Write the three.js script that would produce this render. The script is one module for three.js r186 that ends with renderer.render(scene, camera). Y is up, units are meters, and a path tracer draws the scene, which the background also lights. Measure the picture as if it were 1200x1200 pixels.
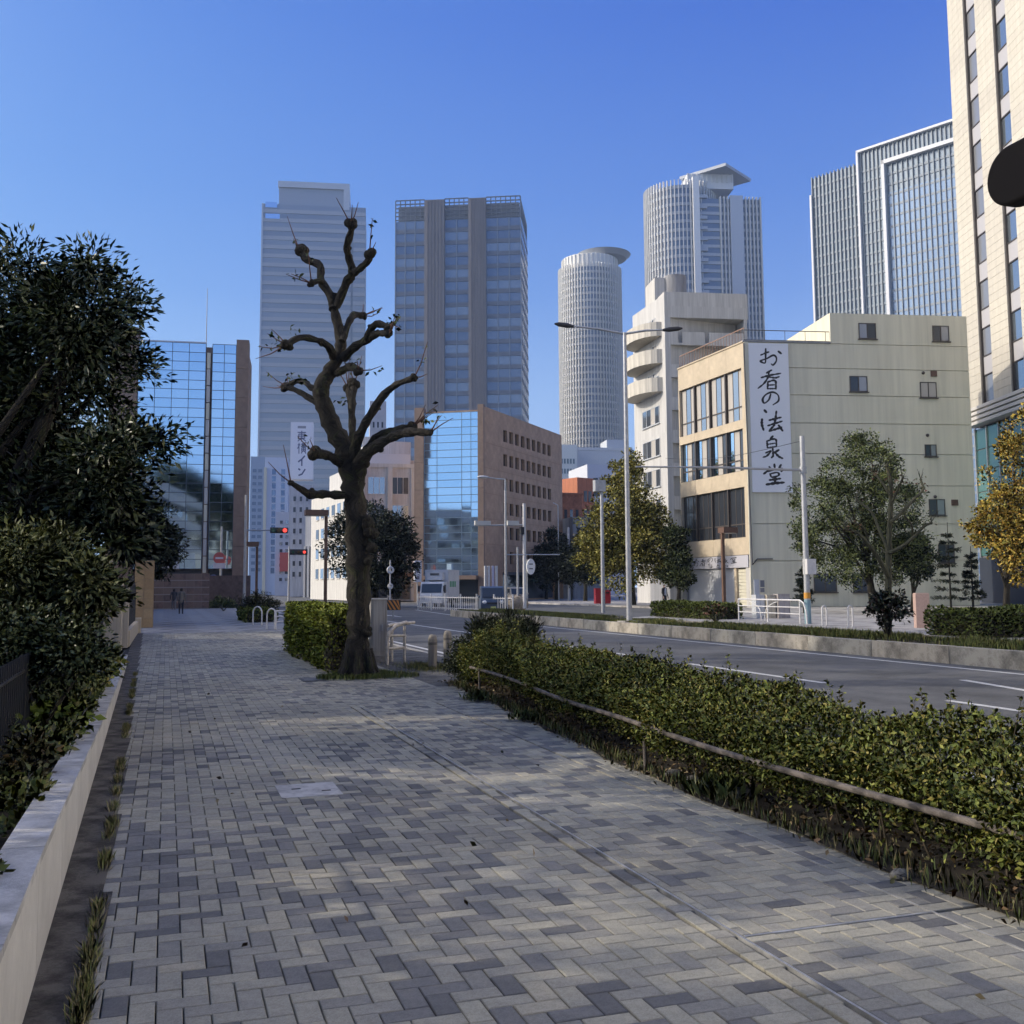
import * as THREE from 'three';
import { mergeGeometries } from 'three/addons/utils/BufferGeometryUtils.js';
import { MarchingCubes } from 'three/addons/objects/MarchingCubes.js';

// ---------------------------------------------------------------- camera
const scene = new THREE.Scene();
const V = (x, y, z) => new THREE.Vector3(x, y, z);
const FOCAL = 1202, CX = 600, CY = 575, EYE = V(0, 1.6, 0);
const deg = Math.PI / 180;
const YAW = 18.574 * deg, PITCH = 5.372 * deg, ROLL = 0.35 * deg;
const fwd = V(Math.sin(YAW) * Math.cos(PITCH), Math.sin(PITCH), -Math.cos(YAW) * Math.cos(PITCH));
const right0 = V(Math.cos(YAW), 0, Math.sin(YAW));
const up0 = right0.clone().cross(fwd);
const camR = right0.clone().multiplyScalar(Math.cos(ROLL)).addScaledVector(up0, -Math.sin(ROLL));
const camU = up0.clone().multiplyScalar(Math.cos(ROLL)).addScaledVector(right0, Math.sin(ROLL));
const camera = new THREE.PerspectiveCamera(2 * Math.atan(600 / FOCAL) / deg, 1, 0.1, 6000);
camera.position.copy(EYE);
camera.quaternion.setFromRotationMatrix(new THREE.Matrix4().makeBasis(camR, camU, fwd.clone().negate()));
camera.setViewOffset(1200, 1200, 0, 25, 1200, 1200);
scene.add(camera);

// ---------------------------------------------------------------- sky, sun, exposure
const SUN_AZ = -71 * deg, SUN_EL = 25 * deg;       // azimuth clockwise from the street direction (-z)
const sunDir = V(Math.sin(SUN_AZ) * Math.cos(SUN_EL), Math.sin(SUN_EL), -Math.cos(SUN_AZ) * Math.cos(SUN_EL));
const SKY_GAIN = 0.725;
function skyTexture() {
  const w = 1024, h = 512, a = new Float32Array(w * h * 4);
  const stops = [[0, .44, .62, .93], [.09, .37, .55, .89], [.18, .28, .46, .83], [.275, .16, .315, .735], [.36, .105, .24, .68], [.5, .055, .155, .61], [1, .035, .10, .44]];
  for (let j = 0; j < h; j++) {
    const el = ((j + .5) / h - .5) * Math.PI, sy = Math.sin(el), t = Math.max(0, sy);
    let k = 0; while (k < stops.length - 2 && stops[k + 1][0] < t) k++;
    const f = Math.min(1, (t - stops[k][0]) / (stops[k + 1][0] - stops[k][0]));
    for (let i = 0; i < w; i++) {
      const phi = ((i + .5) / w - .5) * 2 * Math.PI, ce = Math.cos(el);
      const d = Math.cos(phi) * ce * sunDir.x + sy * sunDir.y + Math.sin(phi) * ce * sunDir.z;
      const glow = Math.pow(Math.max(0, (d + .2) / 1.2), 2), hot = Math.pow(Math.max(0, d), 10), tint = [.16, .31, .34], ht = [6.4, 5.4, 4.0];   // haze brightening towards the sun
      const anti = Math.max(0, -d - .1) * Math.exp(-t / .3);                 // front-lit haze low down opposite the sun
      for (let c = 0; c < 3; c++) {
        let v = stops[k][c + 1] * (1 - f) + stops[k + 1][c + 1] * f;
        v = v + tint[c] * glow + ht[c] * hot + [.50, .45, .38][c] * anti;
        a[(j * w + i) * 4 + c] = v * SKY_GAIN;
      }
      a[(j * w + i) * 4 + 3] = 1;
    }
  }
  const t = new THREE.DataTexture(a, w, h, THREE.RGBAFormat, THREE.FloatType);
  t.mapping = THREE.EquirectangularReflectionMapping; t.magFilter = THREE.LinearFilter; t.minFilter = THREE.LinearFilter; t.needsUpdate = true;
  return t;
}
const sky = skyTexture();
scene.background = sky; scene.environment = sky;
scene.backgroundIntensity = 1; scene.environmentIntensity = 1;
const sun = new THREE.DirectionalLight(new THREE.Color().setRGB(1, .90, .76), 2.0);
sun.position.copy(sunDir).multiplyScalar(400).add(V(20, 0, -40)); sun.target.position.set(20, 0, -40);
sun.castShadow = true; sun.shadow.radius = 1.2; sun.shadow.mapSize.set(4096, 4096);
Object.assign(sun.shadow.camera, { left: -160, right: 160, top: 160, bottom: -160, near: 10, far: 900 });
scene.add(sun, sun.target);
scene.fog = new THREE.FogExp2(new THREE.Color().setRGB(.62, .76, .95), 0.00018);
const renderer = new THREE.WebGLRenderer({ antialias: true });
renderer.toneMapping = THREE.LinearToneMapping; renderer.toneMappingExposure = 1.5;
renderer.shadowMap.enabled = true;

// ---------------------------------------------------------------- helpers
function rng(seed) { let s = seed | 0; return () => { s = (s + 0x6d2b79f5) | 0; let t = Math.imul(s ^ (s >>> 15), 1 | s); t = (t + Math.imul(t ^ (t >>> 7), 61 | t)) ^ t; return ((t ^ (t >>> 14)) >>> 0) / 4294967296; }; }
const R = rng(7);
const rr = (a, b, r = R) => a + (b - a) * r();
const gauss = (r = R) => (r() + r() + r() + r() - 2) * 1.0;
const lerp = (a, b, t) => a + (b - a) * t;
const UP = V(0, 1, 0);
// a pixel of the 1200 px photograph as a direction; the distance comes from what it touches
function ray(px, py) { return fwd.clone().addScaledVector(camR, (px - CX) / FOCAL).addScaledVector(camU, -(py - CY) / FOCAL); }
function ground(px, py, H = 0) { const d = ray(px, py); return EYE.clone().addScaledVector(d, (H - EYE.y) / d.y); }
function atDist(px, py, D) { const d = ray(px, py); return EYE.clone().addScaledVector(d, D / Math.hypot(d.x, d.z)); }
function atDepth(px, py, D) { return EYE.clone().addScaledVector(ray(px, py), D); }
const azOf = (px) => { const d = ray(px, 689); return Math.atan2(d.x, -d.z) / deg; };
const pxPerM = (p) => FOCAL / p.clone().sub(EYE).dot(fwd);
// a wall: origin, direction az (degrees from -z, clockwise) to the wall's right, n = outward normal
class Wall {
  constructor(o, az) { this.o = o.clone(); this.ax = V(Math.sin(az * deg), 0, -Math.cos(az * deg)); this.n = V(Math.cos(az * deg), 0, Math.sin(az * deg)); }
  P(s, t, d = 0) { return this.o.clone().addScaledVector(this.ax, s).addScaledVector(UP, t).addScaledVector(this.n, d); }
  px(x, y, d = 0) { const r = ray(x, y), o = this.P(0, 0, d); const k = o.clone().sub(EYE).dot(this.n) / r.dot(this.n); const p = EYE.clone().addScaledVector(r, k).sub(this.o); return [p.dot(this.ax), p.y]; }
}
// mesh builder: everything in world coordinates; build() subtracts the parent's place
class MB {
  constructor() { this.p = []; this.n = []; this.u = []; this.c = []; this.i = []; }
  quad(a, b, c, d, uv) {
    const k = this.p.length / 3, ab = b.clone().sub(a), ad = d.clone().sub(a), n = ab.clone().cross(ad).normalize();
    const w = ab.length(), h = ad.length();
    for (const q of [a, b, c, d]) { this.p.push(q.x, q.y, q.z); this.n.push(n.x, n.y, n.z); }
    const [u0, v0] = uv || [0, 0];
    this.u.push(u0, v0, u0 + w, v0, u0 + w, v0 + h, u0, v0 + h);
    this.i.push(k, k + 1, k + 2, k, k + 2, k + 3); return this;
  }
  tri(a, b, c) { const k = this.p.length / 3, n = b.clone().sub(a).cross(c.clone().sub(a)).normalize(); for (const q of [a, b, c]) { this.p.push(q.x, q.y, q.z); this.n.push(n.x, n.y, n.z); } this.u.push(0, 0, 1, 0, .5, 1); this.i.push(k, k + 1, k + 2); return this; }
  // box on a wall frame: s along, t up, d outward
  wbox(F, s0, s1, t0, t1, d0, d1) {
    const P = (s, t, d) => F.P(s, t, d), uv = [s0, t0];
    this.quad(P(s0, t0, d1), P(s1, t0, d1), P(s1, t1, d1), P(s0, t1, d1), uv);
    this.quad(P(s1, t0, d0), P(s0, t0, d0), P(s0, t1, d0), P(s1, t1, d0), uv);
    this.quad(P(s1, t0, d1), P(s1, t0, d0), P(s1, t1, d0), P(s1, t1, d1), [d0, t0]);
    this.quad(P(s0, t0, d0), P(s0, t0, d1), P(s0, t1, d1), P(s0, t1, d0), [d0, t0]);
    this.quad(P(s0, t1, d1), P(s1, t1, d1), P(s1, t1, d0), P(s0, t1, d0), [s0, d0]);
    this.quad(P(s0, t0, d0), P(s1, t0, d0), P(s1, t0, d1), P(s0, t0, d1), [s0, d0]);
    return this;
  }
  box(x0, x1, y0, y1, z0, z1) { return this.wbox(XF, x0, x1, y0, y1, z0, z1); }
  // polygon prism (counter-clockwise seen from above is not required), base y0 to y1
  prism(pts, y0, y1) {
    let area = 0; for (let i = 0; i < pts.length; i++) { const a = pts[i], b = pts[(i + 1) % pts.length]; area += a[0] * b[1] - b[0] * a[1]; }
    const q = area > 0 ? pts.slice().reverse() : pts;   // (x,z): make outward quads
    let s = 0;
    for (let i = 0; i < q.length; i++) { const a = q[i], b = q[(i + 1) % q.length]; this.quad(V(a[0], y0, a[1]), V(b[0], y0, b[1]), V(b[0], y1, b[1]), V(a[0], y1, a[1]), [s, y0]); s += Math.hypot(b[0] - a[0], b[1] - a[1]); }
    const sh = THREE.ShapeUtils.triangulateShape(q.map((v) => new THREE.Vector2(v[0], v[1])), []);
    for (const y of [y0, y1]) { const k = this.p.length / 3; for (const v of q) { this.p.push(v[0], y, v[1]); this.n.push(0, y === y1 ? 1 : -1, 0); this.u.push(v[0], v[1]); } for (const f of sh) { const [a, b, c] = f.map((n) => q[n]), up = (b[1] - a[1]) * (c[0] - a[0]) - (b[0] - a[0]) * (c[1] - a[1]) > 0; (up === (y === y1)) ? this.i.push(k + f[0], k + f[1], k + f[2]) : this.i.push(k + f[0], k + f[2], k + f[1]); } }
    return this;
  }
  geo(g, m) {
    const k = this.p.length / 3, q = m ? g.clone().applyMatrix4(m) : g, P = q.attributes.position, N = q.attributes.normal, U = q.attributes.uv;
    for (let j = 0; j < P.count; j++) { this.p.push(P.getX(j), P.getY(j), P.getZ(j)); this.n.push(N.getX(j), N.getY(j), N.getZ(j)); U ? this.u.push(U.getX(j), U.getY(j)) : this.u.push(0, 0); }
    if (q.index) for (let j = 0; j < q.index.count; j++) this.i.push(k + q.index.getX(j)); else for (let j = 0; j < P.count; j++) this.i.push(k + j);
    return this;
  }
  // swept tube through points (Vector3) with a radius at each; noise makes it knobbly
  tube(pts, rad, seg = 8, caps = true, noise = 0, r = R) {
    const k0 = this.p.length / 3, n = pts.length; let ref = V(.31, .17, .93), len = 0;
    for (let i = 0; i < n; i++) {
      const T = pts[Math.min(n - 1, i + 1)].clone().sub(pts[Math.max(0, i - 1)]).normalize();
      let A = ref.clone().addScaledVector(T, -ref.dot(T)); if (A.lengthSq() < 1e-4) { A = V(1, 0, 0).addScaledVector(T, -T.x); } A.normalize(); ref = A; const Bv = T.clone().cross(A);
      if (i) len += pts[i].distanceTo(pts[i - 1]);
      const rd = typeof rad === 'number' ? rad : rad[i];
      for (let j = 0; j <= seg; j++) {
        const a = j / seg * 2 * Math.PI, q = rd * (1 + (noise && j < seg ? noise * (r() - .5) : 0));
        const d = A.clone().multiplyScalar(Math.cos(a)).addScaledVector(Bv, Math.sin(a));
        const w = j === seg ? null : q;
        const x = pts[i].clone().addScaledVector(d, w === null ? 0 : q);
        if (w === null) { const b = (k0 + i * (seg + 1)) * 3; x.set(this.p[b], this.p[b + 1], this.p[b + 2]); }
        this.p.push(x.x, x.y, x.z); this.n.push(d.x, d.y, d.z); this.u.push(j / seg * 2 * Math.PI * rd, len);
      }
    }
    for (let i = 0; i < n - 1; i++) for (let j = 0; j < seg; j++) { const a = k0 + i * (seg + 1) + j, b = a + 1, c = a + seg + 1, d = c + 1; this.i.push(a, b, d, a, d, c); }
    if (caps) for (const e of [0, n - 1]) {
      const T = (e ? pts[n - 1].clone().sub(pts[n - 2]) : pts[0].clone().sub(pts[1])).normalize(), k = this.p.length / 3;
      this.p.push(pts[e].x, pts[e].y, pts[e].z); this.n.push(T.x, T.y, T.z); this.u.push(0, 0);
      for (let j = 0; j <= seg; j++) { const b = (k0 + e * (seg + 1) + j) * 3; this.p.push(this.p[b], this.p[b + 1], this.p[b + 2]); this.n.push(T.x, T.y, T.z); this.u.push(0, 0); }
      for (let j = 0; j < seg; j++) e ? this.i.push(k, k + 1 + j, k + 2 + j) : this.i.push(k, k + 2 + j, k + 1 + j);
    }
    return this;
  }
  ball(c, r, sx = 1, sy = 1, sz = 1, d = 1) { const g = new THREE.IcosahedronGeometry(r, d); return this.geo(g, new THREE.Matrix4().compose(c, new THREE.Quaternion(), V(sx, sy, sz))); }
  geometry(origin) {
    const g = new THREE.BufferGeometry(), a = new Float32Array(this.p);
    if (origin) for (let i = 0; i < a.length; i += 3) { a[i] -= origin.x; a[i + 1] -= origin.y; a[i + 2] -= origin.z; }
    g.setAttribute('position', new THREE.BufferAttribute(a, 3)); g.setAttribute('normal', new THREE.BufferAttribute(new Float32Array(this.n), 3)); g.setAttribute('uv', new THREE.BufferAttribute(new Float32Array(this.u), 2));
    if (this.c.length) g.setAttribute('color', new THREE.BufferAttribute(new Float32Array(this.c), 3));
    g.setIndex(this.i); return g;
  }
  build(name, mat, parent) {
    const o = worldOf(parent), m = new THREE.Mesh(this.geometry(o), mat);
    m.name = name; m.castShadow = m.receiveShadow = true; (parent || scene).add(m); return m;
  }
}
const XF = { P: (x, y, z) => V(x, y, z) };
function worldOf(o) { const p = V(0, 0, 0); while (o && o !== scene) { p.add(o.position); o = o.parent; } return p; }
const used = {};
function numbered(n) { used[n] = (used[n] ?? -1) + 1; return used[n] ? n + '_' + String(used[n]).padStart(3, '0') : n; }
function thing(name, label, category, pos, group) { const g = new THREE.Group(); g.name = numbered(name); g.position.copy(pos || V(0, 0, 0)); g.userData = { label, category }; if (group) g.userData.group = group; scene.add(g); return g; }
function tag(m, label, category, group, kind) { m.userData.label = label; m.userData.category = category; if (group) m.userData.group = group; if (kind) m.userData.kind = kind; return m; }
function structure(m, label) { m.userData.kind = 'structure'; if (label) m.userData.label = label; return m; }
function stuff(m) { m.userData.kind = 'stuff'; return m; }
function copyOf(o, pos, label) { const c = o.clone(); c.name = numbered(o.name.replace(/_\d{3}$/, '')); c.position.copy(pos); c.userData = { ...o.userData }; if (label) c.userData.label = label; scene.add(c); return c; }

// ---------------------------------------------------------------- procedural textures and materials
function lattice(n, seed) { const r = rng(seed), g = new Float32Array(n * n); for (let i = 0; i < n * n; i++) g[i] = r(); return (x, y) => { const xi = Math.floor(x), yi = Math.floor(y), fx = x - xi, fy = y - yi, sx = fx * fx * (3 - 2 * fx), sy = fy * fy * (3 - 2 * fy), m = (a, b) => g[(((b % n) + n) % n) * n + (((a % n) + n) % n)]; return lerp(lerp(m(xi, yi), m(xi + 1, yi), sx), lerp(m(xi, yi + 1), m(xi + 1, yi + 1), sx), sy); }; }
function noiseField(size, octs, seed, ax = 1, ay = 1) {
  const a = new Float32Array(size * size);
  octs.forEach(([cells, amp], o) => { const L = lattice(cells, seed + o * 31); for (let y = 0; y < size; y++) for (let x = 0; x < size; x++) a[y * size + x] += amp * (L(x / size * cells * ax, y / size * cells * ay) - .5); });
  return a;
}
function grayTex(field, size, base, gain, srgb, rep) {
  const d = new Uint8Array(size * size * 4);
  for (let i = 0; i < size * size; i++) { const v = Math.max(0, Math.min(255, (base + gain * field[i]) * 255)); d[i * 4] = d[i * 4 + 1] = d[i * 4 + 2] = v; d[i * 4 + 3] = 255; }
  const t = new THREE.DataTexture(d, size, size); t.wrapS = t.wrapT = THREE.RepeatWrapping; t.magFilter = THREE.LinearFilter; t.minFilter = THREE.LinearMipmapLinearFilter; t.generateMipmaps = true;
  if (srgb) t.colorSpace = THREE.SRGBColorSpace; t.repeat.set(1 / rep[0], 1 / rep[1]); t.needsUpdate = true; return t;
}
const NF = { fine: noiseField(512, [[8, .25], [24, .25], [64, .3], [160, .4], [256, .4]], 11), coarse: noiseField(512, [[4, .6], [9, .5], [20, .35], [60, .25], [200, .2]], 23), streak: noiseField(512, [[6, .3], [40, .5], [110, .4]], 37, 1, .07), bark: noiseField(512, [[10, .4], [36, .6], [90, .4]], 51, 1, .22), grit: noiseField(512, [[128, .5], [256, .8]], 77) };
const texCache = {};
function tex(kind, gain, rep, bump) { const k = kind + gain + rep + bump; return texCache[k] || (texCache[k] = bump ? grayTex(NF[kind], 512, .5, gain, false, rep) : grayTex(NF[kind], 512, .93, gain, true, rep)); }
const C = (r, g, b) => new THREE.Color().setRGB(r, g, b);
function M(rgb, rough = .85, o = {}) {
  const m = new THREE.MeshStandardMaterial({ color: C(...rgb), roughness: rough, metalness: o.metal || 0, side: o.side ?? THREE.FrontSide });
  if (o.n) m.map = tex(o.n[0], o.n[1], o.n[2]);
  if (o.b) { m.bumpMap = tex(o.b[0], 1, o.b[2], true); m.bumpScale = o.b[1]; }
  if (o.vc) m.vertexColors = true;
  return m;
}
const MAT = {
  asphalt: M([.125, .128, .132], .92, { n: ['coarse', .32, [6, 6]], b: ['grit', .004, [.9, .9]] }),
  concrete: M([.40, .385, .36], .9, { n: ['coarse', .35, [2.4, 2.4]], b: ['fine', .003, [.8, .8]] }),
  kerb: M([.43, .41, .37], .9, { n: ['coarse', .5, [1.7, 1.7]], b: ['fine', .004, [.6, .6]] }),
  whiteWall: M([.80, .785, .75], .8, { n: ['coarse', .12, [2.2, 3]], b: ['fine', .002, [.7, .7]] }),
  soil: M([.075, .062, .048], 1, { n: ['coarse', .7, [1, 1]], b: ['fine', .02, [.4, .4]] }),
  paint: M([.72, .72, .70], .7, { n: ['coarse', .3, [.9, .9]] }),
  metalWhite: M([.74, .73, .71], .45, { n: ['coarse', .1, [.8, .8]] }),
  galv: M([.50, .51, .52], .45, { metal: .35, n: ['coarse', .18, [.7, .7]] }),
  brownMetal: M([.16, .085, .05], .55, { n: ['coarse', .2, [.6, .6]] }),
  blackMetal: M([.018, .018, .02], .5),
  darkPlastic: M([.03, .03, .032], .6),
  bark: M([1, 1, 1], .95, { b: ['bark', .06, [.45, .8]] }),
  barkPale: M([.085, .085, .05], .9, { n: ['bark', .6, [.4, .8]], b: ['bark', .015, [.4, .8]] }),
  twig: M([.16, .085, .06], .9),
};
// bark: dark ridged cork with patches of moss and pale lichen
{
  const n = 512, d = new Uint8Array(n * n * 4), moss = noiseField(n, [[5, .6], [12, .5], [40, .3], [120, .3]], 131), B = NF.bark, to = (v) => Math.max(0, Math.min(255, 255 * Math.pow(Math.max(0, v), 1 / 2.2)));
  for (let i = 0; i < n * n; i++) { const k = Math.max(0, Math.min(1, (moss[i] - .08) * 4)), li = moss[(i * 7 + 911) % (n * n)] > .55 ? 1 : 0, r = Math.max(.25, 1 + B[i] * 1.5); const c = [[.042, .036, .027], [.062, .066, .026]]; for (let j = 0; j < 3; j++) d[i * 4 + j] = to(lerp(c[0][j], c[1][j], k) * r + li * .03); d[i * 4 + 3] = 255; }
  const t = new THREE.DataTexture(d, n, n); t.wrapS = t.wrapT = THREE.RepeatWrapping; t.magFilter = THREE.LinearFilter; t.minFilter = THREE.LinearMipmapLinearFilter; t.generateMipmaps = true; t.colorSpace = THREE.SRGBColorSpace; t.repeat.set(1 / 1.1, 1 / 1.7); t.needsUpdate = true; MAT.bark.map = t;
}
// ================================================================ ground, road, pavements
const ROAD_Y = -0.12;
const wallX = (z) => -0.40 + 0.0152 * z;                        // face of the low white wall beside the footpath
const bedX = (z) => z > -8 ? 3.9 : z > -13 ? lerp(3.9, 4.3, (-z - 8) / 5) : lerp(4.3, 4.6, Math.min(1, (-z - 13) / 5));  // edge of the planting bed
{
  const sheet = (name, x0, x1, z0, z1, y, mat) => { const m = new MB(); m.quad(V(x0, y, z1), V(x1, y, z1), V(x1, y, z0), V(x0, y, z0), [x0, -z1]); const o = m.build(name, mat); return structure(o); };
  sheet('ground', -1300, 1500, -1700, 700, -0.35, M([.13, .13, .125], .95, { n: ['coarse', .4, [40, 40]] }));
  const road = new MB(); road.box(6.2, 21.7, -0.34, ROAD_Y, -420, 40); road.box(21.7, 60, -0.34, ROAD_Y - .004, -420, -40);
  structure(road.build('road', MAT.asphalt));
  // footpath: dark bedding under the pavers, plain paving where they can no longer be told apart
  const slab = new MB(); slab.box(-2.2, 6.05, -0.34, -0.045, -100, 14);
  const side = structure(slab.build('footpath', M([.045, .045, .046], 1, { n: ['fine', .5, [.5, .5]] })));
  const far = new MB(); far.box(-2.2, 6.05, -0.044, -0.004, -100, -40);
  structure(far.build('far_footpath', M([.36, .35, .335], .9, { n: ['coarse', .45, [3, 3]], b: ['fine', .004, [.5, .5]] })));
  const kerb = new MB(); for (let z = 12; z > -100; z -= 1.0) kerb.box(6.05, 6.2, -0.3, 0.012, z - .99, z); structure(kerb.build('kerb', MAT.kerb));
  const path = new MB(); path.box(4.2, 6.05, -0.044, -0.001, -40, -16.4); structure(path.build('worn_path', M([.15, .145, .135], .95, { n: ['coarse', .6, [1.7, 1.7]], b: ['fine', .008, [.5, .5]] })));
  // gutter strip along the low wall
  const gut = new MB();
  for (let z = 4; z > -40; z -= 2) { const a = wallX(z), b = wallX(z - 2); gut.quad(V(a - .05, .007, z), V(a + .21, .007, z), V(b + .26 - Math.min(.05, .0), .007, z - 2), V(b - .05, .007, z - 2), [0, -z]); }
  structure(gut.build('gutter', M([.17, .155, .135], .95, { n: ['coarse', .75, [1.1, 1.1]], b: ['fine', .01, [.4, .4]] })));

  // ---- pavers in herringbone
  const L = .2, W = .1, r = rng(901), tones = [[.475, .445, .35], [.435, .41, .33], [.39, .37, .31], [.325, .312, .275], [.188, .185, .178], [.505, .46, .35], [.24, .234, .222]];
  const weights = [.24, .24, .2, .1, .1, .05, .07];
  const stain = lattice(48, 915);
  const regions = (z) => {
    const right = Math.min(bedX(z) + .12, z < -16.4 ? 4.2 : 9), l = wallX(z) + .16, out = [];
    if (z > -14.1) { out.push([l, 2.394], [2.412, 2.519], [2.545, 3.598], [3.618, right]); } else out.push([l, right]);
    return out;
  };
  const list = [];
  for (let iz = -400; iz < -14; iz++) for (let ix = -10; ix < 48; ix++) {
    const c = (((ix - iz) % 4) + 4) % 4; if (c !== 0 && c !== 3) continue;
    const x0 = ix * W, z0 = iz * W, x1 = x0 + (c === 0 ? L : W), z1 = z0 + (c === 0 ? W : L);
    if (z0 < -40) continue;
    for (const [a, b] of regions((z0 + z1) / 2)) {
      const u0 = Math.max(a, x0), u1 = Math.min(b, x1); if (u1 - u0 < .02) continue;
      let zz = [[z0, z1]]; if (u0 > 2.5 && z0 < -4.28 && z1 > -4.28) zz = [[z0, -4.29], [-4.27, z1]];
      for (const [q0, q1] of zz) { if (q1 - q0 < .015) continue;
        const cx = (u0 + u1) / 2, cz = (q0 + q1) / 2;
        if (cx > .86 && cx < 1.36 && cz > -8.72 && cz < -8.16) continue;              // service cover sits here
        let t = r(), k = 0; const patch = (stain(cx * .9 + 7, -cz * .7) - .5) * .5; t = Math.max(0, Math.min(.999, t - patch)); while (k < 6 && t > weights[k]) { t -= weights[k]; k++; }
        list.push({ u0, u1, q0, q1, cx, cz, k, full: u1 - u0 > x1 - x0 - .004 && q1 - q0 > z1 - z0 - .004, h: c === 0, dy: (r() - .5) * .0036, tx: (r() - .5) * .012, tz: (r() - .5) * .012, f: (.9 + .2 * r()) * (.84 + .32 * stain(cx * 1.1 + 3, -cz * 1.1 + 5)) });
      }
    }
  }
  const inView = (b) => { const d = V(b.cx, 0, b.cz).sub(EYE), z = d.dot(fwd); if (z < .5) return false; const x = CX + FOCAL * d.dot(camR) / z, y = CY - FOCAL * d.dot(camU) / z; return x > -15 && x < 1215 && y < 1215; };
  const near = list.filter((b) => b.full && inView(b)).sort((a, b) => (a.cx ** 2 + a.cz ** 2) - (b.cx ** 2 + b.cz ** 2)).slice(0, 300);
  const isNear = new Set(near);
  const paverMats = tones.map((t) => M(t, .86, { n: ['fine', .30, [.35, .35]], b: ['grit', .0012, [.25, .25]] }));
  const g = .0028, bev = .0035;
  const paver = (m, x0, x1, z0, z1, y, bevel, tx = 0, tz = 0, uo = 0) => {
    x0 += g; x1 -= g; z0 += g; z1 -= g; const cx = (x0 + x1) / 2, cz = (z0 + z1) / 2, H = (x, z) => y + (x - cx) * tx + (z - cz) * tz, B = bevel ? bev : 0;
    const P = (x, z, d) => V(x, H(x, z) - d, z);
    const T = [P(x0 + B, z1 - B, 0), P(x1 - B, z1 - B, 0), P(x1 - B, z0 + B, 0), P(x0 + B, z0 + B, 0)], S = [P(x0, z1, B), P(x1, z1, B), P(x1, z0, B), P(x0, z0, B)], D = S.map((q) => V(q.x, y - .05, q.z));
    m.quad(...T, [x0 + uo, -z1 + uo * 1.7]);
    for (let i = 0; i < 4; i++) { const j = (i + 1) % 4; if (B) m.quad(S[i], S[j], T[j], T[i]); m.quad(D[i], D[j], S[j], S[i]); }
  };
  const geos = {}; for (const h of [true, false]) for (let v = 0; v < 6; v++) { const m = new MB(); paver(m, h ? -.1 : -.05, h ? .1 : .05, h ? -.05 : -.1, h ? .05 : .1, 0, true, 0, 0, v * .37); geos[h + '' + v] = m.geometry(); }
  near.forEach((b, i) => { const o = new THREE.Mesh(geos[b.h + '' + (i % 6)], paverMats[b.k]); o.name = i ? 'paver_' + String(i).padStart(3, '0') : 'paver'; o.position.set(b.cx, b.dy, b.cz); o.rotation.set(b.tz, 0, -b.tx); o.castShadow = o.receiveShadow = true; side.add(o); });
  const m = new MB();
  for (const b of list) { if (isNear.has(b)) continue; const k0 = m.p.length / 3; paver(m, b.u0, b.u1, b.q0, b.q1, b.dy, b.cz > -13, b.tx, b.tz); const t = tones[b.k]; for (let j = k0; j < m.p.length / 3; j++) m.c.push(t[0] * b.f, t[1] * b.f, t[2] * b.f); }
  stuff(m.build('pavers', M([1, 1, 1], .86, { vc: true, n: ['fine', .30, [.35, .35]], b: ['grit', .0012, [.25, .25]] }), side));
  // steel edging between the paver fields
  const st = new MB(); st.box(2.526, 2.538, -.045, .003, -14.1, -1.2); st.build('steel_edging', M([.55, .55, .54], .42, { metal: .35, n: ['coarse', .3, [.5, .5]] }), side);
  const st2 = new MB(); st2.box(3.603, 3.613, -.045, .002, -7.4, -1.2); st2.build('steel_edging', M([.55, .55, .54], .42, { metal: .35, n: ['coarse', .3, [.5, .5]] }), side);
  const st3 = new MB(); st3.box(2.548, 3.596, -.045, .003, -4.288, -4.272); st3.build('steel_edging', M([.55, .55, .54], .42, { metal: .35, n: ['coarse', .3, [.5, .5]] }), side);
  // pale service cover and the small dark one near the tree
  const c1 = thing('service_cover', 'pale rectangular service cover with two key slots set in the pavers', 'cover', V(1.11, 0, -8.44));
  const fr = new MB(); fr.box(.72, 1.5, -.044, -.006, -8.86, -8.02); fr.build('surround', M([.20, .195, .185], .95, { n: ['coarse', .4, [.5, .5]] }), c1);
  const cm = new MB(); cm.box(.875, 1.345, -.045, .004, -8.71, -8.17); cm.build('plate', M([.56, .54, .51], .7, { n: ['coarse', .4, [.7, .7]] }), c1);
  for (const [x, z] of [[1.02, -8.5], [1.24, -8.36]]) { const q = new MB(); q.box(x - .035, x + .035, .0041, .008, z - .012, z + .012); q.build('key_slot', M([.06, .06, .06], .7), c1); }
  const c2 = thing('small_cover', 'small dark metal cover in the pavers beside the bare tree', 'cover', V(2.47, 0, -18.4));
  const c2m = new MB(); c2m.box(2.27, 2.67, -.02, .008, -18.7, -18.1); c2m.build('frame', M([.05, .05, .05], .6), c2); const c2p = new MB(); c2p.box(2.31, 2.63, .0, .012, -18.66, -18.14); c2p.build('plate', M([.16, .16, .16], .7, { n: ['coarse', .4, [.5, .5]] }), c2);
}
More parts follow.
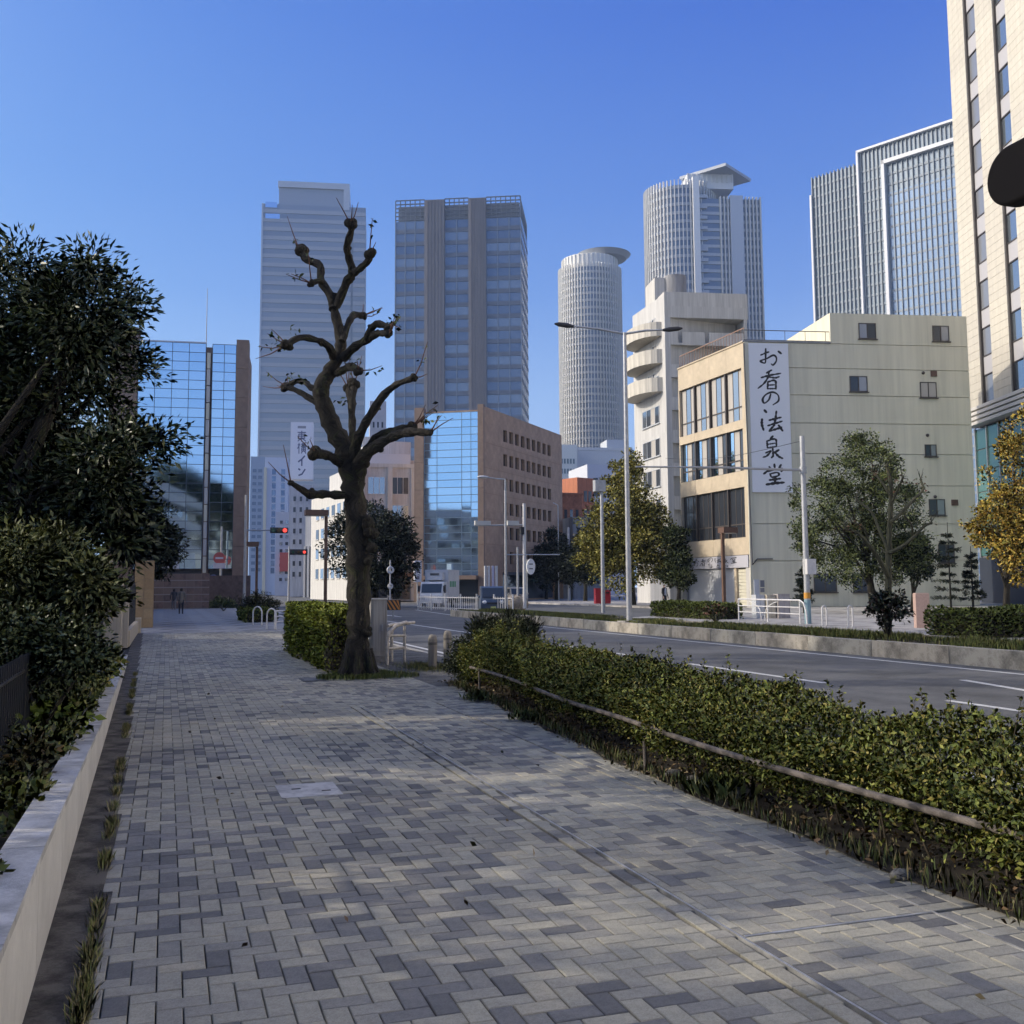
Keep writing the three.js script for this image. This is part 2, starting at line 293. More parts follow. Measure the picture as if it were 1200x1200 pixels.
// ---- road markings
{
  const mk = new MB(), y = ROAD_Y + .005;
  const line = (a, b, w) => { const d = b.clone().sub(a).setY(0).normalize(), n = V(-d.z, 0, d.x).multiplyScalar(w / 2); a = a.clone().setY(y); b = b.clone().setY(y); mk.quad(a.clone().sub(n), a.clone().add(n), b.clone().add(n), b.clone().sub(n)); };
  const parts = [];
  const flip = (f) => { const m = new MB(); const keep = [mk.p, mk.n, mk.u, mk.i]; mk.p = m.p; mk.n = m.n; mk.u = m.u; mk.i = m.i; f(); const r = new MB(); Object.assign(r, { p: mk.p, n: mk.n.map((v, i) => i % 3 === 1 ? 1 : 0), u: mk.u, i: mk.i }); [mk.p, mk.n, mk.u, mk.i] = keep; parts.push(r); };
  flip(() => line(V(6.95, 0, 12), V(6.95, 0, -80), .15));
  flip(() => line(V(15.5, 0, 10), V(15.55, 0, -46), .15)); flip(() => line(V(15.55, 0, -46), V(18.3, 0, -78), .15));
  flip(() => line(ground(1128, 797, ROAD_Y), ground(1230, 814, ROAD_Y), .16));
  flip(() => line(V(10.95, 0, -34), V(10.9, 0, -54), .15));
  for (let z = 4; z > -33; z -= 8) flip(() => line(V(11.04, 0, z - 18.0 + 14.4), V(11.04, 0, z - 18.0 + 9.4), .15));
  // lane arrows
  const arrow = (x, z, L) => flip(() => { line(V(x, 0, z), V(x, 0, z - L * .62), .16); const t = V(x, y, z - L), a = V(x - .42, y, z - L * .55), b = V(x + .42, y, z - L * .55); mk.tri(a, b, t); });
  arrow(13.3, -36.5, 5); arrow(13.2, -60, 5); arrow(9.0, -47, 5);
  for (let i = 0; i < 7; i++) flip(() => line(V(7.6 + i * 1.15, 0, -73), V(7.6 + i * 1.15, 0, -77), .45));
  const grp = new THREE.Group(); grp.name = 'road_markings'; grp.userData = { kind: 'structure' }; scene.add(grp);
  for (const q of parts) q.build('painted_line', M([.66, .66, .64], .75, { n: ['fine', .45, [.8, .8]] }), grp);
}
// ---- median planter: low concrete kerb blocks round soil and grass
{
  const root = thing('median_planter', 'low concrete kerb planter of grass between the two carriageways', 'planter', V(16.2, ROAD_Y, -40));
  const r = rng(44), mats = [M([.46, .42, .35], .9, { n: ['coarse', .5, [1.7, 1.7]], b: ['fine', .004, [.6, .6]] }), M([.40, .38, .33], .9, { n: ['coarse', .55, [2.1, 2.1]], b: ['fine', .004, [.6, .6]] })];
  for (let z = -8, i = 0; z > -60; z -= 2.6, i++) { const m = new MB(); const w = .01 * (r() - .5), q = .012 * (r() - .5); m.box(16.2 + w, 16.42, ROAD_Y, .26 + q, z - 2.58, z); m.build('kerb_block', mats[i % 2], root); const b = new MB(); b.box(19.1, 19.3, ROAD_Y, .26 - q, z - 2.58, z); b.build('kerb_block', mats[(i + 1) % 2], root); }
  const e = new MB(); e.box(16.2, 19.3, ROAD_Y, .26, -8, -7.8); e.build('kerb_block', mats[0], root);
  const s = new MB(); s.box(16.42, 19.1, ROAD_Y, .215, -60, -8); s.build('soil', MAT.soil, root);
}
// ---- far pavement and forecourts on the other side of the road
{
  const fp = new MB(); fp.prism([[21.85, 10], [21.85, -48], [26, -51.5], [36, -57], [36, -240], [300, -240], [300, 10]], -.34, 0);
  structure(fp.build('far_pavement', M([.42, .40, .375], .9, { n: ['coarse', .45, [3.5, 3.5]], b: ['fine', .004, [.6, .6]] })));
  const fk = new MB(); for (let z = 8; z > -48; z -= 1.2) fk.box(21.7, 21.85, -.3, .015, z - 1.18, z); structure(fk.build('far_kerb', MAT.kerb));
}
// ================================================================ buildings
const GL = {
  blue: M([.58, .76, .90], .04, { metal: 1 }), blueB: M([.54, .73, .88], .05, { metal: 1 }), blueC: M([.62, .79, .92], .06, { metal: 1 }),
  dark: M([.05, .06, .075], .06, {}), darkB: M([.035, .04, .05], .1), curtain: M([.42, .39, .35], .55), tower: M([.16, .21, .28], .3, { metal: .35 }),
  green: M([.10, .24, .21], .12, { metal: .35 }), pale: M([.36, .42, .47], .12, { metal: .8 }), grey: M([.30, .31, .33], .22, { metal: .4 }),
};
const WM = {
  brown: M([.30, .215, .165], .8, { n: ['coarse', .12, [3, 3]], b: ['fine', .003, [1, 1]] }),
  tan: M([.56, .37, .235], .8, { n: ['coarse', .14, [4, 4]], b: ['fine', .003, [1, 1]] }),
  white: M([.58, .57, .55], .75, { n: ['streak', .16, [5, 8]] }),
  offwhite: M([.60, .58, .54], .8, { n: ['streak', .18, [4, 7]] }),
  pale: M([.52, .54, .57], .7, { n: ['coarse', .12, [6, 6]] }),
  cream: M([.74, .70, .55], .85, { n: ['streak', .1, [11, 16]], b: ['fine', .004, [.9, .9]] }),
  creamFront: M([.60, .50, .36], .85, { n: ['coarse', .1, [3.6, 3.6]], b: ['fine', .003, [.9, .9]] }),
  grey: M([.33, .33, .33], .85, { n: ['streak', .2, [4, 6]] }),
  darkGrey: M([.10, .10, .105], .8), frame: M([.06, .05, .045], .5), alu: M([.55, .56, .57], .4, { metal: .4 }), mullion: M([.09, .12, .15], .4, { metal: .5 }),
  tile: M([.46, .32, .17], .8, { n: ['fine', .2, [.6, .6]] }), brickRed: M([.40, .17, .10], .85, { n: ['coarse', .25, [2, 2]] }),
};
const towerRnd = rng(5);
// a recessed window with frame, two sashes and sill on wall F
function windowOn(F, root, s0, s1, t0, t1, glass, o = {}) {
  const fr = new MB(), f = o.f ?? .06, dep = o.d ?? .03; fr.wbox(F, s0, s1, t0, t0 + f, .0, dep + .03).wbox(F, s0, s1, t1 - f, t1, .0, dep + .02).wbox(F, s0, s0 + f, t0 + f, t1 - f, .0, dep + .02).wbox(F, s1 - f, s1, t0 + f, t1 - f, .0, dep + .02);
  const n = o.n ?? 2; for (let i = 1; i < n; i++) { const s = lerp(s0, s1, i / n); fr.wbox(F, s - f / 2, s + f / 2, t0 + f, t1 - f, .0, dep + .015); }
  const w = fr.build('window', o.frame || WM.frame, root);
  for (let i = 0; i < n; i++) { const p = new MB(); p.wbox(F, lerp(s0, s1, i / n) + f * .6, lerp(s0, s1, (i + 1) / n) - f * .6, t0 + f, t1 - f, .002, dep * .5 + .006 + (i % 2) * .008); p.build('pane', Array.isArray(glass) ? glass[i % glass.length] : glass, w); }
  if (o.sill) { const q = new MB(); q.wbox(F, s0 - .08, s1 + .08, t0 - .08, t0 - .005, .0, dep + .12); q.build('sill', o.sillMat || WM.alu, w); }
  return w;
}
function rail(root, name, F, s0, s1, t0, h, d, step, mat) {
  const m = new MB(); m.wbox(F, s0, s1, t0 + h - .05, t0 + h, d - .03, d + .03).wbox(F, s0, s1, t0 + .06, t0 + .1, d - .02, d + .02);
  for (let s = s0; s <= s1 + .01; s += step) m.wbox(F, s - .015, s + .015, t0, t0 + h - .05, d - .015, d + .015);
  return m.build(name, mat, root);
}

// ---- mirrored glass office at the end of the footpath
{
  const o = atDist(154, 712, 97).setY(0), F = new Wall(o, 97);
  const root = thing('glass_office', 'office block of blue mirror glass between brown stone piers at the footpath end', 'office building', o);
  const S = (x, y = 500) => F.px(x, y)[0], T = (y, x = 200) => F.px(x, y)[1];
  const top = T(401), s1 = S(239.5), s2 = S(247), s3 = S(275.5), s4 = S(290.5), sL = S(128);
  const body = new MB(); body.wbox(F, sL + .1, s4 - .1, 0, top - .4, -7, -.6); body.build('wall', WM.brown, root);
  const r = rng(61), gm = [GL.blue, GL.blueB, GL.blueC];
  const panes = (a, b, cols, t0, t1, d) => {
    const rows = Math.round((t1 - t0) / .86), h = (t1 - t0) / rows;
    for (let i = 0; i < rows; i++) for (let j = 0; j < cols; j++) {
      const m = new MB(), u0 = lerp(a, b, j / cols) + .02, u1 = lerp(a, b, (j + 1) / cols) - .02, v0 = t0 + i * h + .018, v1 = t0 + (i + 1) * h - .018, q = () => (r() - .5) * .006;
      const e = [d + q(), d + q(), d + q()]; const P = [F.P(u0, v0, e[0]), F.P(u1, v0, e[1]), F.P(u1, v1, e[2]), F.P(u0, v1, e[0] + e[2] - e[1])];
      m.quad(...P); m.build('pane', gm[Math.floor(r() * 3)], root);
    }
    const mu = new MB(); for (let i = 0; i <= rows; i++) mu.wbox(F, a, b, t0 + i * h - .025, t0 + i * h + .025, d - .12, d + .012); for (let j = 0; j <= cols; j++) { const s = lerp(a, b, j / cols); mu.wbox(F, s - .025, s + .025, t0, t1, d - .12, d + .016); }
    mu.build('mullion_grid', WM.mullion, root);
  };
  panes(0, s1, 4, 3.4, top, 0); panes(s2 + .05, s3, 2, 3.4, T(404.5, 262), .25);
  const st = new MB(); st.wbox(F, s1 + .03, s2 + .03, .2, top - .3, -.7, -.15); st.build('recess', WM.brown, root);
  for (let t = 3, i = 0; t < top - 1.6; t += 1.55, i++) { const m = new MB(); m.wbox(F, s1 + .12, s1 + .42, t + .04, t + 1.5, -.3, .05 + (i % 3) * .03); m.build('stone_panel', i % 3 ? WM.offwhite : WM.cream, root); }
  for (const [a, b, y] of [[s3 + .03, s4, 399.5], [sL, -.03, 390]]) for (let t = 0, n = 9, H = T(y, 280); n > 0; n--) { const m = new MB(); const h = H / 9; m.wbox(F, a, b, t + .012, t + h - .012, -1.2, .55); t += h; m.build('pier_panel', WM.brown, root); }
  const cp = new MB(); cp.wbox(F, 0, s1, top, top + .12, -.4, .1); cp.build('coping', WM.alu, root);
  const an = new MB(); const ap = F.P(S(237), top, -2), at = atDist(237, 340, 99); an.tube([ap, V(ap.x, at.y, ap.z)], [.05, .025], 5); an.build('antenna', MAT.galv, root);
  const gf = new MB(); gf.wbox(F, .2, s3, .2, 3.3, -.55, -.45); gf.build('ground_floor_glazing', GL.dark, root);
  // low stone-coursed wall in front of it
  const wo = atDist(173, 711.5, 89).setY(0), WF = new Wall(wo, 92), wall = thing('stone_course_wall', 'low brown wall of stone courses with pale joints below the mirror glass office', 'wall', wo);
  const wS = (x) => WF.px(x, 700)[0], wT = (y) => WF.px(210, y)[1], w1 = wS(245), hh = wT(672);
  const core = new MB(); core.wbox(WF, 0, w1, 0, hh - .02, -.5, -.03); core.build('joint_backing', M([.42, .36, .31], .9), wall);
  const br = rng(62); for (let i = 0; i < 5; i++) for (let j = 0; j < 8; j++) { const m = new MB(); m.wbox(WF, w1 * j / 8 + .006, w1 * (j + 1) / 8 - .006, hh * i / 5 + .05, hh * (i + 1) / 5 - .03, -.05, (br() - .5) * .02); m.build('stone', [WM.brown, M([.28, .19, .15], .85, { n: ['coarse', .3, [1.4, 1.4]] }), M([.22, .155, .125], .85, { n: ['coarse', .3, [1.2, 1.2]] })][Math.floor(br() * 3)], wall); }
  const side = new MB(); side.wbox(WF, w1, w1 + 3.4, 0, hh - .15, -3, -2.4); side.build('return_wall', M([.17, .12, .10], .85, { n: ['coarse', .3, [1.4, 1.4]] }), wall);
}

// ---- brown office with a mirror glass bay, beyond the junction
{
  const o = atDist(565, 705, 117).setY(0), FG = new Wall(o, 121), FR = new Wall(o, 42);
  const root = thing('brown_office', 'brown stone office block with a mirror glass bay and rows of small windows', 'office building', o);
  const T = (F, x, y, d = 0) => F.px(x, y, d)[1], S = (F, x, d = 0) => F.px(x, 560, d)[0];
  const top = T(FR, 566, 477), sA = S(FG, 487), sB = S(FG, 498), sC = S(FG, 561), W = S(FR, 656);
  const body = new MB(); const pts = [FG.P(sA, 0, -.5), FG.P(0, 0, -.5), FR.P(.5, 0, 0), FR.P(W, 0, 0), FR.P(W, 0, -14), FG.P(sA, 0, -14)].map((p) => [p.x, p.z]);
  body.prism([[FG.P(sA, 0, -.4).x, FG.P(sA, 0, -.4).z], [FG.P(-.05, 0, -.4).x, FG.P(-.05, 0, -.4).z], [FR.P(W, 0, -.05).x, FR.P(W, 0, -.05).z], [FR.P(W, 0, -14).x, FR.P(W, 0, -14).z]], 0, top - .3); body.build('wall_core', WM.tan, root);
  // right-hand face: stone panels left standing round real window openings
  const cols = 9, rows = 6, c0 = S(FR, 587), c9 = S(FR, 645), cw = (c9 - c0) / 9, ww = cw * .62, r0 = T(FR, 588, 518), r1 = T(FR, 588, 504), pitch = (r1 - T(FR, 588, 646.5)) / 5 , wh = r1 - r0;
  const face = new MB(), dep = .34;
  const band = (t0, t1) => face.wbox(FR, 0, W, t0, t1, -.04, dep);
  let prev = top; for (let k = 0; k < rows; k++) { const t1 = r1 - k * pitch, t0 = t1 - wh; band(t1, prev); let s = 0; for (let j = 0; j < cols; j++) { const a = c0 + j * cw; face.wbox(FR, s, a, t0, t1, -.04, dep); s = a + ww; } face.wbox(FR, s, W, t0, t1, -.04, dep); prev = t0; }
  band(3.4, prev); face.wbox(FR, 0, 5, 0, 3.4, -.04, dep); face.wbox(FR, W - 3, W, 0, 3.4, -.04, dep);
  face.build('stone_face', WM.tan, root);
  for (let k = 0; k < rows; k++) for (let j = 0; j < cols; j++) { const a = c0 + j * cw, t1 = r1 - k * pitch; const m = new MB(); m.wbox(FR, a, a + ww, t1 - wh, t1, -.03, .02); const w = m.build('window', GL.darkB, root); const q = new MB(); q.wbox(FR, a + ww * .46, a + ww * .54, t1 - wh, t1, .02, .06); q.build('frame', WM.frame, w); }
  const jt = new MB(); for (let k = 0; k < rows; k++) jt.wbox(FR, 0, W, r1 - k * pitch - wh - .5 * (pitch - wh) - .02, r1 - k * pitch - wh - .5 * (pitch - wh) + .02, dep, dep + .012); jt.build('string_course', M([.36, .22, .135], .85), root);
  // glass bay
  const r = rng(71), gt = T(FG, 530, 484), rowsG = 22, h = (gt - 2.6) / rowsG, gm = [GL.blueC, GL.blue, GL.blueB];
  const xs = [sB, lerp(sB, sC, .24), lerp(sB, sC, .70), lerp(sB, sC, .87), sC];
  for (let i = 0; i < rowsG; i++) for (let j = 0; j < 4; j++) { const q = () => .3 + (r() - .5) * .012, e = [q(), q(), q()]; const m = new MB(); m.quad(FG.P(xs[j] + .03, 2.6 + i * h + .03, e[0]), FG.P(xs[j + 1] - .03, 2.6 + i * h + .03, e[1]), FG.P(xs[j + 1] - .03, 2.6 + (i + 1) * h - .03, e[2]), FG.P(xs[j] + .03, 2.6 + (i + 1) * h - .03, e[0] + e[2] - e[1])); m.build('pane', gm[Math.floor(r() * 3)], root); }
  const mu = new MB(); for (let i = 0; i <= rowsG; i++) mu.wbox(FG, sB, sC, 2.6 + i * h - .035, 2.6 + i * h + .035, .1, .33); for (const s of xs) mu.wbox(FG, s - .03, s + .03, 2.6, gt, .1, .34); mu.build('mullion_grid', M([.22, .30, .36], .4, { metal: .5 }), root);
  for (const [a, b, y] of [[sA, sB - .02, 477], [sC + .02, .34, 476]]) for (let k = 0; k < 7; k++) { const H = T(FG, 530, y), m = new MB(); m.wbox(FG, a, b, H * k / 7 + .012, H * (k + 1) / 7 - .012, -.38, .5); m.build('pier_panel', WM.brown, root); }
  const ca = new MB(); ca.wbox(FG, sB + .1, sC - .1, 0, 2.5, -.36, -.1); ca.build('entrance_glazing', GL.dark, root); const cn = new MB(); cn.wbox(FG, sB, sC, 2.5, 2.95, -.3, 1.4); cn.build('canopy', WM.brown, root);
  const sh = new MB(); sh.wbox(FR, 5.2, W - 3.2, .2, 3.1, -.03, .05); sh.build('shopfront', GL.dark, root); const aw = new MB(); aw.wbox(FR, 5, W - 3, 3.05, 3.38, .02, 1.0); aw.build('shop_awning', WM.darkGrey, root);
}

// ---- cream building with the vertical shop sign
const creamCorner = ground(880, 712).setY(0);
{
  const o = creamCorner, FS = new Wall(o, 102), FF = new Wall(o, 179.5);   // FS: flank with the sign, FF: street front (s runs negative away from the corner)
  const root = thing('cream_shop_building', 'cream rendered building with a tall white vertical sign and a roller shutter', 'building', o);
  const S = (x, y = 560, d = 0) => FS.px(x, y, d)[0], T = (y, x = 900, d = 0) => FS.px(x, y, d)[1], fS = (x) => FF.px(x, 560)[0], fT = (y, x = 868) => FF.px(x, y)[1];
  const W = S(1141), D = -fS(797), topA = T(401, 880), topB = T(367, 973), sStep = S(973, 400);
  const core = new MB(); const q = (F, s, d) => { const p = F.P(s, 0, d); return [p.x, p.z]; };
  const back = q(FF, -D + .02, -(W * .96)), corner = q(FS, W - .02, -.05);
  core.prism([q(FF, -.05, -.4), corner, [corner[0] - 1.2, corner[1] - D], q(FF, -D + .02, -.4)], 0, topA - .35); core.build('wall_core', WM.cream, root);
  const up = new MB(); up.prism([q(FS, sStep, -.06), q(FS, W - .03, -.06), [corner[0] - 1.2, corner[1] - D + .2], q(FS, sStep, -D)], topA - .4, topB); up.build('roof_storey', WM.cream, root);
  // flank panels, one per storey band, with recessed joints between them
  const jy = [712, 657, 614, 569, 532, 496.5, 464, 432.5, 401]; const ts = jy.map((y) => T(y, 1000)); ts[0] = 0; ts[8] = topA;
  for (let i = 0; i < 8; i++) { const m = new MB(); m.wbox(FS, 0, W, ts[i] + .025, ts[i + 1] - .025, -.05, .06); m.build('wall_panel', WM.cream, root); }
  const p9 = new MB(); p9.wbox(FS, sStep, W, topA + .02, topB, -.06, .06); p9.build('wall_panel', WM.cream, root);
  const pil = new MB(); pil.wbox(FS, 0, S(880.5), 0, topA, .06, .12); pil.build('corner_pilaster', WM.cream, root);
  const par = new MB(); par.wbox(FS, -.1, sStep, topA + .01, topA + .14, -.35, .14); par.build('coping', WM.grey, root);
  const bent = [GL.dark, GL.curtain];
  const win = (x0, x1, y0, y1, gl, n = 2) => { const a = FS.px(x0, y1, .06), b = FS.px(x1, y0, .06); const FW = new Wall(FS.P(0, 0, .06), 102); return windowOn(FW, root, a[0], b[0], a[1], b[1], gl, { n, sill: true, sillMat: WM.frame, f: .07 }); };
  win(1006.5, 1026, 379, 397, [GL.grey, GL.dark]); win(1093, 1111.5, 382, 400, [GL.dark, GL.grey]); win(996, 1016, 441, 459, [GL.dark, GL.grey]); win(1078.5, 1097, 448, 466, [GL.curtain, GL.curtain]); win(1084, 1097, 521, 535, [GL.dark, GL.grey]); win(1089, 1107, 585, 604, [GL.dark, GL.grey]); win(1100, 1118, 638, 660, [GL.darkB, GL.dark]); win(954, 980, 672, 694, GL.darkB); win(1000, 1020, 672, 694, GL.darkB);
  for (const [x, y, w] of [[1094, 438, 3.2], [1118.5, 589, 3.4]]) { const m = new MB(), a = FS.px(x - w, y + w, .06), b = FS.px(x + w, y - w, .06); m.wbox(FS, a[0], b[0], a[1], b[1], .05, .16); m.build('vent_box', M([.10, .055, .04], .6), root); }
  for (const [x, y] of [[1082, 437], [1087, 510], [1096, 582]]) { const m = new MB(); const a = FS.px(x, y, .1); m.ball(FS.P(a[0], a[1], .1), .13, 1, 1, 1); m.build('vent_hood', WM.frame, root); }
  const dp = new MB(); dp.tube([FS.P(S(875), topA - .1, .14), FS.P(S(878), T(662), .14), FS.P(S(884), T(655), .14), FS.P(S(902), T(655), .14)], .05, 6); dp.build('drain_pipe', WM.darkGrey, root);
  // the vertical sign
  const cv = document.createElement('canvas'); cv.width = 260; cv.height = 1150; const x = cv.getContext('2d');
  x.fillStyle = '#dcdee4'; x.fillRect(0, 0, 260, 1150); x.strokeStyle = x.fillStyle = '#17161b'; x.lineCap = 'round'; x.lineJoin = 'round';
  const strokes = SIGN_STROKES(); for (const [w, ...pts] of strokes) brush(x, w * 1.25, pts);
  const stx = new THREE.CanvasTexture(cv); stx.colorSpace = THREE.SRGBColorSpace;
  const sg = new MB(); const a = FS.px(881.5, 577, .12), b = FS.px(923, 403, .12); sg.wbox(FS, a[0], b[0], a[1], b[1], .06, .2); const sb = sg.build('sign_board', M([.62, .63, .66], .6), root); sb.userData.label = 'white vertical sign board with black brush lettering';
  sb.add(facePlate(FS, a[0] + .02, b[0] - .02, a[1] + .02, b[1] - .02, .204, new THREE.MeshStandardMaterial({ map: stx, roughness: .6 }), 'lettering', sb));
  // ---- street front
  const FW = FF, fw = (m, s0, s1, t0, t1, d0, d1, name, mat) => { m.wbox(FW, s0, s1, t0, t1, d0, d1); return m.build(name, mat, root); };
  const fl = [[571, 630], [502.5, 552], [431, 492]];                // window bands by their pixel rows at the corner edge
  const tb = fl.map(([y0, y1]) => [fT(y1), fT(y0)]), E0 = -D + .15, E1 = -.45;
  const lv = [[3.9, tb[0][0]], [tb[0][1], tb[1][0]], [tb[1][1], tb[2][0]], [tb[2][1], topA]];
  for (const [t0, t1] of lv) for (let i = 0; i < 4; i++) { const m = new MB(); fw(m, lerp(-D, 0, i / 4) + .01, lerp(-D, 0, (i + 1) / 4) - .01, t0, t1, -.42, 0, 'front_panel', WM.creamFront); }
  for (const [s0, s1] of [[-D, E0], [E1, -.01]]) for (const [t0, t1] of tb) fw(new MB(), s0, s1, t0, t1, -.42, 0, 'front_pier', WM.creamFront);
  tb.forEach(([t0, t1], k) => { const n = 4; for (let i = 0; i < n; i++) { const s0 = lerp(E0, E1, i / n), s1 = lerp(E0, E1, (i + 1) / n) - (i < 3 ? .14 : 0); const W2 = new Wall(FF.P(0, 0, -.28), 179.5); windowOn(W2, root, s0, s1, t0, t1, k === 0 ? GL.darkB : k === 1 ? [GL.blueB, GL.curtain, GL.dark] : [GL.curtain, GL.pale, GL.curtain], { n: 3, f: .07, frame: WM.frame }); const t = new MB(); t.wbox(W2, s0, s1, lerp(t0, t1, .27) - .05, lerp(t0, t1, .27) + .05, .03, .07); t.build('transom', WM.frame, root); if (i < 3) fw(new MB(), s1, s1 + .14, t0, t1, -.42, -.06, 'window_pier', WM.frame); } });
  rail(root, 'roof_rail', FF, -D + .1, -.1, topA + .0, 1.15, -.15, .42, M([.30, .17, .11], .6)); rail(root, 'roof_rail', FS, .1, sStep, topA + .14, .85, -.15, 1.6, WM.frame);
  const fc = new MB(); fw(fc, -D, .02, topA, topA + .1, -.45, .08, 'coping', WM.creamFront);
  // shop sign band, shutter, side door
  fw(new MB(), -D + .1, -.12, 2.95, 3.86, -.4, .06, 'shop_fascia', M([.46, .46, .50], .7));
  const c2 = document.createElement('canvas'); c2.width = 512; c2.height = 96; const y2 = c2.getContext('2d'); y2.fillStyle = '#b3b2b8'; y2.fillRect(0, 0, 512, 96); y2.strokeStyle = y2.fillStyle = '#1b1a1e'; y2.lineCap = 'round'; const gl = SIGN_STROKES(); for (let k = 0; k < 6; k++) { const oy = k * 190 + 20; for (const [w, ...pts] of gl) { const my = pts.reduce((s, p) => s + p[1], 0) / pts.length; if (my > oy && my < oy + 190) brush(y2, w * .42, pts.map(([px, py]) => [112 + k * 60 + (px - 130) * .34, 48 + (py - oy - 90) * .42])); } }
  const t2 = new THREE.CanvasTexture(c2); t2.colorSpace = THREE.SRGBColorSpace; facePlate(FF, -D + .3, -.3, 2.98, 3.83, .065, new THREE.MeshStandardMaterial({ map: t2, roughness: .7 }), 'fascia_lettering', root);
  for (let i = 0; i < 24; i++) { const m = new MB(); fw(m, -D + .75, -2.3, .06 + i * .119, .06 + (i + 1) * .119 - .012, -.3, -.2 + (i % 2) * .012, 'shutter_slat', M([.50, .52, .56], .5, { metal: .2 })); }
  fw(new MB(), -D + .02, -D + .7, 0, 2.94, -.4, -.02, 'shop_pier', WM.grey); fw(new MB(), -2.26, -1.95, 0, 2.94, -.4, -.04, 'shop_pier', WM.creamFront); fw(new MB(), -.55, -.02, 0, 2.94, -.4, .0, 'shop_pier', WM.offwhite);
  for (let i = 0; i < 11; i++) fw(new MB(), -1.92, -.6, .1 + i * .25, .1 + i * .25 + .225, -.3, -.2, 'louvre_board', WM.cream);
}
function facePlate(F, s0, s1, t0, t1, d, mat, name, parent) {
  const o = worldOf(parent), g = new THREE.BufferGeometry(), P = [F.P(s0, t0, d), F.P(s1, t0, d), F.P(s1, t1, d), F.P(s0, t1, d)].map((p) => p.sub(o));
  g.setAttribute('position', new THREE.BufferAttribute(new Float32Array(P.flatMap((p) => [p.x, p.y, p.z])), 3)); g.setAttribute('normal', new THREE.BufferAttribute(new Float32Array(P.flatMap(() => [F.n.x, F.n.y, F.n.z])), 3)); g.setAttribute('uv', new THREE.BufferAttribute(new Float32Array([0, 0, 1, 0, 1, 1, 0, 1]), 2)); g.setIndex([0, 1, 2, 0, 2, 3]);
  const m = new THREE.Mesh(g, mat); m.name = name; m.castShadow = m.receiveShadow = true; parent.add(m); return m;
}
// a brush stroke that swells and tapers along smoothed points
function brush(x, w, pts) {
  const c = new THREE.CatmullRomCurve3(pts.map(([a, b]) => V(a, b, 0)), false, 'catmullrom', .5), n = Math.max(12, pts.length * 12);
  for (let i = 0; i <= n; i++) { const t = i / n, p = c.getPoint(t), k = w * (.55 + .45 * Math.sin(Math.PI * (.15 + .75 * t))) * (.9 + .18 * Math.sin(t * 23)); x.beginPath(); x.arc(p.x, p.y, k / 2, 0, 7); x.fill(); }
}
// the six characters of the sign, as strokes on a 260 x 1150 field
function SIGN_STROKES() {
  return [
    // o
    [11, [78, 92], [118, 72], [132, 66]], [12, [112, 42], [110, 90], [106, 150], [84, 148], [78, 136], [118, 118], [160, 92], [180, 108], [178, 140], [158, 168], [146, 160]], [13, [196, 60], [214, 78]],
    // ka (incense)
    [12, [146, 208], [124, 224], [112, 232]], [13, [78, 268], [130, 250], [206, 232]], [12, [128, 222], [122, 262], [96, 310], [54, 352]], [12, [128, 262], [168, 268], [196, 258]], [11, [120, 300], [116, 356]], [13, [120, 300], [168, 290], [172, 356]], [10, [124, 326], [164, 322]], [10, [120, 354], [168, 352]],
    // no
    [12, [136, 396], [122, 440], [92, 466], [82, 436], [106, 398], [150, 380], [184, 402], [186, 446], [150, 478]],
    // hou
    [14, [92, 520], [104, 538]], [15, [74, 590], [72, 630], [82, 676]], [14, [122, 598], [160, 586], [200, 574]], [13, [170, 528], [162, 590], [152, 630]], [13, [112, 640], [160, 622], [206, 604]], [13, [156, 632], [132, 664], [120, 682]], [14, [120, 682], [170, 664], [202, 650]], [14, [182, 636], [208, 680]],
    // sen
    [12, [142, 720], [124, 744]], [11, [102, 758], [104, 812]], [12, [104, 758], [158, 744], [164, 800]], [9, [108, 784], [158, 774]], [9, [106, 810], [160, 800]], [12, [138, 814], [140, 868], [128, 888]], [12, [92, 850], [124, 836], [100, 872], [74, 884]], [13, [178, 826], [152, 846]], [14, [150, 842], [176, 876], [202, 892]],
    // dou
    [12, [146, 936], [148, 964]], [11, [112, 956], [122, 974]], [12, [190, 940], [176, 966]], [15, [76, 1010], [110, 986], [196, 972], [190, 992]], [12, [116, 1010], [128, 1036], [172, 1022], [164, 1000], [116, 1010]], [14, [150, 1036], [146, 1078]], [15, [112, 1058], [184, 1046]], [18, [92, 1092], [150, 1082], [206, 1076]],
  ];
}
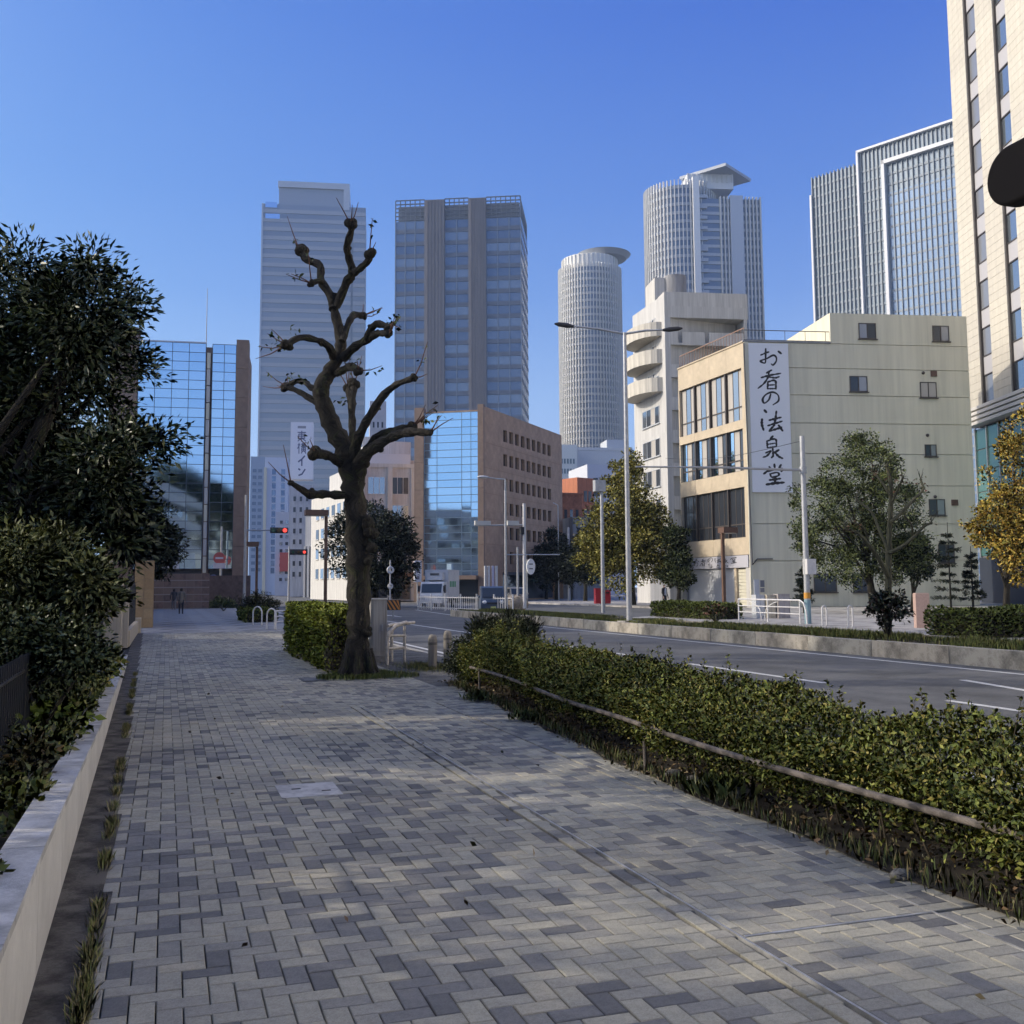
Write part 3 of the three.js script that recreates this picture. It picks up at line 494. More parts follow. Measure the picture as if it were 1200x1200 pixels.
// ---- white apartment block with curved balconies, behind the cream building
{
  const o = atDist(786, 700, 96).setY(0), FL = new Wall(o, 184), FR = new Wall(o, 101);
  const root = thing('white_apartment', 'white apartment block with bow-fronted balconies behind the cream building', 'apartment building', o);
  const T = (y, x = 790) => FR.px(x, y)[1], lS = (x) => FL.px(x, 500)[0], rS = (x) => FR.px(x, 400)[0];
  const W = rS(876), D = -lS(744), top = T(345), q = (F, s, d) => { const p = F.P(s, 0, d); return [p.x, p.z]; };
  const core = new MB(); core.prism([q(FL, -.1, -.05), q(FR, W, -2.2), q(FR, W, -D), q(FL, -D, -.05)], 0, top); core.build('wall_core', WM.offwhite, root);
  const fw = new MB(); fw.wbox(FL, -D, 0, 0, top, -.05, .05); fw.build('street_wall', WM.white, root);
  const parapet = new MB(); parapet.wbox(FR, -.05, W + .1, T(372), top + .25, -2.2, .02); parapet.build('roof_parapet', WM.offwhite, root);
  const endw = new MB(); endw.wbox(FR, W - .3, W, 0, T(372), -2.2, 0); endw.build('end_wall', WM.offwhite, root); const cw = new MB(); cw.wbox(FR, -.05, .5, 0, T(372), -2.2, .02); cw.build('corner_wall', WM.white, root);
  const fh = (T(389, 800) - T(427, 800)) * 1.0, bt = T(389, 800);
  for (let k = 0; k < 9; k++) {
    const t1 = bt - k * fh; if (t1 < 1) break;
    const sl = new MB(); sl.wbox(FR, .5, W - .3, t1 - 1.25, t1 - 1.05, -2.2, .05); sl.build('balcony_slab', WM.offwhite, root);
    for (const [a, b] of [[.5, .5 + (W - .8) * .1], [.5 + (W - .8) * .16, .5 + (W - .8) * .46], [.5 + (W - .8) * .52, W - .3]]) { const m = new MB(); m.wbox(FR, a, b, t1 - 1.05, t1, -.12, .03); m.build('balcony_parapet', WM.offwhite, root); }
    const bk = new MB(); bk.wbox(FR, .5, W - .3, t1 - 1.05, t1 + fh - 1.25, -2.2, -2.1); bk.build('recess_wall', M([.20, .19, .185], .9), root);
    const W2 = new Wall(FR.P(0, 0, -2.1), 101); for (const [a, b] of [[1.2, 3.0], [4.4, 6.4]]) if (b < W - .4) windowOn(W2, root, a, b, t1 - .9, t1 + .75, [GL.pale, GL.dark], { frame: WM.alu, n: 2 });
  }
  // bow balconies on the street wall
  const c = -D * .52, rad = D * .43;
  [395, 352.5, 431.5, 470].length; for (const [yb, yt] of [[388, 357], [421, 404], [455, 439]]) {
    const t0 = FL.px(785, yb)[1] , t1 = t0 + 1.35; const pts = []; for (let i = 0; i <= 12; i++) { const a = Math.PI * i / 12; pts.push([c + Math.cos(a) * rad, Math.sin(a) * 1.9]); }
    const m = new MB(); for (let i = 0; i < 12; i++) { const A = pts[i + 1], Bq = pts[i]; const e = (p, t, k = 1) => FL.P(c + (p[0] - c) * k, t, p[1] * k + .05); m.quad(e(A, t0), e(Bq, t0), e(Bq, t1), e(A, t1)); m.quad(e(Bq, t0, .93), e(A, t0, .93), e(A, t1, .93), e(Bq, t1, .93)); m.quad(e(A, t1), e(Bq, t1), e(Bq, t1, .93), e(A, t1, .93)); m.tri(FL.P(c, t0 - .02, .05), e(Bq, t0), e(A, t0)); }
    m.build('bow_balcony', M([.60, .56, .48], .8, { n: ['streak', .2, [3, 4]] }), root);
    const W2 = new Wall(FL.P(0, 0, .05), 184); for (const s of [-.25, .1, .45]) windowOn(W2, root, c + s * rad - .4, c + s * rad + .4, t0 + .3, t0 + 2.1, [GL.dark, GL.curtain], { frame: WM.alu });
  }
  const W2 = new Wall(FL.P(0, 0, .05), 184);
  for (const y of [462, 497, 535, 571, 606]) { const t = FL.px(770, y)[1]; windowOn(W2, root, -D * .72, -D * .20, t, t + 1.7, [GL.pale, GL.dark, GL.curtain, GL.dark], { frame: WM.alu, n: 4, sill: true }); }
  const drum = new MB(); const dc = FR.P(W * .24, 0, -3); drum.geo(new THREE.CylinderGeometry(1.15, 1.15, 2.6, 28), new THREE.Matrix4().makeTranslation(dc.x, top + 1.3, dc.z)); drum.build('roof_drum', M([.30, .30, .31], .8, { n: ['streak', .3, [2, 3]] }), root);
  const lb = new MB(); lb.wbox(FR, -.2, W * .10, top, top + 2.4, -6, -2.6); lb.build('lift_house', WM.offwhite, root);
  const al = new MB(); for (let i = 0; i < 4; i++) { const p = FL.P(-D * .35 - i * .3, top, -.4); al.tube([p, V(p.x, top + 2.6, p.z)], .06, 5); } al.build('roof_aerial', WM.darkGrey, root);
}

// ---- tall building with pale stone strips and dark window strips, beside the cream building
{
  const o = atDist(1143, 700, 98).setY(0), F = new Wall(o, 199);
  const root = thing('stone_strip_tower', 'tall building of pale stone strips and narrow window strips above green glass', 'tower', o);
  const S = (x, y) => F.px(x, y)[0], T = (y, x = 1150) => F.px(x, y)[1];
  const H = 78, base = T(474, 1150), W = 34;
  const core = new MB(); core.wbox(F, .02, W, base, H, -22, -.55); core.build('wall_core', WM.grey, root);
  const sw = [S(1139, 440), S(1158.5, 440) - S(1139, 440), S(1173, 440) - S(1158.5, 440)]; const a = sw[1], b = sw[2], per = a + b;
  const stone = [M([.62, .58, .49], .75, { n: ['streak', .1, [3, 3]] }), M([.595, .555, .475], .75, { n: ['streak', .1, [3, 3]] }), M([.64, .60, .51], .75, { n: ['streak', .1, [3, 3]] })], r = rng(81);
  const fl = 4.05, n = Math.floor(W / per), shared = {};
  for (let j = 0; j < n; j++) {
    const s = j * per;
    // stone blocks: six courses per storey, one mesh per storey of the strip that shows, joined above that
    for (let t = base, k = 0; t < H - 1; t += fl / 2, k++) { if (j > 5) continue; const m = new MB(); for (let i = 0; i < 3; i++) m.wbox(F, s, s + a, t + i * fl / 6 + .01, t + (i + 1) * fl / 6 - .012, -.5, 0); m.build('stone_block', stone[Math.floor(r() * 3)], root); }
    if (j > 5) { const m = new MB(); m.wbox(F, s, s + a, base, H, -.5, 0); m.build('stone_strip', stone[0], root); }
    const dk = new MB(); dk.wbox(F, s + a, s + a + .14, base, H, -.5, -.1); dk.build('window_jamb', WM.frame, root);
    if (j < 6) for (let t = base, k = 0; t < H - 4; t += fl, k++) { const g = new MB(); g.wbox(F, s + a + .14, s + per, t + .05, t + fl * .6 - .05, -.5, -.3); const gw = g.build('window', j % 2 ? GL.pale : GL.grey, root); const sp = new MB(); sp.wbox(F, s + a + .14, s + per, t + fl * .6 + .04, t + fl - .04, -.5, -.26); sp.build('spandrel', M([.42, .41, .42], .5), root); for (const y of [t + fl * .6 - .05, t - .04]) new MB().wbox(F, s + a + .14, s + per, y, y + .09, -.5, -.2).build('transom', WM.frame, gw); }
    else { const g = new MB(); g.wbox(F, s + a + .14, s + per, base, H, -.5, -.3); g.build('window_strip', GL.grey, root); }
  }
  for (let i = 0; i < 4; i++) { const m = new MB(); m.wbox(F, -.2, W, base - .32 - i * .42, base - .05 - i * .42, -1.6, .2); m.build('cornice_louvre', M([.62, .60, .56], .6), root); }
  // green glass podium set back
  const gb = base - 1.75, cols = 14; const gc = new MB(); gc.wbox(F, .05, W, 0, gb, -20, -.8); gc.build('podium_core', WM.grey, root);
  const rg = rng(83), gm = [GL.green, M([.16, .33, .29], .15, { metal: .3 }), M([.07, .17, .16], .12, { metal: .35 })];
  for (let i = 0; i < cols; i++) for (let k = 0; k < 6; k++) { const m = new MB(); m.wbox(F, .05 + i * 2.2 + .05, .05 + (i + 1) * 2.2 - .05, 4 + k * (gb - 4) / 6 + .05, 4 + (k + 1) * (gb - 4) / 6 - .05, -.8, -.7 + rg() * .01); m.build('pane', gm[Math.floor(rg() * 3)], root); }
  const pm = new MB(); for (let i = 0; i <= cols; i++) pm.wbox(F, .05 + i * 2.2 - .05, .05 + i * 2.2 + .05, 0, gb, -.8, -.58); pm.build('mullion_row', WM.alu, root);
  const dw = new MB(); dw.wbox(F, .0, W, 0, 3.9, -.75, -.5); dw.build('dark_plinth', M([.045, .055, .075], .5), root);
}

// ---- far towers
function slabTower(name, label, F, W, D, H, o) {
  const root = thing(name, label, 'tower', F.o);
  const core = new MB(); core.wbox(F, 0, W, 0, H, -D, -.6); core.build('core', o.core, root);
  const n = o.floors, h = H / n;
  for (let k = 0; k < n; k++) { const t = k * h; o.bays.forEach(([a, b], j) => { new MB().wbox(F, a, b, t + h * o.sp, t + h - .05, -.6, -.25 + (k % 2) * .04).build('window_band', o.glass[(k + j) % o.glass.length], root); new MB().wbox(F, a, b, t, t + h * o.sp, -.6, .0).build('floor_band', o.spandrel, root); }); if (o.sideGlass) { new MB().wbox(F, W - .05, W + .2, t + h * o.sp, t + h - .05, -D + 1, -1).build('side_window_band', o.glass[k % o.glass.length], root); new MB().wbox(F, W - .05, W + .35, t, t + h * o.sp, -D + 1, -1).build('side_floor_band', o.spandrel, root); } }
  if (o.mull) { const m = new MB(); for (const [a, b] of o.bays) { const c = Math.max(1, Math.round((b - a) / o.mull)); for (let i = 0; i <= c; i++) { const s = lerp(a, b, i / c); m.wbox(F, s - .22, s + .22, 0, H, -.5, .12); } } stuff(m.build('mullions', o.mullMat || o.spandrel, root)); }
  return root;
}
{ // grey slab tower with a raised roof box
  const D = 585, o = atDist(301, 690, D).setY(0), F = new Wall(o, 101), S = (x) => F.px(x, 400)[0], T = (x, y) => F.px(x, y)[1];
  const W = S(427.5), H = T(302, 238), pale = M([.50, .53, .57], .6), pn = M([.40, .42, .45], .6);
  const root = slabTower('grey_slab_tower', 'grey slab tower with a raised roof box, far behind the pruned tree', F, W, 45, H, { core: M([.26, .30, .35], .5), floors: 42, sp: .42, bays: [[0, W * .86], [W * .88, W]], glass: [M([.29, .32, .36], .3, { metal: .3 }), M([.32, .35, .39], .3, { metal: .3 })], spandrel: pn });
  const b = new MB(); b.wbox(F, S(324), S(407), H - 2, T(340, 215), -40, -1); b.build('roof_box', M([.34, .38, .44], .6), root);
  const fr = new MB(); const t = T(340, 212.5), t0 = t - 6; fr.wbox(F, S(323), S(408), t0 + 2.5, t, -40.5, .2); fr.wbox(F, S(401), S(408), H - 2, t0 + 2.5, -40.5, .2); fr.build('roof_frame', pale, root);
  const ed = new MB(); ed.wbox(F, -.9, .0, 0, H, -45, .3); ed.build('edge_fin', pale, root);
  for (const [x0, x1, y0, y1] of [[311, 325, 237, 243], [311, 328, 251, 256]]) { const m = new MB(), a = F.px(x0, y1), c = F.px(x1, y0); m.wbox(F, a[0], c[0], a[1], c[1], -.3, .3); m.build('sky_window', M([.75, .82, .9], .08, { metal: 1 }), root); }
  const sh = new MB(); sh.wbox(F, S(408), W, H - 1, T(420, 247), -30, -1); sh.build('roof_shoulder', M([.34, .38, .44], .6), root);
}
{ // dark tower with two brown stone bands
  const D = 520, o = atDist(461.5, 690, D).setY(0), F = new Wall(o, 114), S = (x) => F.px(x, 400)[0], T = (x, y) => F.px(x, y)[1];
  const W = S(611), H = T(462, 236), q = [S(497.5), S(521), S(549.5), S(570)];
  const br = M([.235, .215, .215], .7, { n: ['streak', .15, [20, 40]] }), dk = M([.14, .17, .21], .5);
  const root = slabTower('banded_glass_tower', 'dark glass tower with two brown vertical bands and an open crown', F, W, 42, H - 11, { core: dk, floors: 29, sp: .34, bays: [[0, q[0]], [q[1], q[2]], [q[3], W]], glass: [M([.17, .22, .30], .25, { metal: .4 }), M([.22, .27, .34], .25, { metal: .4 }), M([.14, .19, .27], .25, { metal: .4 })], spandrel: M([.12, .14, .18], .5), mull: 5.2, mullMat: M([.20, .24, .29], .5), sideGlass: true });
  for (const [a, b] of [[q[0], q[1]], [q[2], q[3]]]) { const m = new MB(); m.wbox(F, a, b, 0, H - .5, -.6, 1.4); const w = (b - a); for (let i = 1; i < 6; i++) m.wbox(F, a + w * i / 6 - .12, a + w * i / 6 + .12, 0, H - .5, 1.4, 1.75); m.build('stone_band', br, root); }
  const cr = new MB(); for (const [a, b] of [[0, q[0]], [q[1], q[2]], [q[3], W]]) { const c = Math.round((b - a) / 2.6); for (let i = 0; i <= c; i++) cr.wbox(F, lerp(a, b, i / c) - .25, lerp(a, b, i / c) + .25, H - 11, H, -.5, 0); for (let k = 0; k < 6; k++) cr.wbox(F, a, b, H - 10.5 + k * 2.1, H - 10.0 + k * 2.1, -.5, .05); } for (let i = 0; i < 12; i++) cr.wbox(F, W - .4, W, H - 11, H, -42 + i * 3.6, -41.5 + i * 3.6); cr.wbox(F, W - .4, W, H - .6, H, -42, 0); cr.wbox(F, 0, W, H - .6, H, -42.4, -42); cr.build('open_crown', M([.13, .15, .18], .5), root); new MB().wbox(F, 1, W - 1, H - 11, H - 2.2, -40, -2.6).build('plant_screen', M([.16, .19, .23], .5), root);
}
{ // cylindrical tower with vertical fins
  const D = 690, c = atDist(696, 690, D).setY(0), rad = 37 * D / FOCAL * 1.03, H = atDist(696, 311, D - rad).y, H2 = atDist(696, 294, D - rad).y;
  const root = thing('cylindrical_tower', 'pale cylindrical tower with vertical fins and a round roof disc', 'tower', c);
  const cyl = (r, y0, y1, seg = 64) => [new THREE.CylinderGeometry(r, r, y1 - y0, seg, 1), new THREE.Matrix4().makeTranslation(c.x, (y0 + y1) / 2, c.z)];
  const b = new MB(); b.geo(...cyl(rad - 1.2, 0, H)); b.build('glass_drum', M([.24, .28, .33], .3, { metal: .3 }), root);
  for (let k = 0; k < 44; k++) { const m = new MB(), y = H * (k + .1) / 44; m.geo(...cyl(rad - .7, y, y + H / 44 * .34, 48)); m.build('floor_ring', M([.52, .52, .52], .7), root); }
  const f = new MB(), fm = M([.74, .72, .66], .7), n = 64; for (let i = 0; i < n; i++) { const a = i / n * 2 * Math.PI; const F = new Wall(V(c.x + Math.cos(a) * rad, 0, c.z + Math.sin(a) * rad), a / deg); f.wbox({ P: (s, t, d) => V(c.x + Math.cos(a) * (rad - 1.4 + d) - Math.sin(a) * s, t, c.z + Math.sin(a) * (rad - 1.4 + d) + Math.cos(a) * s) }, .22, -.22, 0, H + 3, 0, 1.35); } stuff(f.build('fins', fm, root));
  const t = new MB(); t.geo(...cyl(rad * .86, H, H2)); t.build('upper_drum', fm, root); const tf = new MB(); for (let i = 0; i < 40; i++) { const a = i / 40 * 2 * Math.PI; tf.wbox({ P: (s, t, d) => V(c.x + Math.cos(a) * (rad * .86 + d) - Math.sin(a) * s, t, c.z + Math.sin(a) * (rad * .86 + d) + Math.cos(a) * s) }, .3, -.3, H, H2 - .3, -.3, .7); } stuff(tf.build('upper_fins', fm, root));
  const dsk = new MB(); const dp = atDist(704, 292, D); dsk.geo(new THREE.CylinderGeometry(rad * .85, rad * .7, 3.2, 40), new THREE.Matrix4().makeTranslation(dp.x + 2, H2 + 2.4, dp.z)); dsk.build('roof_disc', M([.34, .36, .39], .6), root);
}
{ // tower with a rounded end and an overhanging square roof plate
  const D = 600, o = atDist(818, 690, D).setY(0), F = new Wall(o, 104);
  const root = thing('round_ended_tower', 'pale finned tower with one rounded end and a flat overhanging roof plate', 'tower', o);
  const S = (x, d = 0) => F.px(x, 300, d)[0], T = (x, y) => F.px(x, y)[1];
  const H = T(820, 210), Hr = T(890, 233), W = S(893), rad = -S(765) * .98, fm = M([.60, .59, .56], .7), gl = M([.18, .23, .30], .3, { metal: .3 }), sp = M([.42, .44, .47], .7);
  const cc = F.P(0, 0, -rad * 1.0); const cyl = (r, y0, y1, seg = 56) => [new THREE.CylinderGeometry(r, r, y1 - y0, seg, 1), new THREE.Matrix4().makeTranslation(cc.x, (y0 + y1) / 2, cc.z)];
  const b = new MB(); b.geo(...cyl(rad - 1, 0, H - 3)); b.build('glass_drum', gl, root);
  const nF = 46; for (let k = 0; k < nF; k++) { const y = H * k / nF, m = new MB(); m.geo(...cyl(rad - .5, y, y + H / nF * .36, 44)); m.wbox(F, 3, W, y * Hr / H, (y + H / nF * .36) * Hr / H, -rad * 1.6, -.9); m.build('floor_band', sp, root); }
  const f = new MB(); for (let i = 0; i < 60; i++) { const a = i / 60 * 2 * Math.PI; f.wbox({ P: (s, t, d) => V(cc.x + Math.cos(a) * (rad - 1.2 + d) - Math.sin(a) * s, t, cc.z + Math.sin(a) * (rad - 1.2 + d) + Math.cos(a) * s) }, .26, -.26, 0, H, 0, 1.5); } stuff(f.build('fins', fm, root));
  const bl = new MB(); bl.wbox(F, 3, W, 0, Hr, -rad * 1.6, -1.4); bl.build('glass_block', gl, root);
  const ff = new MB(); for (let s = S(846); s < W; s += 2.2) if (s < S(858) || s > S(872)) ff.wbox(F, s - .28, s + .28, 0, Hr + 1, -1.4, .5); for (let d = -rad * 1.5; d < -1; d += 2.4) ff.wbox(F, W - .2, W + 1, 0, Hr + 1, d - .4, d + .4); stuff(ff.build('block_fins', fm, root));
  const pn = new MB(); pn.wbox(F, S(813), S(820.5), 0, H + 1, -1.2, 1.6); pn.build('pale_pier', M([.74, .72, .68], .7), root);
  const pn2 = new MB(); pn2.wbox(F, S(857), S(872), 0, Hr + 1.5, -1.2, .7); pn2.build('blank_panel', M([.46, .49, .53], .7), root);
  for (let k = 0; k < 30; k++) { const m = new MB(), y = H * (.18 + .8 * k / 30); m.wbox(F, S(821), S(830), y, y + 2, -1.4, .2); m.build('stair_balcony', sp, root); }
  const ph = new MB(); ph.wbox(F, S(810), S(864), H - 4, T(840, 203) + 1, -rad * 1.3, -4); ph.build('penthouse', M([.66, .65, .63], .7), root);
  const phf = new MB(); for (let s = S(810); s < S(864); s += 3) phf.wbox(F, s - .4, s + .4, H, T(840, 203) + 1, -4, -3.3); phf.build('penthouse_fins', fm, root);
  const rp = new MB(), ty = T(840, 203) + 1; const c = F.P(S(848), 0, -rad * .6), q = new Wall(V(c.x, 0, c.z), 104 + 45), e = (S(880) - S(801)) * .385; rp.wbox(q, -e, e, ty, ty + 1.8, -e, e); rp.build('roof_plate', M([.36, .38, .41], .6), root);
}
{ // finned glass slab with white portal frame
  const D = 470, o = atDist(1025, 690, D).setY(0), F = new Wall(o, 155), S = (x, y = 300) => F.px(x, y)[0], T = (x, y) => F.px(x, y)[1];
  const root = thing('portal_frame_tower', 'glass slab tower with close white fins and a white portal frame', 'tower', o);
  const gl = M([.17, .21, .26], .25, { metal: .4 }), gl2 = M([.14, .21, .33], .25, { metal: .35 }), fin = M([.25, .275, .285], .6), wh = M([.66, .66, .66], .6);
  const sL = S(954), H1 = T(1020, 187), H2 = T(1026, 172.5), W = 95;
  const b = new MB(); b.wbox(F, sL, 0, 0, H1, -40, -.8); b.wbox(F, 0, W, 0, H2, -42, -.8); b.build('core', gl, root);
  const bs = new MB(); const rows = 40; for (let k = 0; k < rows; k++) bs.wbox(F, sL, W, H1 * k / rows, H1 * k / rows + H1 / rows * .22, -.8, -.45); stuff(bs.build('floor_bands', M([.22, .255, .29], .5), root));
  const ff = new MB(); for (let s = sL; s < -.3; s += 1.9) ff.wbox(F, s - .2, s + .2, 0, H1 + .6, -.8, .1); for (let s = S(1043); s < W; s += 2.3) ff.wbox(F, s - .16, s + .16, 0, H2 - 9, -.8, .0); for (let s = 1.2; s < S(1038); s += 1.9) ff.wbox(F, s - .2, s + .2, 0, H2 - 9, -.8, .0); for (let s = 1.2; s < W; s += 1.9) ff.wbox(F, s - .2, s + .2, H2 - 9, H2, -.8, .0); stuff(ff.build('fins', fin, root));
  const g2 = new MB(); g2.wbox(F, S(1043), W, 0, H2 - 22, -.8, -.6); g2.build('blue_glazing', gl2, root);
  const pf = new MB(); pf.wbox(F, -.4, .5, 0, H2 + .6, -.8, 1.2); pf.wbox(F, -.4, W, H2 - .2, H2 + .8, -.8, 1.2); const s5 = S(1038.5), s6 = S(1042); pf.wbox(F, s5, s6, 0, H2 - 7.5, -.8, 1.6); pf.wbox(F, s5, W, H2 - 9.2, H2 - 7.5, -.8, 1.6); pf.wbox(F, sL - .9, sL, 0, H1 - 8, -20, .8); pf.build('portal_frame', wh, root);
}

// ---- middle-distance blocks
function block(name, label, cat, F, W, D, H, wall, o = {}) {
  const root = thing(name, label, cat, F.o, o.group); const b = new MB(); b.wbox(F, 0, W, 0, H, -D, 0); b.build('wall', wall, root);
  if (o.win) { const { cols, rows, x0 = .1, x1 = .9, y0 = .15, y1 = .92, w = .6, h = .55, glass = GL.dark, frame } = o.win; for (let i = 0; i < rows; i++) for (let j = 0; j < cols; j++) { const cw = (x1 - x0) * W / cols, ch = (y1 - y0) * H / rows, s = x0 * W + j * cw + cw * (1 - w) / 2, t = y0 * H + i * ch + ch * (1 - h) / 2; const g = Array.isArray(glass) ? glass[(i * 7 + j * 3) % glass.length] : glass; if (frame) windowOn(F, root, s, s + cw * w, t, t + ch * h, g, { n: frame, frame: WM.alu }); else { const m = new MB(); m.wbox(F, s, s + cw * w, t, t + ch * h, .0, .05); m.build('window', g, root); const q = new MB(); q.wbox(F, s - .05, s + cw * w + .05, t - .12, t, 0, .14); q.build('sill', wall, root); } } }
  if (o.top) { const c = new MB(); c.wbox(F, -.15, W + .15, H, H + o.top, -D - .1, .15); c.build('parapet', o.topMat || wall, root); }
  return root;
}
const wallAt = (px, D, az) => new Wall(atDist(px, 690, D).setY(0), az);
const hAt = (F, x, y) => F.px(x, y)[1], sAt = (F, x) => F.px(x, 600)[0];
{ // white block behind the bare tree
  let F = wallAt(421, 128, 98); const W = sAt(F, 486), H = hAt(F, 450, 548);
  const root = block('white_office', 'white low office block with wide framed windows behind the bare tree', 'office building', F, W, 12, H, WM.white, { win: { cols: 2, rows: 4, x0: .08, x1: .95, y0: .12, y1: .97, w: .72, h: .62, glass: [GL.dark, GL.pale], frame: 3 }, top: .5 });
  const pf = new MB(); for (const s of [0, .5, .93]) pf.wbox(F, W * s, W * s + .6, 0, H, .0, .5); pf.build('column', WM.white, root);
  const rt = new MB(); rt.wbox(F, .5, W - .5, H + .5, hAt(F, 450, 531), -8, -.6); rt.build('roof_screen', M([.55, .56, .60], .7), root);
  const gf = new MB(); gf.wbox(F, .6, W - .6, .2, 2.9, .02, .1); gf.build('shopfront', GL.darkB, root); const aw = new MB(); aw.wbox(F, .2, W - .2, 2.9, 3.5, .05, 1.3); aw.build('awning', M([.12, .07, .05], .7), root);
  F = wallAt(421.5, 128.5, 176); const L = 30, H2 = hAt(wallAt(421, 128, 98), 421, 560) - .3;
  const wing = block('stepped_white_block', 'long sunlit cream block with stepped roof terraces beside the street', 'building', new Wall(F.P(-L, 0, 0), 176), L, 9, H2, WM.offwhite, { win: { cols: 7, rows: 4, w: .55, h: .5, glass: [GL.dark, GL.pale] } });
  const F2 = new Wall(F.P(-L * .8, 0, -1.4), 176); const st = new MB(); st.wbox(F2, 0, L * .75, H2, H2 + 3, -6, 0); st.wbox(F2, 3, L * .7, H2 + 3, H2 + 5.6, -6, -1.2); st.build('roof_terrace', WM.white, wing);
}
{ // stepped roofs seen behind the pruned limbs
  const F = wallAt(424, 150, 100); block('stair_tower_block', 'small grey-white roof tower rising behind the white office', 'building', F, sAt(F, 462), 10, hAt(F, 440, 512), WM.offwhite, { win: { cols: 2, rows: 6, w: .3, h: .3 } }); const F2 = wallAt(432, 170, 100); block('grey_roof_block', 'grey block with a sloped roof edge behind the white office', 'building', F2, sAt(F2, 452), 10, hAt(F2, 440, 470), WM.pale, { win: { cols: 3, rows: 9, w: .4, h: .35 } });
}
{ // hotel sign tower and its slab
  const F = wallAt(337.5, 205, 100), W = sAt(F, 366), H = hAt(F, 350, 562), H2 = hAt(F, 350, 495);
  const root = block('hotel_block', 'narrow pale hotel block carrying a tall white rooftop sign', 'hotel', F, W, 14, H - 1, M([.45, .46, .50], .8, { n: ['streak', .2, [4, 6]] }), { win: { cols: 3, rows: 8, w: .4, h: .45 } });
  const sg = new MB(); sg.wbox(F, .1, W, H, H2, -3, .4); sg.build('rooftop_sign', M([.72, .72, .75], .6), root);
  const cv = document.createElement('canvas'); cv.width = 128; cv.height = 320; const x = cv.getContext('2d'); x.fillStyle = '#dcdde3'; x.fillRect(0, 0, 128, 320); x.fillStyle = '#8d8f96'; x.fillRect(34, 14, 58, 14); x.strokeStyle = '#4b5170'; x.lineCap = 'butt'; x.lineWidth = 6;
  const L = (...p) => { x.beginPath(); p.forEach(([a, b], i) => i ? x.lineTo(a, b) : x.moveTo(a, b)); x.stroke(); };
  // east
  L([34, 52], [92, 52]); L([42, 62], [84, 62], [84, 86], [42, 86], [42, 62]); L([42, 74], [84, 74]); L([63, 42], [63, 108]); L([60, 86], [36, 104]); L([66, 86], [92, 104]);
  // side
  L([36, 126], [54, 126]); L([45, 114], [45, 178]); L([45, 132], [34, 148]); L([60, 122], [94, 122]); L([70, 114], [70, 132]); L([84, 114], [84, 132]); L([58, 134], [96, 134]); L([64, 142], [90, 142], [90, 162], [64, 162], [64, 142]); L([77, 134], [77, 162]); L([64, 152], [90, 152]); L([70, 164], [60, 176]); L([84, 164], [94, 176]);
  // i, n
  x.lineWidth = 9; L([86, 190], [64, 212], [40, 226]); L([66, 208], [66, 250]); L([42, 266], [56, 274]); L([44, 306], [68, 298], [90, 268]);
  const t = new THREE.CanvasTexture(cv); t.colorSpace = THREE.SRGBColorSpace; facePlate(F, .5, W - .4, H + .3, H2 - .3, .41, new THREE.MeshStandardMaterial({ map: t, roughness: .6 }), 'sign_lettering', root);
}
{ // row of far street blocks on the left side of the avenue
  let F = wallAt(308, 260, 98); const a = block('striped_highrise', 'slim blue-white striped high-rise left of the hotel block', 'high-rise', F, sAt(F, 337), 15, hAt(F, 320, 536), M([.56, .60, .68], .7), { win: { cols: 2, rows: 15, x0: .2, x1: .98, w: .42, h: .78, glass: [M([.16, .22, .32], .2, { metal: .5 }), M([.22, .29, .40], .2, { metal: .5 })] } });
  const st = new MB(); st.wbox(F, -.2, sAt(F, 312), 0, hAt(F, 310, 548), -2, .8); st.build('stair_tower', WM.cream, a);
  F = wallAt(291, 330, 98); block('blue_glass_block', 'distant blue-grey glass block beside the brown stone pier', 'high-rise', F, sAt(F, 309), 15, hAt(F, 300, 535), M([.34, .40, .48], .4), { win: { cols: 2, rows: 16, w: .7, h: .5, glass: GL.tower } });
  F = wallAt(357, 190, 120); block('pilotis_hall', 'white hall with tall pointed vertical fins at the street corner', 'hall', F, sAt(F, 383), 10, hAt(F, 370, 602), WM.white, {});
  const fins = new MB(); for (let i = 0; i < 6; i++) { const s = sAt(F, 357) + (sAt(F, 383) - sAt(F, 357)) * (i + .2) / 6; fins.wbox(F, s, s + .35, 0, hAt(F, 370, 640), 0, .6); } fins.build('pointed_fins', WM.white, scene.children[scene.children.length - 1]);
  F = wallAt(322, 235, 98); block('shop_row_block', 'narrow pale building with red sign panels under the striped high-rise', 'building', F, sAt(F, 356), 12, hAt(F, 335, 600), M([.50, .50, .54], .8), { win: { cols: 4, rows: 9, w: .5, h: .45, glass: [GL.dark, GL.pale] } });
  const rs = new MB(); rs.wbox(F, 1, 4.4, 5.4, 9.6, .05, .5); rs.build('red_sign_panel', M([.50, .10, .08], .6), scene.children[scene.children.length - 1]);
  F = wallAt(380, 175, 110); block('dark_shop_row', 'low dark shop row behind the round street tree', 'shop', F, sAt(F, 425), 8, 5.5, M([.20, .15, .12], .8), { win: { cols: 5, rows: 1, y0: .05, y1: .6, w: .8, h: .8, glass: [GL.darkB, GL.curtain] } });
}
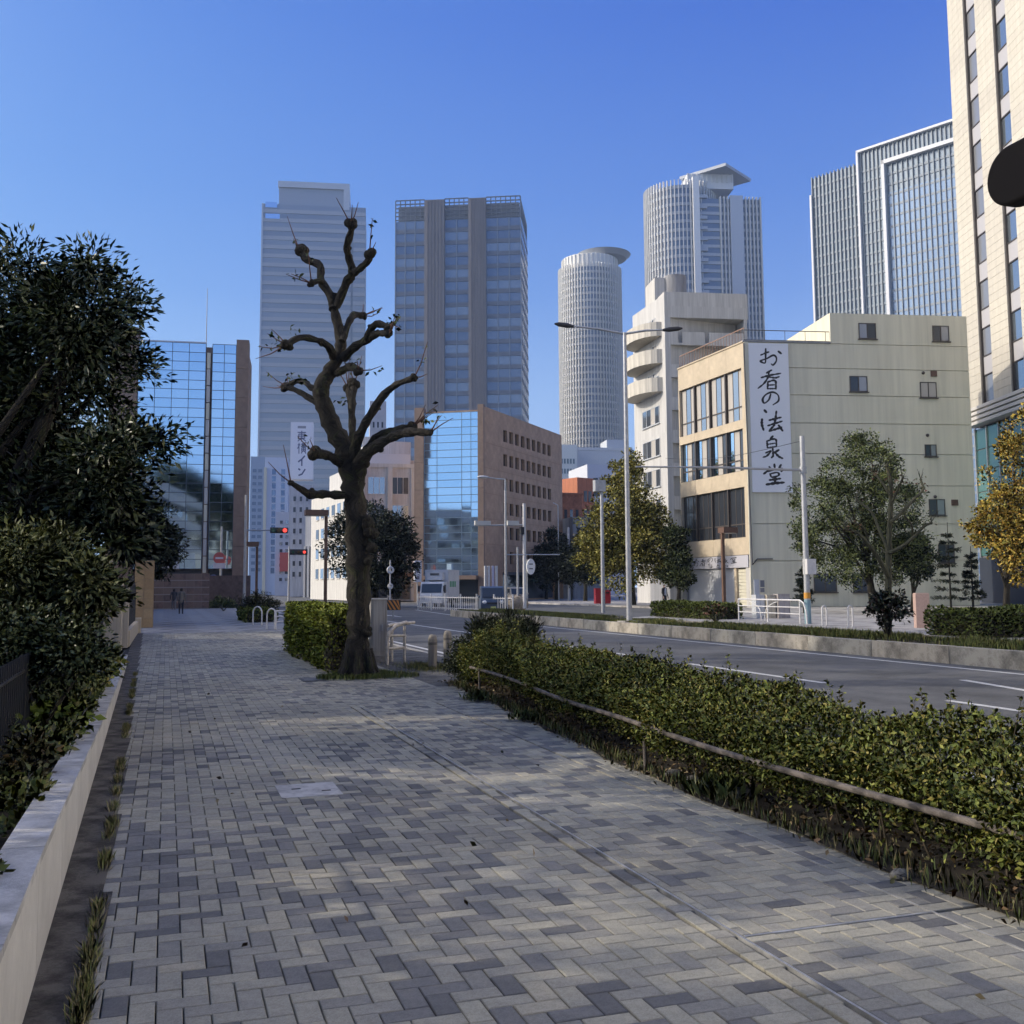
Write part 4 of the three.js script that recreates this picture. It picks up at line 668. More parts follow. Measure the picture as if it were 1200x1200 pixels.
{ // grid-faced podium below the cylindrical tower, red-brick flats, small blocks
  let F = wallAt(656, 330, 100); block('gridded_hotel', 'white block with a fine grid of windows below the cylindrical tower', 'building', F, sAt(F, 677), 20, hAt(F, 665, 521), M([.66, .66, .60], .7), { win: { cols: 5, rows: 12, w: .6, h: .5, y0: .1, glass: M([.14, .19, .20], .2) } });
  F = wallAt(677, 340, 101); const g = block('banded_white_block', 'broad white block with a window grid and roof pavilion', 'building', F, sAt(F, 742), 20, hAt(F, 705, 528), M([.56, .56, .55], .7), { win: { cols: 11, rows: 8, w: .62, h: .52, glass: M([.12, .15, .19], .3) }, top: 1 });
  const rp = new MB(); rp.wbox(F, 11, sAt(F, 742) - 2, hAt(F, 705, 528) + 1, hAt(F, 705, 514), -12, -2); rp.build('roof_pavilion', M([.42, .45, .48], .6), g);
  F = wallAt(678, 165, 70); block('orange_flats', 'orange rendered flats behind the yellow-green tree', 'apartment building', F, sAt(F, 696), 9, hAt(F, 685, 560), M([.56, .20, .10], .8, { n: ['streak', .2, [3, 5]] }), { win: { cols: 2, rows: 5, x0: .35, w: .7, h: .6 } });
  F = wallAt(658, 150, 92); block('red_roof_house', 'small dark red house beyond the brown office', 'house', F, sAt(F, 682), 9, hAt(F, 668, 580), WM.brickRed, { win: { cols: 3, rows: 3, w: .5, h: .5, glass: [GL.dark, GL.pale] }, top: .3 });
  F = wallAt(672, 138, 92); block('glazed_low_block', 'low grey block with pale green glazing behind the street trees', 'building', F, sAt(F, 712), 9, hAt(F, 690, 606), WM.grey, { win: { cols: 5, rows: 3, w: .75, h: .6, glass: [GL.green, GL.pale, GL.dark] } });
  F = wallAt(690, 190, 95); block('pale_side_block', 'pale block with dark balcony slots beside the white apartment', 'building', F, sAt(F, 742), 12, hAt(F, 730, 545), M([.52, .54, .58], .8), { win: { cols: 5, rows: 8, w: .6, h: .5 } });
}
// ---- street buildings on the footpath's side, mostly hidden by the trees or beyond the frame; they shade the street, show in the mirror glass, or are added to bounce light
{
  let F = new Wall(V(-9.5, 0, -18), 0); block('garden_wing', 'low pale rendered wing behind the fenced garden trees', 'building', F, 20, 9, 6.6, WM.offwhite, { win: { cols: 6, rows: 2, w: .6, h: .5, glass: [GL.dark, GL.pale], frame: 2 }, top: .3 });
  F = new Wall(V(-9, 0, -47), 0); const b = block('balcony_flats', 'white balcony flats beyond the tiled gate pillar', 'apartment building', F, 47, 14, 14, WM.white, { win: { cols: 12, rows: 4, w: .55, h: .5, glass: [GL.dark, GL.pale] }, top: .4 });
  for (let k = 1; k < 5; k++) { const m = new MB(); m.wbox(F, 0, 47, k * 3.1 - .2, k * 3.1 + .9, .02, 1.3); m.build('balcony', WM.white, b); }
  F = new Wall(V(29.5, 0, -24), 180); block('added_pale_office', 'added unseen pale office block across the road, bouncing light to the footpath', 'office building', F, 96, 16, 58, M([.80, .74, .63], .8, { n: ['streak', .1, [4, 5]] }), { win: { cols: 18, rows: 8, w: .4, h: .5, glass: [GL.pale, GL.grey] }, top: .5 });  // unseen block added, sized and toned to bounce light into the shade
  F = new Wall(V(-12, 0, 46), -78); const c = block('terrace_flats', 'cream flats with dark balcony bands, on the far side of the garden office', 'apartment building', F, 34, 14, 24, WM.cream, { win: { cols: 9, rows: 6, w: .8, h: .55, glass: GL.darkB } });
}
// ================================================================ vegetation
const leafMats = {};
function leafMat(key, rough = .75, tr = .3) { return leafMats[key] || (leafMats[key] = new THREE.MeshPhysicalMaterial({ vertexColors: true, roughness: rough, side: THREE.DoubleSide, transmission: tr, thickness: 0 })); }
const LEAF = leafMat('soft', .72, .28), LEAF_GLOSS = leafMat('gloss', .42, .18), NEEDLE = leafMat('needle', .85, .12);
// n leaves: at(i) returns {c, out}; each a folded diamond of two faces
function leaves(n, at, o, origin) {
  const r = o.r, P = new Float32Array(n * 12), N = new Float32Array(n * 12), K = new Float32Array(n * 12), I = new Uint32Array(n * 6), U = new Float32Array(n * 8);
  const d = V(0, 0, 0), s = V(0, 0, 0), nn = V(0, 0, 0);
  for (let i = 0; i < n; i++) {
    const { c, out } = at(i), L = o.len * (.6 + .8 * r()), W = L * o.asp * (.8 + .4 * r()), w = o.wild ?? 1;
    d.set(out.x + w * (r() - .5) * 2, out.y + w * (r() - .5) * 2 + (o.lift ?? 0), out.z + w * (r() - .5) * 2).normalize();
    s.set(r() - .5, (r() - .5) * .6, r() - .5).cross(d).normalize(); nn.copy(d).cross(s); if (nn.y < 0) nn.negate();
    const q = o.fold ?? .18, cs = o.colors[Math.floor(Math.pow(r(), o.skew ?? 1) * o.colors.length)], f = .8 + .4 * r(), b = i * 12;
    const bx = c.x - origin.x, by = c.y - origin.y, bz = c.z - origin.z;
    const v = [[0, 0, 0], [.45, .5, q], [1, 0, (o.curl ?? -.1)], [.45, -.5, q]];
    for (let k = 0; k < 4; k++) { const [a, e, h] = v[k]; P[b + k * 3] = bx + d.x * L * a + s.x * W * e + nn.x * W * h; P[b + k * 3 + 1] = by + d.y * L * a + s.y * W * e + nn.y * W * h; P[b + k * 3 + 2] = bz + d.z * L * a + s.z * W * e + nn.z * W * h; const sx = e * .7; N[b + k * 3] = nn.x - s.x * sx; N[b + k * 3 + 1] = nn.y - s.y * sx; N[b + k * 3 + 2] = nn.z - s.z * sx; K[b + k * 3] = cs[0] * f; K[b + k * 3 + 1] = cs[1] * f; K[b + k * 3 + 2] = cs[2] * f; }
    I.set([i * 4, i * 4 + 1, i * 4 + 2, i * 4, i * 4 + 2, i * 4 + 3], i * 6);
  }
  const g = new THREE.BufferGeometry(); g.setAttribute('position', new THREE.BufferAttribute(P, 3)); g.setAttribute('normal', new THREE.BufferAttribute(N, 3)); g.setAttribute('uv', new THREE.BufferAttribute(U, 2)); g.setAttribute('color', new THREE.BufferAttribute(K, 3)); g.setIndex(new THREE.BufferAttribute(I, 1)); return g;
}
function leafMesh(name, n, at, o, mat, parent) { const m = new THREE.Mesh(leaves(n, at, o, worldOf(parent)), mat); m.name = name; m.castShadow = m.receiveShadow = true; parent.add(m); return m; }
const dirRnd = (r) => { const z = r() * 2 - 1, a = r() * 2 * Math.PI, q = Math.sqrt(1 - z * z); return V(q * Math.cos(a), z, q * Math.sin(a)); };
// lobes: [{c, r}] -> clumps spread through each lobe, leaves spread through each clump
function crownSampler(lobes, r, clumpsPer, clumpR, shell = .55) {
  const cl = []; let tot = 0; for (const l of lobes) { const v = l.r ** 2; tot += v; l.acc = tot; }
  const count = Math.max(lobes.length * 3, Math.round(clumpsPer * lobes.length));
  for (let i = 0; i < count; i++) { const t = r() * tot, l = lobes.find((q) => q.acc >= t), d = dirRnd(r), k = l.r * (shell + (1 - shell) * Math.pow(r(), .6)) * (r() < .06 ? 1.15 : 1); const c = l.c.clone().add(V(d.x * k, d.y * k * (l.sy ?? 1), d.z * k)); cl.push({ c, d, R: clumpR * (.6 + .8 * r()) }); }
  return { cl, at: () => { const q = cl[Math.floor(r() * cl.length)], g = dirRnd(r), k = q.R * Math.pow(r(), .5); return { c: V(q.c.x + g.x * k, q.c.y + g.y * k * .75, q.c.z + g.z * k), out: V(q.d.x * .5 + g.x * .8, q.d.y * .4 + g.y * .6 + .1, q.d.z * .5 + g.z * .8) }; } };
}
const pxLobes = (list, D, spread, r, sy) => list.map(([x, y, rp, dd = 0]) => ({ c: atDepth(x, y, D + dd + (r() - .5) * spread), r: rp * (D + dd) / FOCAL, sy }));
function limbs(m, from, targets, r0, r) { for (const t of targets) { const mid = from.clone().lerp(t, .5).add(V((r() - .5) * .3, .15 * r() + .1, (r() - .5) * .3)); m.tube([from, from.clone().lerp(mid, .5), mid, mid.clone().lerp(t, .55), t], [r0, r0 * .85, r0 * .6, r0 * .42, r0 * .2], 6, true, .12, r); } }
// generic broad tree
function tree(name, label, base, crownLobes, o) {
  const r = rng(o.seed), root = thing(name, label, o.cat || 'tree', base, o.group);
  const top = crownLobes.reduce((a, l) => a.add(l.c), V(0, 0, 0)).multiplyScalar(1 / crownLobes.length), t = new MB(), h = top.y - base.y;
  const p = [base.clone(), base.clone().lerp(top, .25).add(V((r() - .5) * .1, 0, 0)), base.clone().lerp(top, .55).add(V((r() - .5) * .25, 0, (r() - .5) * .2)), top.clone().add(V(0, h * .15, 0))];
  t.tube(p, [o.tr * 1.25, o.tr, o.tr * .75, o.tr * .3], 9, true, .12, r); limbs(t, p[1], crownLobes.slice(0, 4).map((l) => l.c), o.tr * .5, r); limbs(t, p[2], crownLobes.slice(2, 9).map((l) => l.c), o.tr * .4, r);
  t.build('trunk', o.bark || MAT.bark, root);
  const s = crownSampler(crownLobes, r, o.clumps ?? 26, o.clumpR ?? .5, o.shell);
  leafMesh('crown', o.n, s.at, { len: o.len, asp: o.asp ?? .45, colors: o.colors, r, wild: o.wild, lift: o.lift, fold: o.fold }, o.mat || LEAF, root);
  return root;
}
const EVER = [[.042, .067, .032], [.058, .090, .040], [.077, .109, .042], [.064, .093, .054], [.106, .131, .042]];
const HEDGE = [[.096, .132, .029], [.144, .186, .036], [.204, .252, .043], [.276, .318, .050], [.360, .372, .066], [.384, .324, .072]], HEDGE_L = [[.10, .14, .026], [.15, .195, .032], [.20, .245, .038], [.25, .29, .046]];
// -- big evergreen over the garden fence
{
  const r = rng(301), L = pxLobes([[30, 345, 62], [92, 372, 66], [138, 352, 30], [130, 432, 48], [62, 450, 88], [168, 520, 34], [120, 545, 58], [40, 560, 84], [132, 608, 40], [45, 606, 62], [150, 632, 22], [8, 420, 80], [104, 312, 20], [20, 305, 26], [188, 505, 16], [155, 330, 12], [-40, 520, 90]], 11.4, 1.6, r);
  const base = V(-3.0, 0, -11.6);
  tree('evergreen_tree', 'large dark evergreen tree leaning over the garden fence and white wall', base, L, { seed: 302, tr: .17, n: 46000, len: .088, asp: .34, clumps: 40, clumpR: .26, shell: .35, colors: EVER, mat: LEAF_GLOSS, wild: .7, lift: -.1 });
  // behind it, a second crown that closes the view
  const L2 = pxLobes([[-20, 480, 80], [30, 600, 70], [70, 560, 60]], 14.5, 1.4, r);
  tree('garden_tree', 'dark leafy garden tree standing behind the large evergreen', V(-4.6, 0, -14.6), L2, { seed: 303, tr: .14, n: 9000, len: .13, asp: .4, clumps: 30, clumpR: .35, shell: .3, colors: EVER, mat: LEAF_GLOSS });
}
// -- garden shrubs behind and through the fence
{
  const r = rng(311); const S = (name, label, list, D, spread, n, len, asp, colors, mat, cr, seed) => { const L = pxLobes(list, D, spread, r), b = L[0].c.clone().setY(.1); const rt = thing(name, label, 'shrub', b); const q = rng(seed), st = new MB(); limbs(st, b, L.map((l) => l.c), .03, q); st.build('stems', MAT.bark, rt); const s = crownSampler(L, q, 24, cr, .4); leafMesh('foliage', n, s.at, { len, asp, colors, r: q, wild: .9 }, mat, rt); return rt; };
  S('garden_shrub', 'olive green shrub with bent bare stems behind the fence', [[30, 690, 52], [85, 700, 40], [116, 702, 20], [60, 655, 36], [100, 680, 24], [10, 650, 30]], 9.8, .8, 15000, .075, .35, [[.14, .17, .06], [.18, .21, .075], [.23, .25, .09]], LEAF, .22, 312);
  S('box_shrub', 'dense small-leaved dark shrub against the black railings', [[15, 760, 46], [60, 765, 38], [25, 808, 30], [92, 760, 24], [112, 745, 14]], 8.6, .7, 14000, .042, .5, [[.09, .125, .05], [.125, .16, .065], [.17, .205, .085]], LEAF_GLOSS, .2, 313);
  S('yellow_green_weed', 'bright yellow-green broad-leaved weed growing over the white wall', [[62, 838, 13], [74, 856, 14], [60, 868, 12], [88, 842, 9], [66, 884, 9]], 8.6, .25, 700, .085, .62, [[.22, .30, .045], [.30, .38, .06], [.16, .23, .04]], LEAF, .1, 314);
  S('creeping_shrub', 'brownish green creeping shrub spilling on the white wall top', [[30, 905, 22], [12, 930, 24], [8, 965, 18], [36, 880, 16], [14, 985, 10]], 6.4, .3, 2200, .05, .5, [[.10, .10, .03], [.14, .12, .035], [.07, .085, .025], [.17, .11, .04]], LEAF, .1, 315);
  S('wall_top_ivy', 'leafy weeds along the white wall top farther along the fence', [[112, 800, 9], [125, 785, 8], [135, 775, 6], [105, 815, 10]], 13.5, 1.0, 1100, .07, .5, HEDGE, LEAF, .12, 316);
}
{
  const r = rng(318), N = lattice(40, 21), m = new THREE.Mesh(leaves(15000, () => { let z, x; do { z = lerp(-3, -22, Math.pow(r(), 1.2)); x = wallX(z) - .1 - Math.pow(r(), 1.4) * 1.1; } while (N(x * 2.5, -z * 1.6) < .36); const h = Math.max(0, N(x * 2.5, -z * 1.6) - .3) * .8; return { c: V(x, lerp(.36, .17, (6 - z) / 30) + h * Math.pow(r(), .6) + .02, z), out: V(r() - .3, .5, r() - .5) }; }, { len: .055, asp: .5, r, wild: 1.1, lift: .3, colors: [[.11, .15, .035], [.16, .20, .045], [.20, .19, .055], [.08, .11, .03], [.24, .27, .06]] }, V(0, 0, 0)), LEAF);
  m.name = 'ground_cover'; m.castShadow = m.receiveShadow = true; tag(m, 'low leafy ground cover between the white wall and the railing', 'ground cover', null, 'stuff'); scene.add(m);
}
// -- clipped hedge along the road: leaves through a body with a bumpy top, over twiggy stems and an added dark core
function hedge(name, label, body, o) {
  const r = rng(o.seed), root = thing(name, label, 'hedge', o.base, o.group);
  const core = new MB(); o.core(core); core.build('added_dark_core', M([.05, .042, .028], 1, { n: ['fine', .8, [.3, .3]] }), root);  // dark solid added inside to block light through the leaves
  leafMesh('foliage', o.n, () => body(r), { len: o.len, asp: o.asp ?? .5, colors: o.colors || HEDGE, r, wild: o.wild ?? 1, lift: o.lift ?? .25, skew: o.skew }, o.mat || LEAF, root); return root;
}
{
  const sprigs = [];
  const N1 = lattice(64, 3), XO = 5.15, fall = (z) => Math.min(1, Math.max(0, (-z - 3.4) / 3.2));
  const topAt = (x, z) => lerp(.40, .76, fall(z)) + lerp(.2, .40, fall(z)) * (N1(x * .9 + 5, -z * .8) - .5) + .22 * (N1(x * 3.1, -z * 2.7 + 9) - .5) - .30 * Math.exp(-Math.max(0, x - bedX(z) - .12) / .15) - .22 * Math.exp(-Math.max(0, XO + .1 - x) / .12);
  const inner = (z) => bedX(z) + .15, Z0 = -1.6, Z1 = -16.6;
  const under = (y, z) => Math.max(0, .34 - y) * .9;                                   // the front leans back under the overhang
  { const q = rng(326); for (let i = 0; i < 520; i++) { const z = lerp(Z0, Z1, q()), x = lerp(inner(z) - .02, XO, q()); sprigs.push({ b: V(x, topAt(x, z) - .04, z), d: V(gauss(q) * .06, .06 + q() * q() * .24, gauss(q) * .06) }); } }
  const rt0 = hedge('roadside_hedge', 'long leafy roadside hedge with a rusty pipe rail in its front', (r) => {
    let z = lerp(Z0, Z1, r()), f = r(), x, y, out; const xi = inner(z), xo = XO;
    if (f < .56) { x = lerp(xi - .05, xo + .1, r()); y = topAt(x, z) - Math.pow(r(), 1.6) * .3; out = V((r() - .5) * .9, .6, (r() - .5) * .9); }
    else if (f < .64) { const q = sprigs[Math.floor(r() * sprigs.length)], k = r(); x = q.b.x + q.d.x * k + gauss(r) * .012; y = q.b.y + q.d.y * k; z = q.b.z + q.d.z * k + gauss(r) * .012; out = V((r() - .5) * 1.4, .45, (r() - .5) * 1.4); }
    else if (f < .9) { const k = Math.pow(r(), .6); y = lerp(.10, Math.max(.3, topAt(xi + .2, z)), k); x = xi - .05 + under(y, z) + .34 * (N1(-z * 1.9, y * 3 + 20) - .5) + .14 * (N1(-z * 5.5, y * 8 + 3) - .5) + Math.pow(r(), 2) * .25; out = V(-.8, .1, (r() - .5) * .8); }
    else { y = lerp(.1, Math.max(.2, topAt(xo - .1, z)), r()); x = xo + .05 - r() * .15; out = V(.8, .2, 0); }
    return { c: V(x, y, z), out };
  }, { seed: 321, base: V(4.6, 0, -9), n: 150000, len: .034, asp: .5, wild: 1.3, lift: .15, core: (m) => { for (let i = 0; i < 30; i++) { const z = lerp(Z0, Z1, i / 30), zz = lerp(Z0, Z1, (i + 1) / 30); m.box(inner(z) + .42, XO - .2, .06, Math.max(.14, topAt(4.6, z) - .34), zz, z); } } });
  // woody stems that show under the overhang and carry the shoots
  const sr = rng(327), stm = new MB(); for (let i = 0; i < 240; i++) { const z = lerp(Z0, Z1, sr()), x = inner(z) + .16 + sr() * .5, t = V(x - .1 + gauss(sr) * .12, Math.max(.2, topAt(x, z) - .1), z + gauss(sr) * .12); stm.tube([V(x, .02, z), V(x, .02, z).lerp(t, .5).add(V(gauss(sr) * .03, 0, gauss(sr) * .03)), t], [.010, .008, .004], 4, false); } for (const q of sprigs) stm.tube([q.b, q.b.clone().add(q.d)], [.003, .0015], 3, false); stuff(stm.build('stems', M([.10, .08, .055], .95), rt0));
  // taller dark bushes at its far end
  const L = [[556, 768, 28], [592, 768, 32], [560, 786, 26], [542, 775, 18], [604, 748, 24], [574, 748, 24], [616, 770, 22]], r2 = rng(331);
  const A = pxLobes(L, 16.9, .5, r2), b = ground(570, 800); const rt = thing('roadside_bush', 'tall dark bush with fine spiky shoots at the hedge end', 'bush', b); const q = rng(332), st = new MB(); limbs(st, b.clone(), A.map((l) => l.c), .03, q); st.build('stems', MAT.bark, rt); const s = crownSampler(A, q, 40, .16, .3); leafMesh('foliage', 24000, s.at, { len: .045, asp: .42, colors: [[.05, .07, .024], [.07, .092, .03], [.095, .115, .036]], r: q, lift: .3 }, LEAF, rt);
  const sp = crownSampler(pxLobes([[592, 738, 18], [566, 740, 16], [614, 742, 16]], 17.2, .3, q), q, 30, .14, .2); leafMesh('shoots', 5000, sp.at, { len: .10, asp: .14, colors: [[.035, .045, .02], [.05, .058, .026]], r: q, wild: .35, lift: 1.1 }, NEEDLE, rt);
  // rusty pipe rail on short posts in the front of the hedge
  const rail = thing('pipe_rail', 'rusty pipe rail on short posts along the hedge front', 'rail', V(3.85, 0, -8)); const pm = M([.20, .17, .145], .7, { n: ['coarse', .7, [.35, .5]], b: ['fine', .003, [.2, .2]] }); const pts = []; for (let z = -1; z > -15.5; z -= .6) pts.push(V(bedX(z) + .03 + .01 * Math.sin(z * 2), .385 + .012 * Math.sin(z * 1.3), z)); const pr = new MB(); pr.tube(pts, .022, 8); pr.build('pipe', pm, rail);
  for (let z = -1.6; z > -15.4; z -= 6.6) { const p = new MB(); p.tube([V(bedX(z) + .04, 0, z), V(bedX(z) + .035, .375, z)], .02, 7); p.build('post', pm, rail); }
  // soil of the bed and fallen leaves on it
  const bed = new MB(); for (let z = 0; z > -17; z -= 1) bed.quad(V(bedX(z) - .03 + .05 * Math.sin(z * 3), .012, z), V(6.05, .05, z), V(6.05, .05, z - 1), V(bedX(z - 1) - .03 + .05 * Math.sin((z - 1) * 3), .012, z - 1), [0, -z]); structure(bed.build('planting_bed', MAT.soil));
  const lr = rng(341), lit = new THREE.Mesh(leaves(2600, () => { const z = lerp(-1.5, -17, lr()); if (lr() < .018) return { c: V(lerp(-.2, 3.9, lr()), .012, z), out: V(lr() - .5, .06, lr() - .5) }; return { c: V(bedX(z) - .18 + Math.pow(lr(), .8) * .75, .03 + lr() * .02, z), out: V(lr() - .5, .1, lr() - .5) }; }, { len: .042, asp: .5, r: lr, wild: .3, colors: [[.24, .15, .08], [.30, .21, .10], [.18, .12, .07], [.34, .27, .14], [.15, .15, .06]] }, V(0, 0, 0)), LEAF); lit.name = 'fallen_leaves'; lit.castShadow = lit.receiveShadow = true; tag(lit, 'dry fallen leaves scattered under the roadside hedge', 'leaves', null, 'stuff'); scene.add(lit);
  // low weeds in front of the hedge
  const wr = rng(343); for (const [x, y, n, h, lab] of [[560, 822, 260, .10, 'pale grass tuft at the far end of the hedge bed'], [845, 935, 420, .13, 'green fern-like weed by a stone in front of the hedge'], [620, 845, 260, .1, 'small leafy weed patch under the thin pipe rail end']]) { const c = ground(x, y); const rt2 = thing('weed_tuft', lab, 'weed', c); leafMesh('foliage', n, () => ({ c: c.clone().add(V(gauss(wr) * .16, wr() * .05, gauss(wr) * .16)), out: V(wr() - .5, .9, wr() - .5) }), { len: h, asp: .22, r: wr, wild: .5, colors: [[.10, .14, .03], [.16, .18, .045], [.07, .10, .025]] }, LEAF, rt2); }
  const sn = rng(345); for (const [x, y, s] of [[790, 912, .07], [868, 938, .09], [812, 918, .06], [1055, 1030, .05]]) { const c = ground(x, y), m = new MB(); m.ball(c.clone().setY(s * .4), s, 1.2, .7, 1, 1); for (let i = 0; i < m.p.length; i++) m.p[i] += (sn() - .5) * s * .12; const o = m.build('bed_stone', M([.22, .21, .19], .9, { n: ['coarse', .4, [.3, .3]] })); tag(o, 'grey stone lying at the hedge foot', 'stone', 'stones at the hedge foot'); o.name = numbered('bed_stone'); }
}
// -- street hedges and bushes
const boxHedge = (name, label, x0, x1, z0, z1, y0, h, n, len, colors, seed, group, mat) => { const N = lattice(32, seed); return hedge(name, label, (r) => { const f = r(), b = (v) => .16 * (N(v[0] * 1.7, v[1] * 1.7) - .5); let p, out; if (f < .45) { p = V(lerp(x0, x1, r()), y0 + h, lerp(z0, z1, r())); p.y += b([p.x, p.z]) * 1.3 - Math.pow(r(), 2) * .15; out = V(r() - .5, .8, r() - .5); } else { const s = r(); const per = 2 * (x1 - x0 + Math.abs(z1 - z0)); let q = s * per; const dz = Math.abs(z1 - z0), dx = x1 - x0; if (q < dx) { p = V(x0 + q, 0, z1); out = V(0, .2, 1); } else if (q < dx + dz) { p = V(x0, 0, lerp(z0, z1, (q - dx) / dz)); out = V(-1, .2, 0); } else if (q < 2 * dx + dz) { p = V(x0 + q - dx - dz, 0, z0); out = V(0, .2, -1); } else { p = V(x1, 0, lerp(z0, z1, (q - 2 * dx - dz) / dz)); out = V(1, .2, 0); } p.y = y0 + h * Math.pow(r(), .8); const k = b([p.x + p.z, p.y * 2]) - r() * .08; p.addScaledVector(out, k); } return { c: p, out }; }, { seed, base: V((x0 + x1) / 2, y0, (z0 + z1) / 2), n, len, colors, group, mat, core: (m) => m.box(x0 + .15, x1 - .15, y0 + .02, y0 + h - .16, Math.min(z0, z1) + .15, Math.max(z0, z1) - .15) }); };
boxHedge('footpath_hedge', 'clipped hedge with yellow-green leaves coloured lighter for sunlight, beside the bare tree and grey cabinet', 2.9, 3.74, -27, -19.9, 0, 1.16, 26000, .07, [[.18, .23, .03], [.26, .33, .04], [.36, .42, .05], [.45, .48, .07]], 351);  // leaf palette lightened to stand in for sun on this hedge
boxHedge('corner_hedge', 'dark clipped hedge in front of the shop with the roller shutter', 24.6, 26.3, -50, -43.6, 0, .74, 11000, .10, HEDGE_L, 352);
boxHedge('forecourt_hedge', 'clipped hedge on the far pavement near the yellow tree', 22.6, 30, -26.6, -24.6, 0, .82, 15000, .10, HEDGE_L, 353);
boxHedge('kerb_hedge', 'dark low hedge by the white bicycle rail along the footpath', 3.6, 5.0, -56, -50.5, 0, .55, 5000, .11, HEDGE_L, 354);
{
  const bush = (name, label, list, D, base, n, len, colors, seed, mat = LEAF, cr = .3) => { const r = rng(seed), L = pxLobes(list, D, D * .02, r), rt = thing(name, label, 'bush', base); const st = new MB(); limbs(st, base.clone(), L.map((l) => l.c), .04, r); st.build('stems', MAT.bark, rt); const s = crownSampler(L, r, 40, cr, .3); leafMesh('foliage', n, s.at, { len, asp: .35, colors, r, lift: .5 }, mat, rt); };
  bush('round_bush', 'round olive bush beside the white bicycle rails', [[304, 708, 13], [292, 710, 11], [317, 711, 10], [300, 716, 11]], 60, ground(304, 724), 7000, .12, [[.05, .06, .02], [.07, .08, .024], [.09, .1, .03]], 361);
  bush('low_bush', 'low dark green bush in front of the stone course wall', [[258, 708, 8], [269, 709, 8], [249, 711, 6]], 86, ground(262, 716), 4000, .16, EVER.map((c) => c.map((v) => v * 1.7)), 362);
  const m = new MB();
}
